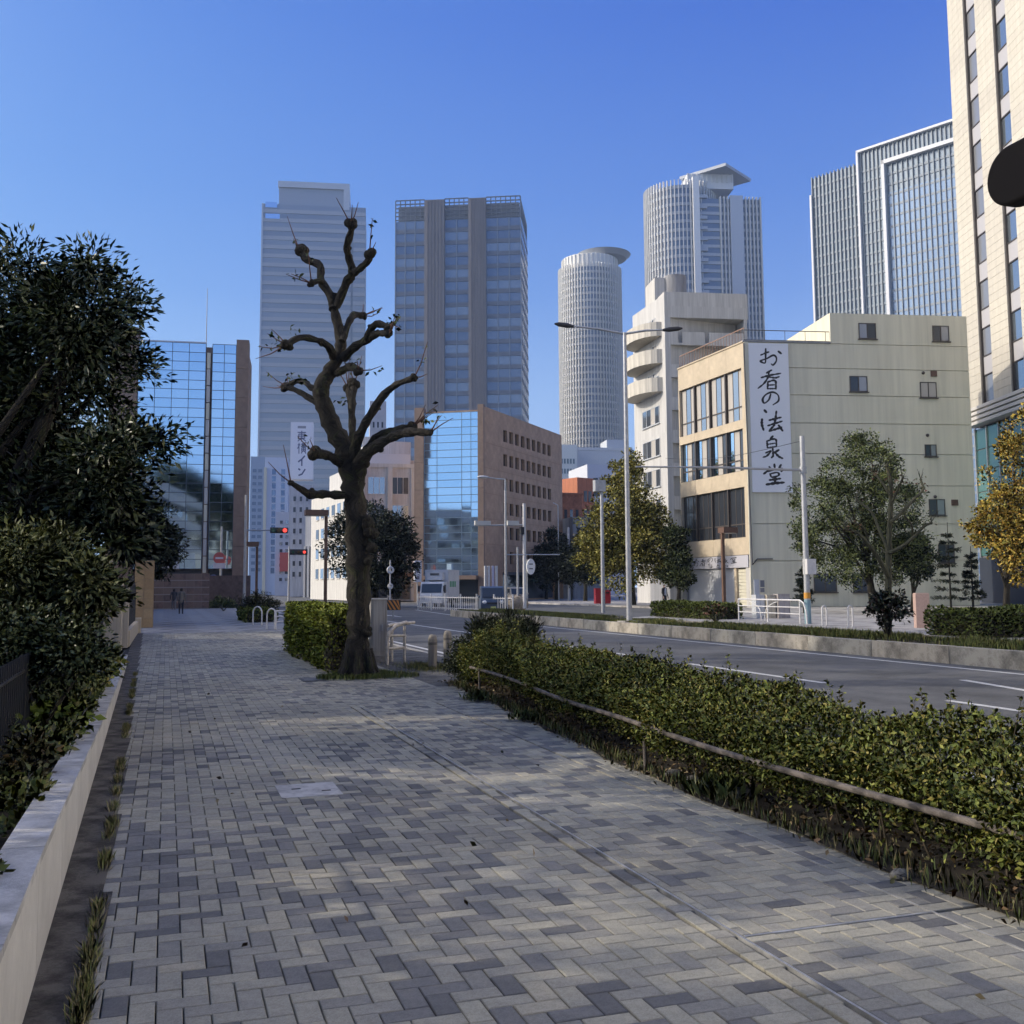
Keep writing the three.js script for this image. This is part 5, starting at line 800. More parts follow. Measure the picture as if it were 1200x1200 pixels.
// -- street trees
const T = (px, py, D) => atDist(px, py, D).setY(0);
{
  const r = rng(371), lob = (list, D, sp, sy) => pxLobes(list, D, sp, r, sy);
  tree('yellow_green_tree', 'conical yellow-green tree by the red box at the corner', T(741, 700, 90), lob([[734, 562, 24], [728, 590, 34], [748, 598, 30], [714, 622, 36], [752, 630, 38], [703, 652, 28], [735, 655, 38], [770, 655, 26], [730, 636, 38], [696, 645, 20], [784, 668, 13], [735, 546, 15], [764, 615, 22]], 85, 4), { seed: 372, tr: .28, n: 46000, len: .2, asp: .6, clumps: 34, clumpR: .75, shell: .45, colors: [[.34, .32, .055], [.42, .37, .065], [.27, .27, .05], [.48, .40, .075]], });
  tree('dark_side_tree', 'slim dark green tree between the white apartment and the shop', T(795, 700, 84), lob([[792, 630, 12], [797, 655, 13], [790, 672, 14], [800, 678, 10]], 79, 2), { seed: 373, tr: .16, n: 7000, len: .22, clumps: 20, clumpR: .5, colors: [[.07, .095, .025], [.05, .075, .02], [.11, .14, .03]] });
  tree('round_laurel_tree', 'broad green evergreen tree against the cream flank wall', T(1024, 700, 66), lob([[1010, 522, 18], [985, 555, 28], [1025, 545, 26], [960, 590, 30], [1000, 595, 38], [1045, 590, 34], [945, 630, 20], [975, 635, 34], [1020, 640, 36], [1060, 625, 26], [985, 670, 24], [1065, 650, 20], [1040, 665, 18]], 60, 4), { seed: 374, tr: .22, n: 48000, len: .14, asp: .45, clumps: 40, clumpR: .5, shell: .4, colors: [[.13, .17, .045], [.19, .235, .06], [.25, .285, .075], [.085, .12, .04]] });
  tree('small_dark_tree', 'small dark tree with guard stakes beside the cream flank wall', T(1068, 700, 68), lob([[1072, 640, 16], [1085, 655, 14], [1060, 660, 14], [1078, 670, 12]], 62, 2), { seed: 375, tr: .1, n: 7000, len: .16, clumps: 22, clumpR: .4, colors: EVER });
  tree('yellow_autumn_tree', 'golden yellow autumn tree in front of the green glass podium', T(1178, 700, 62), lob([[1185, 590, 34], [1160, 610, 24], [1195, 625, 38], [1165, 640, 20], [1215, 600, 50], [1205, 660, 26], [1160, 560, 14], [1190, 530, 22], [1210, 500, 26], [1175, 650, 16], [1150, 635, 12]], 50, 3), { seed: 376, tr: .16, n: 22000, len: .14, asp: .6, clumps: 22, clumpR: .42, shell: .3, colors: [[.55, .39, .05], [.62, .46, .07], [.48, .37, .055], [.36, .35, .07], [.56, .32, .04]] });
  tree('round_street_tree', 'round dark green street tree across the junction behind the bare tree', T(440, 700, 96), lob([[440, 610, 26], [415, 625, 26], [462, 628, 26], [400, 650, 22], [440, 650, 34], [472, 655, 20], [425, 672, 20], [460, 675, 18]], 90, 3), { seed: 377, tr: .3, n: 18000, len: .28, clumps: 30, clumpR: .8, shell: .4, colors: [[.025, .038, .016], [.035, .05, .02], [.05, .065, .024]] });
  tree('footpath_end_tree', 'dark green tree above the tiled pillar near the footpath end', T(170, 700, 50), lob([[180, 605, 16], [165, 625, 26], [190, 635, 22], [175, 655, 26], [150, 640, 20], [198, 650, 12]], 47.5, 2), { seed: 378, tr: .16, n: 12000, len: .17, clumps: 30, clumpR: .45, shell: .4, colors: [[.02, .034, .014], [.03, .046, .018], [.042, .06, .022]] });
  const far = [[652, 640, 128], [668, 650, 122], [640, 655, 134], [686, 650, 116]]; far.forEach(([x, y, D], i) => tree('avenue_tree', 'dark avenue tree in the shade beyond the brown office', T(x, 700, D), lob([[x, y - 8, 12], [x - 6, y + 8, 13], [x + 7, y + 10, 12], [x, y + 22, 11]], D - 4, 2), { seed: 380 + i, tr: .2, n: 4500, len: .34, clumps: 18, clumpR: .8, colors: [[.03, .042, .02], [.04, .055, .024]], group: 'avenue trees beyond the brown office' }));
  // thin conifers against the cream wall
  for (const [x, y0, y1, w, D, lab, sd] of [[1114, 612, 700, 19, 70, 'thin layered conifer before the dark window of the cream wall', 391], [942, 655, 700, 12, 62, 'small sparse pine at the foot of the cream sign wall', 392], [1140, 640, 705, 16, 66, 'dark scrubby conifer at the end of the cream wall', 393]]) {
    const base = T(x, 700, D), root = thing('conifer', lab, 'tree', base), q = rng(sd), top = atDist(x, y0, D); const t = new MB(); t.tube([base, V(base.x, top.y, base.z)], [.08, .02], 6); t.build('trunk', MAT.bark, root);
    const tiers = []; for (let k = 0; k < 9; k++) { const f = k / 9, y = lerp(.8, top.y - .3, f), R0 = w * D / FOCAL * (1 - f * .8) * (.6 + .6 * q()); for (let j = 0; j < 5; j++) { const a = q() * 6.28; tiers.push([V(base.x, y, base.z), V(base.x + Math.cos(a) * R0, y - .1 + q() * .2, base.z + Math.sin(a) * R0)]); } }
    leafMesh('crown', 3600, () => { const [a, b] = tiers[Math.floor(q() * tiers.length)], k = Math.pow(q(), .7); return { c: a.clone().lerp(b, k).add(V(gauss(q) * .08, gauss(q) * .06, gauss(q) * .08)), out: b.clone().sub(a).normalize() }; }, { len: .16, asp: .22, r: q, colors: [[.025, .038, .02], [.035, .05, .024], [.05, .06, .03]] }, NEEDLE, root);
  }
  // unseen trees added beyond the frame to shade the carriageway and dapple the footpath
  for (let i = 0; i < 8; i++) { const z = 14 - i * 7.6, b = V(-13.5 + (i % 2), 0, z), L = []; for (let k = 0; k < 10; k++) L.push({ c: V(b.x + gauss(r) * 2.0, 16.5 + gauss(r) * 1.25, z + gauss(r) * 3.0), r: 1.8 + r() * .7 }); tree('added_tall_tree', 'added unseen tall tree behind the low pale wing, shading the carriageway', b, L, { seed: 400 + i, tr: .25, n: 6000, len: .5, asp: .6, clumps: 30, clumpR: .8, shell: .2, colors: EVER, group: 'added tall shade trees behind the low wing' }); }
  for (let i = 0; i < 6; i++) { const z = 4 - i * 4.4, b = V(-6.4 + .5 * (i % 2), .2, z), L = []; for (let k = 0; k < 9; k++) L.push({ c: V(b.x + gauss(r) * .8, 3.1 + gauss(r) * 1.0, z + gauss(r) * 1.6), r: .65 + r() * .4 }); tree('added_row_tree', 'added unseen mid-height tree behind the fence, dappling the light', b, L, { seed: 420 + i, tr: .12, n: 3000, len: .22, asp: .5, clumps: 22, clumpR: .45, shell: .2, colors: EVER, group: 'added trees in a row behind the fence to dapple light' }); }
}
// -- the pruned bare street tree
{
  const D0 = ground(420, 793).sub(EYE).dot(fwd), base = ground(420, 793), root = thing('pruned_street_tree', 'heavily pruned bare street tree with knobbly limb ends on the footpath', 'tree', base), r = rng(501);
  const sc = D0 / FOCAL, Q = (x, y, dd = 0) => atDepth(x, y, D0 + dd);
  const smooth = (pts, k = 5) => new THREE.CatmullRomCurve3(pts, false, 'centripetal').getPoints((pts.length - 1) * k);
  const bark = MAT.bark;
  function limb(name, px0, w0, dd, n = 4) { const thin = name === 'trunk' ? .9 : .84, w = w0.map((v) => v * thin), px = px0.map(([x, y], i) => (i && i < px0.length - 1 && name !== 'trunk') ? [x + (r() - .5) * 4.5, y + (r() - .5) * 4.5] : [x, y]); // px: [[x,y]...], w: widths px along it, dd: depth drift at the end
    const P = px.map(([x, y], i) => Q(x, y, dd[0] + (dd[1] - dd[0]) * i / (px.length - 1))), S = smooth(P, n), m = new MB();
    const rad = S.map((_, i) => { const f = i / (S.length - 1) * (w.length - 1), a = Math.floor(f), b = Math.min(w.length - 1, a + 1); return lerp(w[a], w[b], f - a) * .5 * sc * (1 + .10 * Math.sin(i * 1.9 + px[0][0]) + .12 * (r() - .5)); });
    for (let i = 3; i < S.length - 2; i += 3) if (r() < .5 && rad[i] < .16) m.ball(S[i].clone().add(dirRnd(r).multiplyScalar(rad[i] * .8)), rad[i] * (.35 + .3 * r()), 1, 1, 1, 1); m.tube(S, rad, 11, true, .2, r); return { m, S, rad, end: S[S.length - 1] };
  }
  const knob = (m, c, s) => { for (let i = 0; i < 7; i++) { const b = new MB(); const q = c.clone().add(V((r() - .5) * s * 1.1, (r() - .5) * s * 1.0, (r() - .5) * s * 1.1)); m.ball(q, s * (.5 + .35 * r()), .9 + .3 * r(), .8 + .4 * r(), .9 + .3 * r(), 1); } };
  const tr = limb('trunk', [[420, 798], [419, 775], [420, 740], [420, 690], [419, 640], [416, 590], [411, 556], [404, 528], [390, 500], [378, 470], [377, 452], [390, 430], [399, 409], [397, 385], [391, 360], [390, 344]], [42, 33, 30, 30, 30, 28, 29, 27, 25, 22, 21, 18, 16, 14, 12, 12], [0, .25], 5);
  // burr on the right side of the trunk and flare at the foot
  for (const [x, y, s] of [[431, 612, .13], [434, 625, .12], [433, 640, .11], [428, 655, .10], [430, 740, .09]]) knob(tr.m, Q(x, y, -.08), s);
  for (let i = 0; i < 7; i++) { const a = i / 7 * 6.28; tr.m.tube([base.clone().add(V(Math.cos(a) * .2, .5, Math.sin(a) * .2)), base.clone().add(V(Math.cos(a) * .27, .15, Math.sin(a) * .27)), base.clone().add(V(Math.cos(a) * .42, -.05, Math.sin(a) * .42))], [.06, .075, .05], 6, true, .1, r); }
  tr.m.build('trunk', bark, root);
  const ends = [];
  const B = (px, w, dd, ks = [1.25]) => { const l = limb('limb', px, w, dd); knob(l.m, l.end, w[w.length - 1] * .5 * sc * ks[0]); const o = l.m.build('limb', bark, root); ends.push({ c: l.end, d: l.S[l.S.length - 1].clone().sub(l.S[l.S.length - 4]).normalize(), o }); return l; };
  B([[391, 362], [386, 346], [378, 327], [374, 313], [362, 305], [351, 293]], [12, 12, 11, 11, 11, 11], [.2, .9], [1.5]);
  B([[380, 333], [373, 331], [365, 332]], [9, 8, 7], [.5, .1], [1.3]);
  B([[394, 360], [405, 333], [415, 318], [409, 302], [407, 289], [412, 272], [411, 263]], [12, 12, 12, 10, 10, 9, 9], [.2, -.5], [1.5]);
  B([[416, 319], [424, 313], [431, 306], [433, 297]], [10, 9, 9, 8], [-.2, -.7], [1.5]);
  B([[401, 400], [411, 380], [417, 370], [425, 370]], [10, 9, 10, 8], [.1, .9], [1.3]);
  B([[402, 420], [415, 408], [430, 400], [444, 391], [455, 391]], [13, 12, 11, 10, 7], [.1, -.9]);
  B([[430, 400], [430, 388], [440, 379], [455, 383]], [9, 9, 10, 8], [-.4, -.8], [1.3]);
  B([[391, 418], [386, 405], [372, 398], [352, 397], [336, 404]], [12, 11, 9, 9, 9], [.1, -.8], [1.3]);
  B([[394, 438], [405, 432], [412, 430], [420, 434]], [11, 10, 12, 10], [.1, -.5], [1.0]);
  B([[378, 458], [366, 452], [356, 447], [346, 447], [335, 454]], [10, 9, 8, 8, 8], [.1, .8], [1.4]);
  B([[376, 474], [364, 469], [352, 461], [337, 453]], [10, 9, 8, 8], [.1, .7], [1.2]);
  B([[416, 560], [416, 530], [424, 505], [434, 486], [449, 465], [465, 449], [485, 443]], [18, 16, 13, 11, 11, 9, 7], [.2, -1.1], [1.3]);
  B([[413, 550], [414, 525], [411, 500], [412, 472], [415, 450]], [14, 11, 10, 12, 9], [.1, 1.1], [1.5]);
  B([[412, 470], [410, 462], [408, 455]], [13, 12, 8], [.9, 1.1], [1.3]);
  B([[418, 565], [424, 540], [436, 524], [460, 513], [481, 506], [504, 507]], [22, 20, 17, 13, 12, 8], [.1, -1.0], [1.0]);
  B([[430, 528], [444, 512], [462, 503], [484, 499]], [14, 12, 11, 9], [0, -.6], [1.2]);
  B([[404, 545], [390, 535], [378, 531], [369, 531]], [16, 13, 13, 12], [.1, -.7], [1.3]);
  B([[412, 578], [400, 578], [380, 577], [363, 580], [351, 573], [341, 566]], [13, 12, 11, 13, 9, 6], [.1, -.6], [1.0]);
  // thin shoots from the knobs, and the few leaves left
  const sh = new MB(), lv = []; ends.forEach((e, i) => { const n = 2 + Math.floor(r() * 3); for (let k = 0; k < n; k++) { const d = e.d.clone().add(V((r() - .5) * 1.5, .35 + (r() - .3) * .9, (r() - .5) * 1.5)).normalize(), L = .25 + r() * .45, m = e.c.clone().addScaledVector(d, L * .5).add(V(0, (r() - .5) * .06, 0)), t = e.c.clone().addScaledVector(d, L).add(V(0, (r() - .2) * .12, 0)); sh.tube([e.c, m, t], [.014, .010, .005], 5); if (r() < .45) for (let j = 0; j < 5; j++) lv.push(m.clone().lerp(t, r()).add(V((r() - .5) * .12, (r() - .5) * .12, (r() - .5) * .12))); } });
  for (const [x, y] of [[322, 408], [332, 406], [345, 386], [455, 378], [498, 492], [495, 496], [440, 478], [400, 470], [352, 445], [345, 440]]) for (let j = 0; j < 7; j++) lv.push(Q(x + (r() - .5) * 12, y + (r() - .5) * 10, (r() - .5) * .3));
  stuff(sh.build('shoots', MAT.twig, root));
  leafMesh('last_leaves', lv.length, (i) => ({ c: lv[i], out: V(r() - .5, -.3, r() - .5) }), { len: .09, asp: .5, r, colors: [[.09, .13, .03], [.14, .17, .04], [.06, .09, .025]] }, LEAF, root);
}
// -- pollarded tree standing in the median planter with a shrub at its foot
{
  const base = V(0, 0, 0).copy(ground(1040, 748, .22)), D0 = base.clone().sub(EYE).dot(fwd), sc = D0 / FOCAL, r = rng(521), Q = (x, y, dd = 0) => atDepth(x, y, D0 + dd);
  const root = thing('pollarded_tree', 'small pollarded tree with olive bark and a few red leaves on the median', 'tree', base), ends = [];
  const B = (px, w0, dd, name = 'limb') => { const w = w0.map((v) => v * .78); const P = px.map(([x, y], i) => Q(x, y, dd * i / (px.length - 1))), S = new THREE.CatmullRomCurve3(P).getPoints((px.length - 1) * 4), m = new MB(); m.tube(S, S.map((_, i) => lerp(w[0], w[1], i / (S.length - 1)) * .5 * sc * (1 + .12 * (r() - .5))), 8, true, .12, r); m.ball(S[S.length - 1], w[1] * .7 * sc); m.build(name, MAT.barkPale, root); ends.push([S[S.length - 1], S]); };
  B([[1040, 752], [1041, 700], [1041, 660], [1042, 625], [1044, 590], [1043, 562], [1039, 546]], [12, 4.5], .2, 'trunk');
  B([[1041, 676], [1030, 655], [1017, 637], [1004, 624], [990, 620]], [7, 3.5], -.7); B([[1042, 648], [1058, 640], [1070, 630], [1084, 616], [1091, 613]], [6.5, 3.5], -.4); B([[1044, 612], [1058, 599], [1072, 584], [1082, 573], [1079, 562]], [6, 3], .7); B([[1042, 648], [1030, 620], [1021, 600], [1004, 586]], [6, 3], .8); B([[1044, 592], [1051, 576], [1058, 560]], [5, 3], -.4); B([[1043, 580], [1032, 563], [1022, 552]], [5, 3], .3); B([[1018, 637], [1012, 618], [998, 612]], [4, 2.5], -.4); B([[1070, 630], [1068, 615], [1060, 605]], [4, 2.5], -.5);
  const sh = new MB(), lv = []; for (const [e, S] of ends) { for (let k = 0; k < 5; k++) { const d = V(r() - .5, .5 + r() * .6, r() - .5).normalize(), L = .15 + r() * .3; const t = e.clone().addScaledVector(d, L); sh.tube([e, e.clone().lerp(t, .5), t], [.01, .008, .004], 4); } if (r() < .7) for (let j = 0; j < 16; j++) lv.push(S[Math.floor(S.length * (.7 + .3 * r())) % S.length].clone().add(V(gauss(r) * .14, gauss(r) * .12, gauss(r) * .14))); } stuff(sh.build('shoots', MAT.barkPale, root));
  leafMesh('last_leaves', lv.length, (i) => ({ c: lv[i], out: V(r() - .5, -.2, r() - .5) }), { len: .08, asp: .55, r, colors: [[.26, .09, .05], [.20, .11, .05], [.14, .13, .045]] }, LEAF, root);
  const A = pxLobes([[1040, 708, 13], [1030, 718, 12], [1052, 716, 12], [1040, 726, 10], [1032, 702, 8], [1054, 702, 8]], D0 - .3, .3, r), rt = thing('planter_shrub', 'dark glossy shrub round the foot of the pollarded tree', 'shrub', base.clone().add(V(-.12, 0, .2))); const st = new MB(); limbs(st, rt.position.clone(), A.map((l) => l.c), .03, r); st.build('stems', MAT.bark, rt); const s = crownSampler(A, r, 18, .14, .3); leafMesh('foliage', 1500, s.at, { len: .10, asp: .5, r, colors: [[.02, .034, .018], [.03, .05, .024], [.05, .065, .03], [.10, .06, .05]] }, LEAF_GLOSS, rt);
  // rose-like shrub farther along the median
  const b2 = ground(839, 731, .22), D2 = b2.clone().sub(EYE).dot(fwd), rt2 = thing('rose_shrub', 'thin rose shrub with pinkish leaves on the median', 'shrub', b2), st2 = new MB(), tips = []; for (let k = 0; k < 9; k++) { const t = atDepth(822 + k * 3.8 + (r() - .5) * 3, 706 + Math.abs(k - 4) * 1.2 + r() * 4, D2 + (r() - .5) * .8); st2.tube([b2, b2.clone().lerp(t, .5).add(V((r() - .5) * .1, .05, 0)), t], [.02, .014, .006], 5); tips.push([b2, t]); } st2.build('stems', MAT.barkPale, rt2); leafMesh('foliage', 240, () => { const [a, t] = tips[Math.floor(r() * tips.length)]; return { c: a.clone().lerp(t, .55 + .45 * r()).add(V(gauss(r) * .08, gauss(r) * .08, gauss(r) * .08)), out: V(r() - .5, .3, r() - .5) }; }, { len: .10, asp: .55, r, colors: [[.36, .16, .12], [.16, .17, .05], [.24, .14, .08]] }, LEAF, rt2);
}
// -- grass: median top, tree pit, gutter weeds
{
  const r = rng(551), G = (name, label, n, at, len, colors, kind = 'stuff') => { const m = new THREE.Mesh(leaves(n, at, { len, asp: .09, r, wild: .55, lift: .9, fold: .05, colors }, V(0, 0, 0)), LEAF); m.name = name; m.castShadow = m.receiveShadow = true; tag(m, label, 'grass', null, kind); scene.add(m); };
  const N = lattice(40, 9);
  G('median_grass', 'short patchy grass on top of the median planter', 60000, () => { let x, z; do { x = lerp(16.42, 19.1, r()); z = lerp(-8, -60, Math.pow(r(), 1.15)); } while (N(x * 1.3, z * .6) < .3); return { c: V(x, .21, z), out: V(0, 1, 0) }; }, .13, [[.174, .217, .043], [.246, .275, .058], [.319, .290, .087], [.116, .160, .036]]);
  G('tree_pit_grass', 'grass growing round the foot of the bare tree', 4200, () => { const a = r() * 6.28, k = .2 + .62 * Math.sqrt(r()) * (1 + .3 * Math.sin(a * 3)); return { c: V(3.45 + Math.cos(a) * k * 1.0, .0, -18.7 + Math.sin(a) * k * 1.05), out: V(0, 1, 0) }; }, .085, [[.131, .189, .036], [.189, .246, .051], [.246, .261, .072]]);
  const tufts = []; for (let i = 0; i < 46; i++) tufts.push([-3.4 - 19 * Math.pow(r(), 1.6), .25 + r() * r() * 1.2]);
  G('gutter_weeds', 'tufts of grass growing along the gutter joint by the white wall', 5600, () => { const [c, k] = tufts[Math.floor(r() * tufts.length)]; const z = c + gauss(r) * .09 * (1 + k), q = Math.sqrt(k); return { c: V(wallX(z) + .2 + gauss(r) * .03, .005, z), out: V(gauss(r) * .8, .75, gauss(r) * .8) }; }, .058, [[.189, .232, .058], [.275, .290, .087], [.377, .334, .145], [.435, .362, .203]]);
  G('verge_grass', 'thin grass round the posts beside the roadway', 2600, () => ({ c: V(5.0 + gauss(r) * .5, .0, -20.2 + gauss(r) * 1.0), out: V(gauss(r) * .5, 1, gauss(r) * .5) }), .075, [[.160, .203, .043], [.232, .246, .065], [.290, .261, .102]]);
  G('hedge_bed_grass', 'scattered grass blades at the front edge of the hedge bed', 2600, () => { const z = lerp(-2, -16.5, r()); return { c: V(bedX(z) + .02 + gauss(r) * .1, .01, z), out: V(gauss(r) * .3, 1, gauss(r) * .3) }; }, .09, [[.102, .145, .036], [.174, .203, .051], [.261, .217, .087]]);
}
// ================================================================ street furniture, walls, vehicles, people
// extrude a (d, t) outline along s on a wall frame
function wprism(m, F, pts, s0, s1) {
  let A = 0; pts.forEach((p, i) => { const q = pts[(i + 1) % pts.length]; A += p[0] * q[1] - q[0] * p[1]; }); const P = A > 0 ? pts : pts.slice().reverse();
  for (let i = 0; i < P.length; i++) { const a = P[i], b = P[(i + 1) % P.length]; m.quad(F.P(s1, a[1], a[0]), F.P(s0, a[1], a[0]), F.P(s0, b[1], b[0]), F.P(s1, b[1], b[0])); const k = m.n.length - 12, mid = F.P(0, 0, 1).sub(F.o); }
  const tr = THREE.ShapeUtils.triangulateShape(P.map((p) => new THREE.Vector2(p[0], p[1])), []);
  for (const s of [s0, s1]) for (const t of tr) { const q = t.map((k) => F.P(s, P[k][1], P[k][0])); s === s0 ? m.tri(q[0], q[1], q[2]) : m.tri(q[0], q[2], q[1]); }
  return m;
}
const hoop = (w, h, r, n = 10) => { const p = [V(-w / 2, -.05, 0)]; for (let i = 0; i <= n; i++) { const a = Math.PI - Math.PI * i / n; p.push(V(Math.cos(a) * w / 2, h - w / 2 + Math.sin(a) * w / 2, 0)); } p.push(V(w / 2, -.05, 0)); return p; };
// ---- low white wall, soil and railings of the garden
{
  const root = thing('low_white_wall', 'low white rendered wall with flat coping beside the footpath', 'wall', V(wallX(-10), 0, -10)), r = rng(601);
  const hgt = (z) => { const t = [[-30, .21], [-23, .215], [-15, .245], [-11, .315], [-8, .405], [-6, .465], [-4.5, .51], [10, .53]]; for (let i = 0; i < t.length - 1; i++) if (z <= t[i + 1][0]) return lerp(t[i][1], t[i + 1][1], (z - t[i][0]) / (t[i + 1][0] - t[i][0])); return .53; };
  for (let z = 3, i = 0; z > -23; z -= 1.3, i++) { const z1 = z - 1.292, m = new MB(), a = wallX(z), b = wallX(z1); const P = (x, y, zz) => V(x, y, zz), w = .13, h0 = hgt(z), h1 = hgt(z1);
    m.quad(P(a, -.02, z), P(b, -.02, z1), P(b, h1, z1), P(a, h0, z)); m.quad(P(b - w, -.02, z1), P(a - w, -.02, z), P(a - w, h0, z), P(b - w, h1, z1)); m.quad(P(a - w, -.02, z), P(a, -.02, z), P(a, h0, z), P(a - w, h0, z)); m.quad(P(b, -.02, z1), P(b - w, -.02, z1), P(b - w, h1, z1), P(b, h1, z1)); m.quad(P(a - w, h0, z), P(a, h0, z), P(b, h1, z1), P(b - w, h1, z1)); m.build('wall_section', MAT.whiteWall, root);
    const c = new MB(), o = .018, t = .035; c.quad(P(a + o, h0 + .002, z), P(b + o, h1 + .002, z1), P(b + o, h1 + t, z1), P(a + o, h0 + t, z)); c.quad(P(a - w - o, h0 + t, z), P(a + o, h0 + t, z), P(b + o, h1 + t, z1), P(b - w - o, h1 + t, z1)); c.quad(P(b - w - o, h1, z1), P(a - w - o, h0, z), P(a - w - o, h0 + t, z), P(b - w - o, h1 + t, z1)); c.quad(P(a - w - o, h0, z), P(a + o, h0, z), P(a + o, h0 + t, z), P(a - w - o, h0 + t, z)); c.quad(P(b + o, h1, z1), P(b - w - o, h1, z1), P(b - w - o, h1 + t, z1), P(b + o, h1 + t, z1)); c.build('coping', M([.66, .65, .63], .75, { n: ['coarse', .35, [1.2, 1.2]], b: ['fine', .002, [.5, .5]] }), root); }
  const soil = new MB(); soil.quad(V(-9.5, .36, 6), V(wallX(6) - .12, .36, 6), V(wallX(-24) - .12, .17, -24), V(-9.5, .17, -24)); soil.n = soil.n.map((v, i) => i % 3 === 1 ? 1 : 0); structure(soil.build('garden_soil', MAT.soil));
  const fence = thing('black_railing', 'black metal railing of close vertical bars behind the white wall', 'fence', V(wallX(-13) - .5, .22, -13)), bar = new MB(); bar.box(-.011, .011, 0, .86, -.011, .011); const bg = bar.geometry();
  for (let z = -3.2, i = 0; z > -23.4; z -= .115, i++) { const o = new THREE.Mesh(bg, MAT.blackMetal); o.name = i ? 'bar_' + String(i).padStart(3, '0') : 'bar'; o.position.set(wallX(z) - .5 - fence.position.x, .02, z - fence.position.z); o.castShadow = o.receiveShadow = true; fence.add(o); }
  for (const y of [.30, .98]) { const m = new MB(); m.tube([V(wallX(-3) - .5, y, -3), V(wallX(-23.4) - .5, y, -23.4)], .018, 6); m.build('rail', MAT.blackMetal, fence); }
  for (let z = -3.6; z > -23.5; z -= 2.6) { const m = new MB(); m.box(wallX(z) - .525, wallX(z) - .475, .2, 1.1, z - .025, z + .025); m.build('post', MAT.blackMetal, fence); }
}
// ---- gate, pillars and wall beyond the garden
{
  const cw = thing('cream_gate_wall', 'cream rendered gate wall with a flat pale pillar past the railing', 'wall', V(-1.2, 0, -26)); for (const [x0, x1, z0, z1, h, n] of [[-6, -1.25, -26.6, -26.2, 2.3, 'wall_panel'], [-1.5, -1.0, -27.2, -26.1, 1.75, 'pillar'], [-1.35, -.98, -31, -30.4, 1.65, 'pillar'], [-1.3, -.86, -41, -40.3, .55, 'plinth'], [-1.3, -.95, -40.3, -31, .45, 'plinth']]) { const m = new MB(); m.box(x0, x1, 0, h, z0, z1); m.build(n, M([.56, .49, .38], .85, { n: ['streak', .2, [2, 3]] }), cw); }
  const gate = thing('black_gate', 'black metal gate leaf with arched top standing open by the tiled pillar', 'gate', V(-1.1, 0, -36)); const gm = new MB(); for (let i = 0; i < 22; i++) { const z = -32 - i * .38, h = 1.75 + .35 * Math.sin(i / 21 * Math.PI); gm.box(-1.13, -1.07, .46, h, z - .1, z + .1); } gm.build('gate_leaf', MAT.blackMetal, gate); for (const z of [-31.8, -40.1]) new MB().tube([V(-1.1, .4, z), V(-1.1, 1.75, z)], .05, 6).build('gate_post', MAT.blackMetal, gate);
  const tp = thing('tiled_pillar', 'square gate pillar clad in ochre tiles at the edge of the footpath', 'pillar', V(-.95, 0, -46.5)), r = rng(611); const core = new MB(); core.box(-1.27, -.53, 0, 2.82, -46.97, -46.03); core.build('joint_backing', M([.33, .25, .16], .9), tp); const F = new Wall(V(-1.28, 0, -46.02), 90), F2 = new Wall(V(-.52, 0, -46.02), 0); const tm = [WM.tile, M([.50, .36, .20], .8, { n: ['fine', .2, [.6, .6]] }), M([.41, .28, .15], .8, { n: ['fine', .2, [.6, .6]] })];
  for (let k = 0; k < 7; k++) for (let j = 0; j < 2; j++) { for (const [W, w] of [[F, .76], [F2, .96]]) { const m = new MB(); m.wbox(W, j * w / 2 + .012, (j + 1) * w / 2 - .012, k * .4 + .012, (k + 1) * .4 - .012, -.02, .012); m.build('tile', tm[Math.floor(r() * 3)], tp); } }
  const fw = thing('footpath_side_wall', 'low ochre boundary wall between the tiled pillar and the stone course wall', 'wall', V(-1.2, 0, -66)); for (let z = -48; z > -92; z -= 4) { const m = new MB(); m.box(-1.5, -1.15, 0, 1.5, z - 3.98, z); m.build('wall_section', M([.34, .27, .19], .85, { n: ['coarse', .35, [2, 2]] }), fw); }
  const pb = new MB(); const bp = atDist(199, 690, 90); pb.box(bp.x - .7, bp.x + .7, 3.3, 5.0, bp.z - .1, bp.z + .1); tag(pb.build('notice_sign', M([.68, .68, .68], .6)), 'small white notice panel mounted above the stone course wall', 'sign');
}
// ---- poles
function post(name, label, cat, base, h, r0, r1, mat, group) { const root = thing(name, label, cat, base, group), m = new MB(); m.tube([base.clone(), V(base.x, base.y + h, base.z)], [r0, r1], 12); m.build('pole', mat, root); return root; }
const hTo = (D, px, py) => atDist(px, py, D).y;
{ // twin-arm street light on the median
  const D = Math.hypot(16.75, 35.9), b = V(16.75, .24, -35.9), h = hTo(D, 726, 390) - .24, root = post('twin_arm_street_light', 'tall pale steel street light with two long arms on the median', 'street light', b, h, .115, .07, MAT.galv);
  const bp = new MB(); bp.box(b.x - .35, b.x + .35, .2, .30, b.z - .35, b.z + .35); bp.build('base_plate', M([.40, .38, .34], .8, { n: ['coarse', .4, [.5, .5]] }), root);
  for (const [x, y] of [[668, 382], [781, 386.5]]) { const e = atDist(x, y, D), t = V(b.x, b.y + h - .05, b.z), m = new MB(); m.tube([t, t.clone().lerp(e, .5).add(V(0, .05, 0)), e], [.05, .045, .035], 8); const a = m.build('arm', MAT.galv, root); const d = e.clone().sub(t).normalize(), l = new MB(); l.tube([e.clone().addScaledVector(d, -.15), e.clone().addScaledVector(d, .1), e.clone().addScaledVector(d, .45), e.clone().addScaledVector(d, .62)], [.05, .10, .09, .03], 8); l.build('lamp_head', MAT.darkPlastic, a); }
}
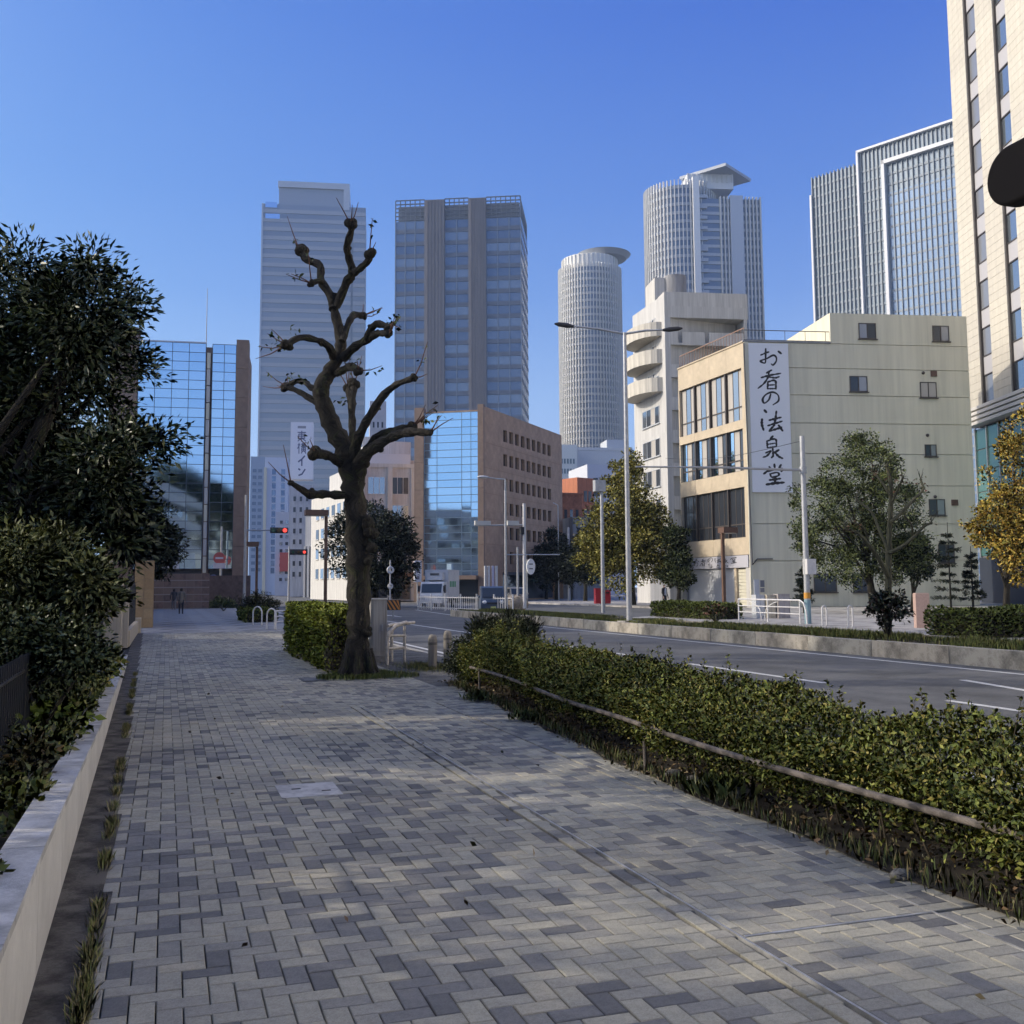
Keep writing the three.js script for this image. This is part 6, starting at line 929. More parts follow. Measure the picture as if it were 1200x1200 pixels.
{ // signal mast with a long arm by the cream building
  const b = ground(947, 731).setY(0), D = Math.hypot(b.x, b.z), h = hTo(D, 940, 511), root = post('signal_mast', 'pale signal mast with a long thin arm reaching over the road', 'mast', b, h, .13, .10, MAT.galv);
  const e = atDist(745, 547, D * .93), s = V(b.x, hTo(D, 941, 551), b.z), m = new MB(); m.tube([s, s.clone().lerp(e, .5).add(V(0, .04, 0)), e], [.06, .05, .035], 8); m.build('arm', M([.36, .37, .38], .45, { metal: .3 }), root);
  const c = new MB(); c.box(b.x - .1, b.x + .34, hTo(D, 945, 673), hTo(D, 945, 655), b.z - .1, b.z + .22); c.build('control_box', MAT.metalWhite, root); const bd = new MB(); bd.tube([V(b.x, 1.05, b.z), V(b.x, 1.3, b.z)], .138, 12); bd.build('orange_band', M([.60, .28, .04], .6), root); const bw = new MB(); bw.tube([V(b.x, .0, b.z), V(b.x, 1.0, b.z)], .139, 12); bw.build('blue_sleeve', M([.22, .34, .38], .6), root); const cl = new MB(); cl.tube([V(b.x, s.y - .15, b.z), V(b.x, s.y + .15, b.z)], .15, 10); cl.build('clamp', MAT.galv, root);
  const wr = new MB(), w0 = V(b.x, h - .2, b.z), w1 = atDist(780, 537, 70); const pts = []; for (let i = 0; i <= 12; i++) { const t = i / 12; pts.push(w0.clone().lerp(w1, t).add(V(0, -.35 * Math.sin(Math.PI * t), 0))); } wr.tube(pts, .012, 4); wr.build('cable', MAT.blackMetal, root);
}
{
  const P = (name, label, cat, px, py, yt, r, mat, H = 0, group) => { const b = ground(px, py, H).setY(H), D = Math.hypot(b.x, b.z); return [post(name, label, cat, b, hTo(D, px, yt) - H, r, r * .75, mat, group), b, D]; };
  { const [root, b, D] = P('utility_pole', 'grey utility pole with a small box at the top near the red box', 'pole', 707, 718, 566, .13, MAT.galv); const m = new MB(); m.box(b.x - .5, b.x + .2, hTo(D, 703, 576), hTo(D, 703, 563), b.z - .2, b.z + .2); m.build('top_box', MAT.galv, root); }
  { const [root, b, D] = P('street_light', 'single-arm street light beside the brown office', 'street light', 593, 714, 562, .09, MAT.galv, .2); const m = new MB(), t = V(b.x, hTo(D, 593, 562), b.z), e = atDist(566, 559, D); m.tube([t, e], [.05, .03], 6); m.build('arm', MAT.galv, root); const l = new MB(); l.ball(e, .2, 2, .5, 1); l.build('lamp_head', MAT.metalWhite, root); const a2 = new MB(); a2.tube([V(b.x, hTo(D, 593, 650), b.z), atDist(656, 650, D)], .04, 6); a2.build('signal_arm', MAT.galv, root); }
  { const [root, b, D] = P('signal_pole', 'white signal pole with a cross arm and flat lamps by the median fence', 'pole', 615, 713, 590, .13, MAT.metalWhite, .2); const m = new MB(); m.tube([V(b.x, hTo(D, 614, 615), b.z), atDist(556, 616, D)], .05, 6); m.build('arm', MAT.galv, root); for (const [x0, x1] of [[556, 575], [594, 608]]) { const p = atDist((x0 + x1) / 2, 613, D * .995), l = new MB(), w = (x1 - x0) * D / FOCAL / 2; l.box(p.x - w, p.x + w, p.y - .15, p.y + .15, p.z - .12, p.z + .12); l.build('signal_head', M([.55, .54, .50], .6), root); } const g = new MB(), q = V(b.x, hTo(D, 614, 622), b.z); g.box(q.x - .3, q.x - .05, q.y - .25, q.y + .25, q.z - .15, q.z + .15); g.build('camera_box', MAT.darkPlastic, root); }
  P('bare_pole', 'short plain grey pole between the signal pole and the street light', 'pole', 607, 711, 641, .10, MAT.galv, .1);
  { const [root, b, D] = P('banner_pole', 'grey pole with a white oval sign beside the brown office', 'pole', 618, 706, 655, .06, MAT.galv); const m = new MB(), p = atDist(622, 664, D); m.geo(new THREE.CylinderGeometry(.55, .55, .18, 20), new THREE.Matrix4().makeRotationX(Math.PI / 2).premultiply(new THREE.Matrix4().makeScale(.85, 1.5, 1)).premultiply(new THREE.Matrix4().makeTranslation(p.x, p.y, p.z))); m.build('oval_sign', M([.78, .78, .76], .5), root); const k = new MB(); for (const y of [-.28, .2]) k.box(p.x - .2, p.x + .2, p.y + y, p.y + y + .12, p.z + .092, p.z + .1); k.build('sign_mark', M([.10, .10, .12], .6), root); }
  { const [root, b, D] = P('concrete_pole', 'thick pale utility pole with crossbars near the avenue trees', 'pole', 667, 704, 618, .17, M([.42, .43, .45], .7)); for (const y of [636, 643]) { const m = new MB(); m.tube([atDist(656, y, D), atDist(678, y, D)], .05, 5); m.build('crossbar', MAT.galv, root); } }
  { const [root, b, D] = P('far_street_light', 'thin street light with a curved head between office and trees', 'street light', 655, 704, 592, .07, MAT.galv); const m = new MB(); m.tube([V(b.x, hTo(D, 655, 592), b.z), atDist(648, 589, D)], .05, 5); m.build('lamp_arm', MAT.metalWhite, root); }
  // brown park-style lamps
  for (const [px, py, yt, x1, lab, H] of [[381, 722, 604, 359, 'brown square-headed lamp post behind the sunlit hedge', 0], [849, 719, 624, 864, 'rusty brown square-headed lamp post in front of the shutter', 0], [300, 716, 640, 289, 'brown square-headed lamp post beside the round bush', 0]]) { const b = ground(px, py, H), D = Math.hypot(b.x, b.z), h = hTo(D, px, yt), root = thing('brown_lamp_post', lab, 'lamp post', b), m = new MB(), w = .085; m.box(b.x - w, b.x + w, 0, h, b.z - w, b.z + w); m.build('post', MAT.brownMetal, root); const e = atDist(x1, yt + 2, D), a = new MB(); const x0 = Math.min(b.x, e.x), xx = Math.max(b.x, e.x); a.box(x0 - .1, xx + .1, h - .02, h + .3, b.z - .35, b.z + .35); const hd = a.build('lamp_head', M([.13, .07, .045], .5), root); const d = new MB(); d.box(x0 - .02, xx + .02, h - .05, h - .025, b.z - .28, b.z + .28); d.build('diffuser', M([.55, .50, .42], .4), hd); }
  // signals at the far junction (showing red)
  const lens = (root, c, col, em) => { const m = new MB(); m.geo(new THREE.CylinderGeometry(.15, .15, .06, 18), new THREE.Matrix4().makeRotationX(Math.PI / 2).premultiply(new THREE.Matrix4().makeTranslation(c.x, c.y, c.z))); const mt = M(col, .4); if (em) { mt.emissive = C(...em); mt.emissiveIntensity = 1; } m.build('lens', mt, root); };
  for (const [px, pyb, yt, sx, sy, D, lab] of [[286, 712, 580, 327, 621.5, 75, 'red traffic signal on a long arm over the footpath end'], [338, 716, 640, 350, 647, 112, 'smaller red traffic signal farther along the avenue']]) {
    const b = atDist(px, pyb, D).setY(0), h = hTo(D, px, yt), root = thing('traffic_signal', lab, 'traffic signal', b), p = new MB(); p.tube([b, V(b.x, h, b.z)], [.11, .08], 10); p.build('pole', MAT.galv, root); const c = atDist(sx, sy, D), hw = 14 * D / FOCAL, a = new MB(); a.tube([V(b.x, c.y, b.z), c.clone().add(V(0, 0, -.1))], .05, 6); a.build('arm', MAT.galv, root);
    const s = new MB(), k = D / 75; s.box(c.x - .62 * k, c.x + .62 * k, c.y - .2 * k, c.y + .2 * k, c.z - .1, c.z + .08); s.build('housing', M([.05, .055, .055], .6), root); [[-.4, [.02, .10, .06]], [0, [.12, .08, .02]]].forEach(([dx, col]) => lens(root, V(c.x + dx * k, c.y, c.z + .1), col)); lens(root, V(c.x + .4 * k, c.y, c.z + .1), [.55, .04, .03], [1.1, .08, .06]);
    for (const dx of [-.4, 0, .4]) { const v = new MB(); v.geo(new THREE.CylinderGeometry(.19, .19, .22, 16, 1, true, -Math.PI / 2, Math.PI), new THREE.Matrix4().makeRotationX(Math.PI / 2).premultiply(new THREE.Matrix4().makeTranslation(c.x + dx * k, c.y + .01, c.z + .2))); v.build('visor', M([.04, .04, .04], .6, { side: THREE.DoubleSide }), root); }
  }
  // signs along the footpath end
  { const [root, b, D] = P('no_entry_pole', 'grey post with a round red sign and a white plate at the footpath end', 'sign', 258, 712, 617, .11, MAT.galv); for (const [y0, y1, w, col, n] of [[648, 660, 6.5, [.55, .12, .10], 'round_sign'], [660, 666, 6.5, [.66, .60, .60], 'sign_plate']]) { const p = atDist(257, (y0 + y1) / 2, D * .996), m = new MB(), hw = w * D / FOCAL, hh = (y1 - y0) / 2 * D / FOCAL; if (n === 'round_sign') m.geo(new THREE.CylinderGeometry(hw, hw, .04, 24), new THREE.Matrix4().makeRotationX(Math.PI / 2).premultiply(new THREE.Matrix4().makeTranslation(p.x, p.y, p.z))); else m.box(p.x - hw, p.x + hw, p.y - hh, p.y + hh, p.z - .02, p.z + .02); m.build(n, M(col, .5), root); if (n === 'round_sign') { const q = new MB(); q.box(p.x - hw * .65, p.x + hw * .65, p.y - hw * .16, p.y + hw * .16, p.z + .021, p.z + .03); q.build('sign_bar', M([.72, .68, .68], .5), root); } } const sb = atDist(250, 679, D * .99), m = new MB(); m.geo(new THREE.CylinderGeometry(.42, .42, .04, 22), new THREE.Matrix4().makeRotationX(Math.PI / 2).premultiply(new THREE.Matrix4().makeTranslation(sb.x, sb.y, sb.z))); m.build('blue_round_sign', M([.10, .14, .30], .5), root); }
  { const [root] = P('grey_marker_post', 'thin pale post in front of the stone course wall', 'post', 209, 711, 656, .07, MAT.metalWhite); }
  { const b = ground(457, 712).setY(-.1), D = Math.hypot(b.x, b.z), root = post('two_disc_sign', 'white post with two round signs across the junction', 'sign', b, hTo(D, 457, 655), .06, .05, MAT.metalWhite); for (const y of [668, 687]) { const p = atDist(457.5, y, D * .995), m = new MB(), k = (y < 680 ? 4.5 : 3.4) * D / FOCAL; m.geo(new THREE.TorusGeometry(k * .7, k * .3, 8, 20), new THREE.Matrix4().makeTranslation(p.x, p.y, p.z)); m.build('round_sign', MAT.metalWhite, root); } }
  { const D = 112, b = atDist(489, 708, D).setY(0), root = thing('vertical_sign_board', 'narrow white upright sign board beside the delivery truck', 'sign', b), m = new MB(), p0 = atDist(485, 682, D), p1 = atDist(494, 657, D); m.box(p0.x, p1.x, p0.y, p1.y, b.z - .15, b.z + .15); m.build('board', M([.66, .67, .70], .6), root); const k = new MB(); for (const t of [.2, .5, .8]) k.box(lerp(p0.x, p1.x, .3), lerp(p0.x, p1.x, .7), lerp(p0.y, p1.y, t) - .18, lerp(p0.y, p1.y, t) + .18, b.z + .151, b.z + .16); k.build('character_mark', M([.20, .18, .22], .7), root); const q = new MB(); q.tube([b, V(b.x, p0.y, b.z)], .06, 6); q.build('post', MAT.galv, root); }
  { const D = 110, root = thing('parking_sign_frame', 'group of upright white sign panels at the brown office forecourt', 'sign', atDist(576, 706, D).setY(0)); for (const x of [569, 573, 578, 582]) { const p0 = atDist(x - 1.4, 681, D), p1 = atDist(x + 1.2, 663, D), m = new MB(); m.box(p0.x, p1.x, .0, p1.y, p0.z - .1, p0.z + .1); m.build('panel', x === 578 ? M([.45, .45, .60], .6) : MAT.metalWhite, root); } }
}
// ---- signal housing close overhead, seen from behind; its pole stands beyond the frame
{
  const e = atDepth(1160, 216, 8.4), base = V(e.x - .15, 0, e.z + 2.2), root = thing('overhead_signal', 'dark brown traffic signal housing hanging close overhead, seen from behind', 'traffic signal', base);
  const L = 1.25, hh = .215, S = new THREE.Shape(); S.absarc(-L / 2 + hh, 0, hh, Math.PI / 2, Math.PI * 1.5); S.lineTo(L / 2 - hh, -hh); S.absarc(L / 2 - hh, 0, hh, -Math.PI / 2, Math.PI / 2); S.lineTo(-L / 2 + hh, hh);
  const g = new THREE.ExtrudeGeometry(S, { depth: .10, bevelEnabled: true, bevelThickness: .035, bevelSize: .03, bevelSegments: 4, curveSegments: 20 }); const mt = new THREE.Matrix4().makeBasis(V(0, 0, 1), V(0, 1, 0), V(-1, 0, 0)).setPosition(e.x + .12, e.y, e.z + L / 2); const m = new MB(); m.geo(g, mt); m.build('housing', M([.009, .006, .005], .95), root);
  for (let i = 0; i < 3; i++) { const v = new MB(); v.geo(new THREE.CylinderGeometry(.17, .17, .28, 20, 1, true, -Math.PI / 2, Math.PI), new THREE.Matrix4().makeRotationZ(-Math.PI / 2).premultiply(new THREE.Matrix4().makeTranslation(e.x + .28, e.y, e.z + .25 + i * .38))); v.build('visor', M([.02, .013, .011], .5, { side: THREE.DoubleSide }), root); }
  const a = new MB(); a.tube([V(e.x + .06, e.y, e.z + L - .05), V(base.x, e.y + .05, base.z)], .045, 8); a.build('arm', MAT.brownMetal, root); const p = new MB(); p.tube([base, V(base.x, e.y + .5, base.z)], [.09, .07], 10); p.build('pole', MAT.brownMetal, root);
}
// ---- bollards, bars, rails
{
  const paint = M([.58, .53, .46], .6, { n: ['coarse', .35, [.4, .4]] });
  // timber-look bollards by the hedge
  for (const [px, py, lab] of [[507, 784, 'pale concrete bollard with a chamfered top next to the guard rail'], [524.5, 776, 'pale concrete bollard half hidden by the dark bush']]) { const b = ground(px, py).setY(-.03), root = thing('bollard', lab, 'bollard', b), m = new MB(); m.geo(new THREE.LatheGeometry([[.0, 0], [.088, 0], [.088, .60], [.08, .66], [.06, .70], [.0, .715]].map(([x, y]) => new THREE.Vector2(x, y)), 14), new THREE.Matrix4().makeTranslation(b.x, b.y, b.z)); m.build('body', M([.30, .275, .235], .85, { n: ['bark', .35, [.4, .8]] }), root); const c = new MB(); c.geo(new THREE.CylinderGeometry(.091, .091, .05, 14), new THREE.Matrix4().makeTranslation(b.x, b.y + .53, b.z)); c.build('band', M([.12, .11, .10], .7), root); }
  // white bicycle hoops
  const hoopThing = (name, label, px, py, w, h, ang, group) => { const b = ground(px, py).setY(0), root = thing(name, label, 'hoop', b, group), m = new MB(); const R4 = new THREE.Matrix4().makeRotationY(ang).setPosition(b); m.tube(hoop(w, h, .03).map((p) => p.applyMatrix4(R4)), .03, 8); m.build('bar', MAT.metalWhite, root); const f = new MB(); for (const s of [-1, 1]) { const p = V(s * w / 2, .01, 0).applyMatrix4(R4); f.geo(new THREE.CylinderGeometry(.07, .07, .02, 10), new THREE.Matrix4().makeTranslation(p.x, p.y, p.z)); } f.build('base_flange', MAT.galv, root); };
  hoopThing('white_hoop', 'white hoop bar by the round bush on the footpath', 301.5, 733, .55, .82, -.9); hoopThing('white_hoop', 'white hoop bar joined to the bicycle rail', 318, 738, .5, .82, -.9);
  hoopThing('hoop_bollard', 'narrow white hoop bollard beside the signal mast', 966.5, 733, .28, .78, .3); hoopThing('hoop_bollard', 'narrow white hoop bollard near the pollarded tree', 997, 735, .28, .82, .3);
  const gr = (name, label, a, b, h, posts, mat, curveEnd) => { const root = thing(name, label, 'guard rail', a); for (const y of [.98, .68, .40]) { const m = new MB(), pts = []; for (let i = 0; i <= 8; i++) pts.push(a.clone().lerp(b, i / 8).setY(a.y + h * y)); if (curveEnd && y > .9) { const d = b.clone().sub(a).normalize(); pts.push(b.clone().addScaledVector(d, .28).setY(a.y + h * .86), b.clone().addScaledVector(d, .45).setY(a.y + h * .5), b.clone().addScaledVector(d, .5).setY(a.y - .05)); } m.tube(pts, y > .9 ? .038 : .026, 8); m.build('rail', mat, root); } for (let i = 0; i < posts; i++) { const p = a.clone().lerp(b, posts === 1 ? 0 : i / (posts - 1)), m = new MB(); m.tube([p.clone().setY(a.y - .05), p.clone().setY(a.y + h)], .034, 8); m.build('post', mat, root); } return root; };
  const rl = ground(322, 737).setY(0), re = V(rl.x + 2.4, 0, rl.z - .6); gr('bicycle_rail', 'short white rail beside the round bush', rl, re, .72, 2, MAT.metalWhite);
  // nearer guard rail with an arched front, next to the grey cabinet
  { const a = ground(453.5, 779).setY(0), root = thing('arched_guard_rail', 'cream painted guard rail end with arched bars by the grey cabinet', 'guard rail', a), b = ground(475, 777).setY(0); const P = (t, y) => a.clone().lerp(b, t).setY(y); const hh = .86; for (const pts of [[P(0, -.04), P(0, .45), P(.12, .66), P(.45, .80), P(1.05, hh)], [P(.95, -.04), P(.95, .78)], [P(.04, .33), P(1, .33)], [P(.1, .6), P(1, .58)]]) { const m = new MB(); m.tube(pts, pts.length > 3 ? .042 : .03, 9); m.build('bar', paint, root); } const back = V(.25, 0, -.9); for (const pts of [[P(.1, -.04).add(back), P(.1, .8).add(back)], [P(.1, .8).add(back), P(1.4, .82).add(back)], [P(0.02, .8), P(.1, .8).add(back)]]) { const m = new MB(); m.tube(pts, .036, 9); m.build('bar', paint, root); } }
  // white rails in front of the cabinets across the road
  { const a = ground(866, 727).setY(0), b = ground(938, 731).setY(0); const root = gr('white_guard_rail', 'white tubular guard rail with curved end before the shop cabinets', a, b, 1.0, 3, MAT.metalWhite, true); const mid = a.clone().lerp(b, .42); for (const s of [-1, 1]) { const m = new MB(), pts = []; for (let i = 0; i <= 6; i++) { const t = i / 6; pts.push(a.clone().lerp(b, .42 + s * (.03 + .2 * t * t)).setY(.05 + .85 * Math.sqrt(t))); } m.tube(pts, .024, 7); m.build('arched_brace', MAT.metalWhite, root); } }
  // picket fence on the median near the vehicles
  { const a = ground(490, 713).setY(.0), b = ground(601, 718).setY(.0), n = 46, root = thing('white_picket_fence', 'white metal picket fence on the median in front of the truck', 'fence', a); const bar = new MB(); bar.box(-.018, .018, 0, .98, -.018, .018); const bg = bar.geometry(); for (let i = 0; i <= n; i++) { const p = a.clone().lerp(b, i / n), o = new THREE.Mesh(bg, MAT.metalWhite); o.name = i ? 'picket_' + String(i).padStart(3, '0') : 'picket'; o.position.copy(p).sub(a); o.castShadow = o.receiveShadow = true; root.add(o); } for (const y of [.12, .88]) { const m = new MB(); m.tube([a.clone().setY(y), b.clone().setY(y)], .024, 6); m.build('rail', MAT.metalWhite, root); } for (let i = 0; i <= 6; i++) { const p = a.clone().lerp(b, i / 6), m = new MB(); m.box(p.x - .045, p.x + .045, -.1, 1.15, p.z - .045, p.z + .045); m.build('post', MAT.metalWhite, root); } }
  // grey service cabinet behind the tree
  { const a = ground(434, 776).setY(0), b = ground(453, 776).setY(0), top = atDepth(443, 703, a.clone().sub(EYE).dot(fwd)).y, F = new Wall(a, 98), w = b.distanceTo(a), root = thing('grey_cabinet', 'weathered grey service cabinet beside the bare tree', 'cabinet', a), m = new MB(); m.wbox(F, 0, w, .14, top, -.62, 0); m.build('body', M([.40, .38, .35], .75, { n: ['streak', .3, [.9, 1.4]] }), root); const p = new MB(); p.wbox(F, -.05, w + .06, 0, .14, -.66, .05); p.build('plinth', MAT.concrete, root); const c = new MB(); c.wbox(F, -.02, w + .02, top, top + .03, -.64, .02); c.build('lid', M([.44, .42, .40], .7), root); const d = new MB(); d.wbox(F, .05, w - .04, .24, top - .1, .0, .012); const dd = d.build('door', M([.41, .39, .36], .75, { n: ['streak', .3, [.9, 1.4]] }), root); const hd = new MB(); hd.wbox(F, w - .12, w - .09, top * .5, top * .5 + .14, .012, .03); hd.build('handle', MAT.galv, dd); }
  // cabinets and boards in front of the cream flank
  { const D = 52; for (const [x0, x1, y0, y1, col, lab] of [[886, 898, 697, 722, [.60, .62, .64], 'white service cabinet behind the white guard rail'], [899, 911, 697, 722, [.56, .50, .38], 'yellowish service cabinet between the white and the grey one'], [912, 928, 696, 722, [.42, .38, .36], 'brownish grey service cabinet behind the white guard rail']]) { const a = atDist(x0, y1, D).setY(0), b = atDist(x1, y1, D).setY(0), h = hTo(D, x0, y0), F = new Wall(a, 100), w = b.distanceTo(a), root = thing('street_cabinet', lab, 'cabinet', a), m = new MB(); m.wbox(F, .02, w - .02, 0, h, -.6, 0); m.build('body', M(col, .6, { n: ['streak', .2, [.8, 1]] }), root); const d = new MB(); d.wbox(F, .08, w / 2 - .02, .12, h - .12, 0, .015); d.wbox(F, w / 2 + .02, w - .08, .12, h - .12, 0, .015); d.build('doors', M(col, .55), root); } }
  { const D = Math.hypot(creamCorner.x, creamCorner.z) - 1, root = thing('notice_board', 'small notice board with papers on the cream wall by the side door', 'board', atDist(888, 700, D).setY(0)); for (const [x0, x1, y0, y1, c] of [[884, 890, 679, 700, [.50, .52, .56]], [891, 896, 680, 688, [.14, .15, .18]], [891, 896, 689, 694, [.18, .18, .2]]]) { const p0 = atDist(x0, y1, D), p1 = atDist(x1, y0, D), m = new MB(), F = new Wall(p0, 102); m.wbox(F, 0, Math.hypot(p1.x - p0.x, p1.z - p0.z), 0, p1.y - p0.y, -.06, .02); m.build('poster_panel', M(c, .6), root); } }
  // pink stone pillar
  { const a = ground(1074.5, 736).setY(0), D = Math.hypot(a.x, a.z), h = hTo(D, 1074, 695), F = new Wall(a, 118), w = 14 * D / FOCAL, root = thing('pink_stone_pillar', 'pinkish granite marker pillar standing in grass across the road', 'pillar', a), m = new MB(); m.wbox(F, 0, w, 0, h - .02, -w, 0); m.build('shaft', M([.52, .36, .30], .7, { n: ['fine', .25, [.5, .5]] }), root); const c = new MB(); c.wbox(F, .02, w - .02, h - .02, h, -w + .02, -.02); c.build('cap', M([.55, .40, .34], .7), root); const rd = new MB(); rd.tube([V(a.x + .7, .0, a.z + .3), V(a.x + .75, .32, a.z + .3), V(a.x + 2.4, .34, a.z + .6), V(a.x + 2.5, 0, a.z + .6)], .025, 6); tag(rd.build('low_bar', MAT.brownMetal), 'low dark bar beside the pink stone pillar', 'bar'); }
  // red collection box
  { const b = ground(707, 708).setY(0), D = Math.hypot(b.x, b.z), h = hTo(D, 707, 690), w = 9 * D / FOCAL, F = new Wall(b, 100), root = thing('red_box', 'bright red street box at the corner under the yellow-green tree', 'box', b), m = new MB(); m.wbox(F, -w, w * .15, .05, h, -.7, 0); m.wbox(F, w * .2, w, .05, h * .93, -.7, -.03); m.build('body', M([.52, .03, .045], .5), root); const c = new MB(); c.wbox(F, -w - .03, w * .15 + .03, h, h + .06, -.73, .04); c.build('lid', M([.46, .03, .04], .5), root); const s = new MB(); s.wbox(F, w * .35, w * .8, h * .7, h * .78, -.03, -.01); s.build('slot', MAT.blackMetal, root); }
  // striped hazard board on the cabinet side
  { const D = 58, root = thing('hazard_board', 'orange and black striped hazard board at the median nose', 'sign', atDist(461, 716, D).setY(0)), p0 = atDist(452, 715, D), p1 = atDist(469.5, 703, D), F = new Wall(p0, 104), W = Math.hypot(p1.x - p0.x, p1.z - p0.z), H = p1.y - p0.y; const b = new MB(); b.wbox(F, 0, W, 0, H, -.08, 0); b.build('board', M([.03, .028, .025], .6), root); for (let i = 0; i < 4; i++) { const m = new MB(), s = i * W / 3.6 - W * .12, e = W * .14, cl = (v) => Math.max(.01, Math.min(W - .01, v)); m.quad(F.P(cl(s + H * .6), .02, .006), F.P(cl(s + H * .6 + e), .02, .006), F.P(cl(s + e), H - .02, .006), F.P(cl(s), H - .02, .006)); m.build('stripe', M([.62, .24, .04], .5), root); } const q = new MB(); q.tube([F.P(W / 2, -.6, -.1), F.P(W / 2, H, -.1)], .05, 6); q.build('post', MAT.galv, root); }
  for (const [x, y, s, lab] of [[604, 712, .8, 'pale rock at the end of the picket fence'], [609, 700, .7, 'beige boulder behind the rock by the picket fence']]) { const c = ground(x, y + 3).setY(0), m = new MB(), r = rng(x); m.ball(V(c.x, s * .5, c.z), s, 1.1, .8, 1, 2); for (let i = 0; i < m.p.length; i++) m.p[i] += (r() - .5) * .16; tag(m.build(numbered('garden_rock'), M([.44, .37, .28], .9, { n: ['coarse', .4, [1, 1]] })), lab, 'rock'); }
}
// ---- vehicles
function wheels(root, F, list, rad, w) { for (const [s, d] of list) { const a = F.P(s - w / 2, rad, d), b = F.P(s + w / 2, rad, d), t = new MB(); t.tube([a, b], rad, 18); const wh = t.build('wheel', M([.02, .02, .02], .9), root); const q = new MB(); q.tube([F.P(s - w / 2 - .01, rad, d), F.P(s + w / 2 + .01, rad, d)], rad * .58, 14); q.build('rim', M([.5, .5, .52], .35, { metal: .6 }), wh); } }
{ // delivery truck
  const o = atDist(505, 690, 88).setY(-.1), F = new Wall(o, 120), root = thing('delivery_truck', 'white refrigerated box truck with green lettering waiting at the junction', 'truck', o), wm = M([.72, .72, .71], .4), X = 1.0;
  const W2 = { P: (s, t, d) => F.P(s, t - 0, d), o: F.o };
  const cab = new MB(); wprism(cab, F, [[0, .45], [0, 1.05], [-.1, 1.25], [-.38, 2.05], [-.5, 2.2], [-1.7, 2.2], [-1.7, .45]], -X, X); cab.build('cab', wm, root);
  const ws = new MB(); wprism(ws, F, [[-.085, 1.27], [-.36, 2.02], [-.385, 2.02], [-.11, 1.27]], -X + .12, X - .12); ws.n.length; ws.build('windscreen', M([.045, .06, .08], .1), root).position.add(F.P(0, 0, .02).sub(F.o));
  const sw = new MB(); for (const s of [-X - .012, X]) sw.wbox(F, s, s + .012, 1.25, 1.95, -1.25, -.5); sw.build('side_window', GL.dark, root);
  const bx = new MB(); bx.wbox(F, -X - .05, X + .05, .75, 3.25, -5.6, -1.8); bx.build('cargo_box', M([.74, .73, .71], .5, { n: ['coarse', .08, [2, 2]] }), root);
  const rf = new MB(); rf.wbox(F, -.7, .7, 2.35, 3.0, -1.8, -1.15); const ru = rf.build('cooling_unit', M([.66, .65, .63], .5), root); const rv = new MB(); for (let i = 0; i < 4; i++) rv.wbox(F, -.4, .4, 2.75 + i * .05, 2.78 + i * .05, -1.15, -1.13); rv.build('grille', MAT.darkPlastic, ru);
  const gt = new MB(); for (let i = 0; i < 4; i++) { const d = -2.3 - i * .55; gt.wbox(F, X + .05, X + .058, 1.75, 2.25, d - .38, d).wbox(F, X + .058, X + .064, 1.92, 2.0, d - .3, d - .08); } gt.build('green_lettering', M([.03, .26, .10], .6), root);
  const ch = new MB(); ch.wbox(F, -.8, .8, .45, .72, -5.5, -.3); ch.build('chassis', MAT.darkPlastic, root); const bp = new MB(); bp.wbox(F, -X, X, .38, .62, -.1, .1); bp.build('bumper', M([.6, .6, .6], .5), root);
  for (const s of [-.72, .72]) { const h = new MB(); h.wbox(F, s - .18, s + .18, .68, .9, .0, .035); h.build('headlight', M([.7, .72, .74], .15, { metal: .3 }), root); const mr = new MB(), k = s > 0 ? 1 : -1; mr.wbox(F, k * 1.12 - .09, k * 1.12 + .09, 1.35, 1.85, -.25, -.15); mr.build('mirror', MAT.darkPlastic, root); }
  const pl = new MB(); pl.wbox(F, -.2, .2, .42, .56, .1, .112); pl.build('number_plate', M([.6, .6, .58], .5), root); wheels(root, F, [[-.82, -.75], [.82, -.75], [-.78, -4.2], [.78, -4.2]], .38, .26);
}
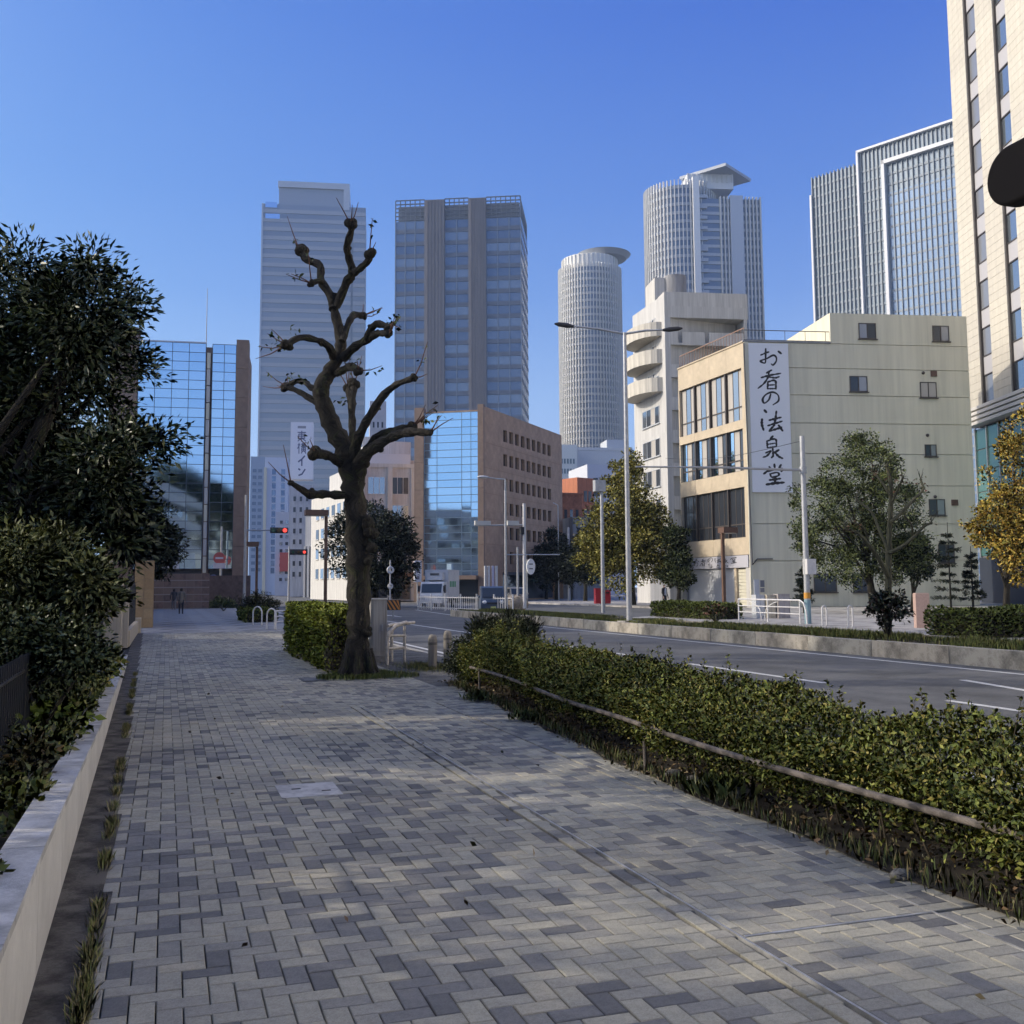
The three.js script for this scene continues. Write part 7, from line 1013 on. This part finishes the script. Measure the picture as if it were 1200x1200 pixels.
function van(name, label, px, D, az, col, H, roof) {
  const o = atDist(px, 690, D).setY(ROAD_Y), F = new Wall(o, az), root = thing(name, label, 'car', o), X = .80, wm = M(col, .28, { metal: .25 });
  const body = new MB(); wprism(body, F, [[0, .28], [.02, .62], [-.06, .92], [-.55, 1.02], [-3.35, 1.02], [-3.4, .28]], -X, X); body.build('body', wm, root);
  const gh = new MB(); wprism(gh, F, [[-.52, 1.0], [-1.05, H - .08], [-1.3, H], [-3.1, H], [-3.36, 1.0]], -X + .07, X - .07); gh.build('cabin', wm, root);
  const ws = new MB(); wprism(ws, F, [[-.54, 1.06], [-1.02, H - .12], [-1.05, H - .12], [-.57, 1.06]], -X + .14, X - .14); ws.build('windscreen', M([.035, .045, .06], .1), root).position.add(F.P(0, .012, .03).sub(F.o));
  const sg = new MB(); for (const s of [-X + .055, X - .068]) sg.wbox(F, s, s + .013, 1.08, H - .14, -3.0, -1.3); sg.build('side_window', GL.dark, root);
  for (const s of [-.56, .56]) { const h = new MB(); h.ball(F.P(s, .76, -.02), .15, 1, .8, .6, 2); h.build('headlight', M([.75, .77, .8], .12, { metal: .2 }), root); const m = new MB(), k = Math.sign(s); m.ball(F.P(k * .9, 1.1, -.8), .1, .8, 1, .8, 1); m.build('mirror', wm, root); }
  const gr = new MB(); gr.wbox(F, -.4, .4, .62, .74, .0, .035); gr.build('grille', MAT.darkPlastic, root); const bp = new MB(); bp.wbox(F, -X + .03, X - .03, .26, .46, -.05, .06); bp.build('bumper', wm, root); const pl = new MB(); pl.wbox(F, -.17, .17, .34, .48, .06, .075); pl.build('number_plate', M([.62, .62, .2], .5), root);
  wheels(root, F, [[-.7, -.6], [.7, -.6], [-.7, -2.8], [.7, -2.8]], .29, .17); return root;
}
van('blue_car', 'dark blue upright small car stopped behind the picket fence', 578, 67, 104, [.075, .10, .14], 1.78);
van('beige_car', 'beige small car on the side street past the brown office', 609, 96, 100, [.50, .44, .36], 1.7);
// ---- people: one continuous body each, meshed from tapered capsules
function person(name, label, base, face, bones, o) {
  const n = 76, S = o.h * 1.1, mc = new MarchingCubes(n, new THREE.MeshStandardMaterial(), false, false, 60000); mc.isolation = 0; const cell = S / n, F = mc.field;
  const sd = (p, b) => { const [a, c, ra, rb] = b, ax = c[0] - a[0], ay = c[1] - a[1], az = c[2] - a[2], l = ax * ax + ay * ay + az * az || 1e-9; let t = ((p[0] - a[0]) * ax + (p[1] - a[1]) * ay + (p[2] - a[2]) * az) / l; t = Math.max(0, Math.min(1, t)); return Math.hypot(p[0] - a[0] - ax * t, p[1] - a[1] - ay * t, (p[2] - a[2] - az * t) * (b[5] || 1)) - lerp(ra, rb, t); };
  const k = .035, at = (i) => (i / (n / 2) - 1) * S / 2;
  for (let z = 0; z < n; z++) for (let y = 0; y < n; y++) for (let x = 0; x < n; x++) { const p = [at(x), at(y) + S / 2 - .04, at(z)]; let d = 9; for (const b of bones) { const q = sd(p, b), h = Math.max(0, k - Math.abs(d - q)) / k; d = Math.min(d, q) - h * h * k * .25; } F[z * n * n + y * n + x] = -d; }
  mc.update(); const cnt = mc.count, P = mc.positionArray.slice(0, cnt * 3), N = mc.normalArray.slice(0, cnt * 3), K = new Float32Array(cnt * 3), ca = Math.cos(face), sa = Math.sin(face);
  for (let i = 0; i < cnt; i++) { const p = [P[i * 3] * S / 2, P[i * 3 + 1] * S / 2 + S / 2 - .04, P[i * 3 + 2] * S / 2]; let bd = 9, col = [0, 0, 0]; for (const b of bones) { const q = sd(p, b); if (q < bd) { bd = q; col = b[4]; } } if (col === 'head') col = (p[1] > o.h * .955 || (p[2] < .01 && p[1] > o.h * .88)) ? o.hair : o.skin; K.set(col, i * 3); P[i * 3] = p[0] * ca + p[2] * sa; P[i * 3 + 1] = p[1]; P[i * 3 + 2] = -p[0] * sa + p[2] * ca; const nx = N[i * 3], nz = N[i * 3 + 2]; N[i * 3] = nx * ca + nz * sa; N[i * 3 + 2] = -nx * sa + nz * ca; }
  const g = new THREE.BufferGeometry(); g.setAttribute('position', new THREE.BufferAttribute(P, 3)); g.setAttribute('normal', new THREE.BufferAttribute(N, 3)); g.setAttribute('color', new THREE.BufferAttribute(K, 3)); const m = new THREE.Mesh(g, M([1, 1, 1], .8, { vc: true })); m.name = numbered(name); m.position.copy(base); m.castShadow = m.receiveShadow = true; tag(m, label, 'person'); scene.add(m); return m;
}
function walker(o) { const { h, coat, legs, shoe, stride = .12, coatLen = .50 } = o, s = h / 1.7, B = [], b = (a, c, ra, rb, col, fl) => B.push([a.map((v) => v * s), c.map((v) => v * s), ra * s, rb * s, col, fl]);
  for (const k of [-1, 1]) { const f = k * stride; b([k * .09, .88, 0], [k * .10, .48, f * .7 + .02], .088, .062, legs); b([k * .10, .48, f * .7 + .02], [k * .10, .09, f - .02], .058, .042, legs); b([k * .10, .045, f - .03], [k * .11, .035, f + .14], .042, .034, shoe); b([k * .19, 1.40, 0], [k * .25, 1.12, -f * .5], .058, .048, coat); b([k * .25, 1.12, -f * .5], [k * .25, .88, -f * .5 + .10], .046, .036, coat); b([k * .25, .86, -f * .5 + .11], [k * .25, .79, -f * .5 + .13], .034, .026, o.skin); for (let j = 0; j < 4; j++) b([k * .25 + (j - 1.5) * .012, .79, -f * .5 + .13 + (j - 1.5) * .012], [k * .25 + (j - 1.5) * .014, .715 - (j % 2) * .01, -f * .5 + .15 + (j - 1.5) * .016], .011, .008, o.skin); b([k * .235, .80, -f * .5 + .145], [k * .225, .755, -f * .5 + .17], .011, .008, o.skin); }
  b([0, .92, 0], [0, 1.12, 0], .15, .135, coat, 1.35); b([0, 1.12, 0], [0, 1.36, 0], .14, .15, coat, 1.3); b([-.13, 1.40, 0], [.13, 1.40, 0], .075, .075, coat); b([0, .92, 0], [0, coatLen + .35, 0], .15, .155, coat, 1.25); b([0, 1.42, 0], [0, 1.52, .01], .052, .05, o.skin); b([0, 1.575, .012], [0, 1.615, .0], .085, .092, 'head'); b([0, 1.54, .03], [0, 1.55, .04], .055, .05, 'head'); b([0, 1.575, .095], [0, 1.56, .108], .014, .016, o.skin); return B; }
{
  const skin = [.46, .29, .21], hair = [.018, .015, .014];
  person('person', 'person in a grey-brown coat and dark trousers walking away along the footpath', ground(212, 719.5).setY(0), Math.PI, walker({ h: 1.66, coat: [.17, .155, .13], legs: [.03, .03, .038], shoe: [.1, .1, .1], skin, stride: .10, coatLen: .45 }), { h: 1.66, skin, hair });
  person('person', 'person in dark clothes with a pale bag walking ahead on the footpath', ground(203.5, 715.5).setY(0), Math.PI, walker({ h: 1.62, coat: [.05, .05, .055], legs: [.2, .19, .18], shoe: [.5, .5, .5], skin, stride: .12, coatLen: .55 }), { h: 1.62, skin, hair });
  person('person', 'person in a black jacket and pale grey shirt standing behind the corner hedge', atDist(778.5, 690, 74).setY(0), .35, [...walker({ h: 1.72, coat: [.022, .022, .026], legs: [.02, .022, .03], shoe: [.02, .02, .02], skin, stride: .05, coatLen: .55 }), [[0, 1.02, .10], [0, 1.36, .11], .085, .08, [.50, .51, .54], 1.2], [[0, 1.585, .065], [0, 1.575, .07], .05, .05, [.6, .6, .62]]], { h: 1.72, skin, hair });
}
renderer.render(scene, camera);
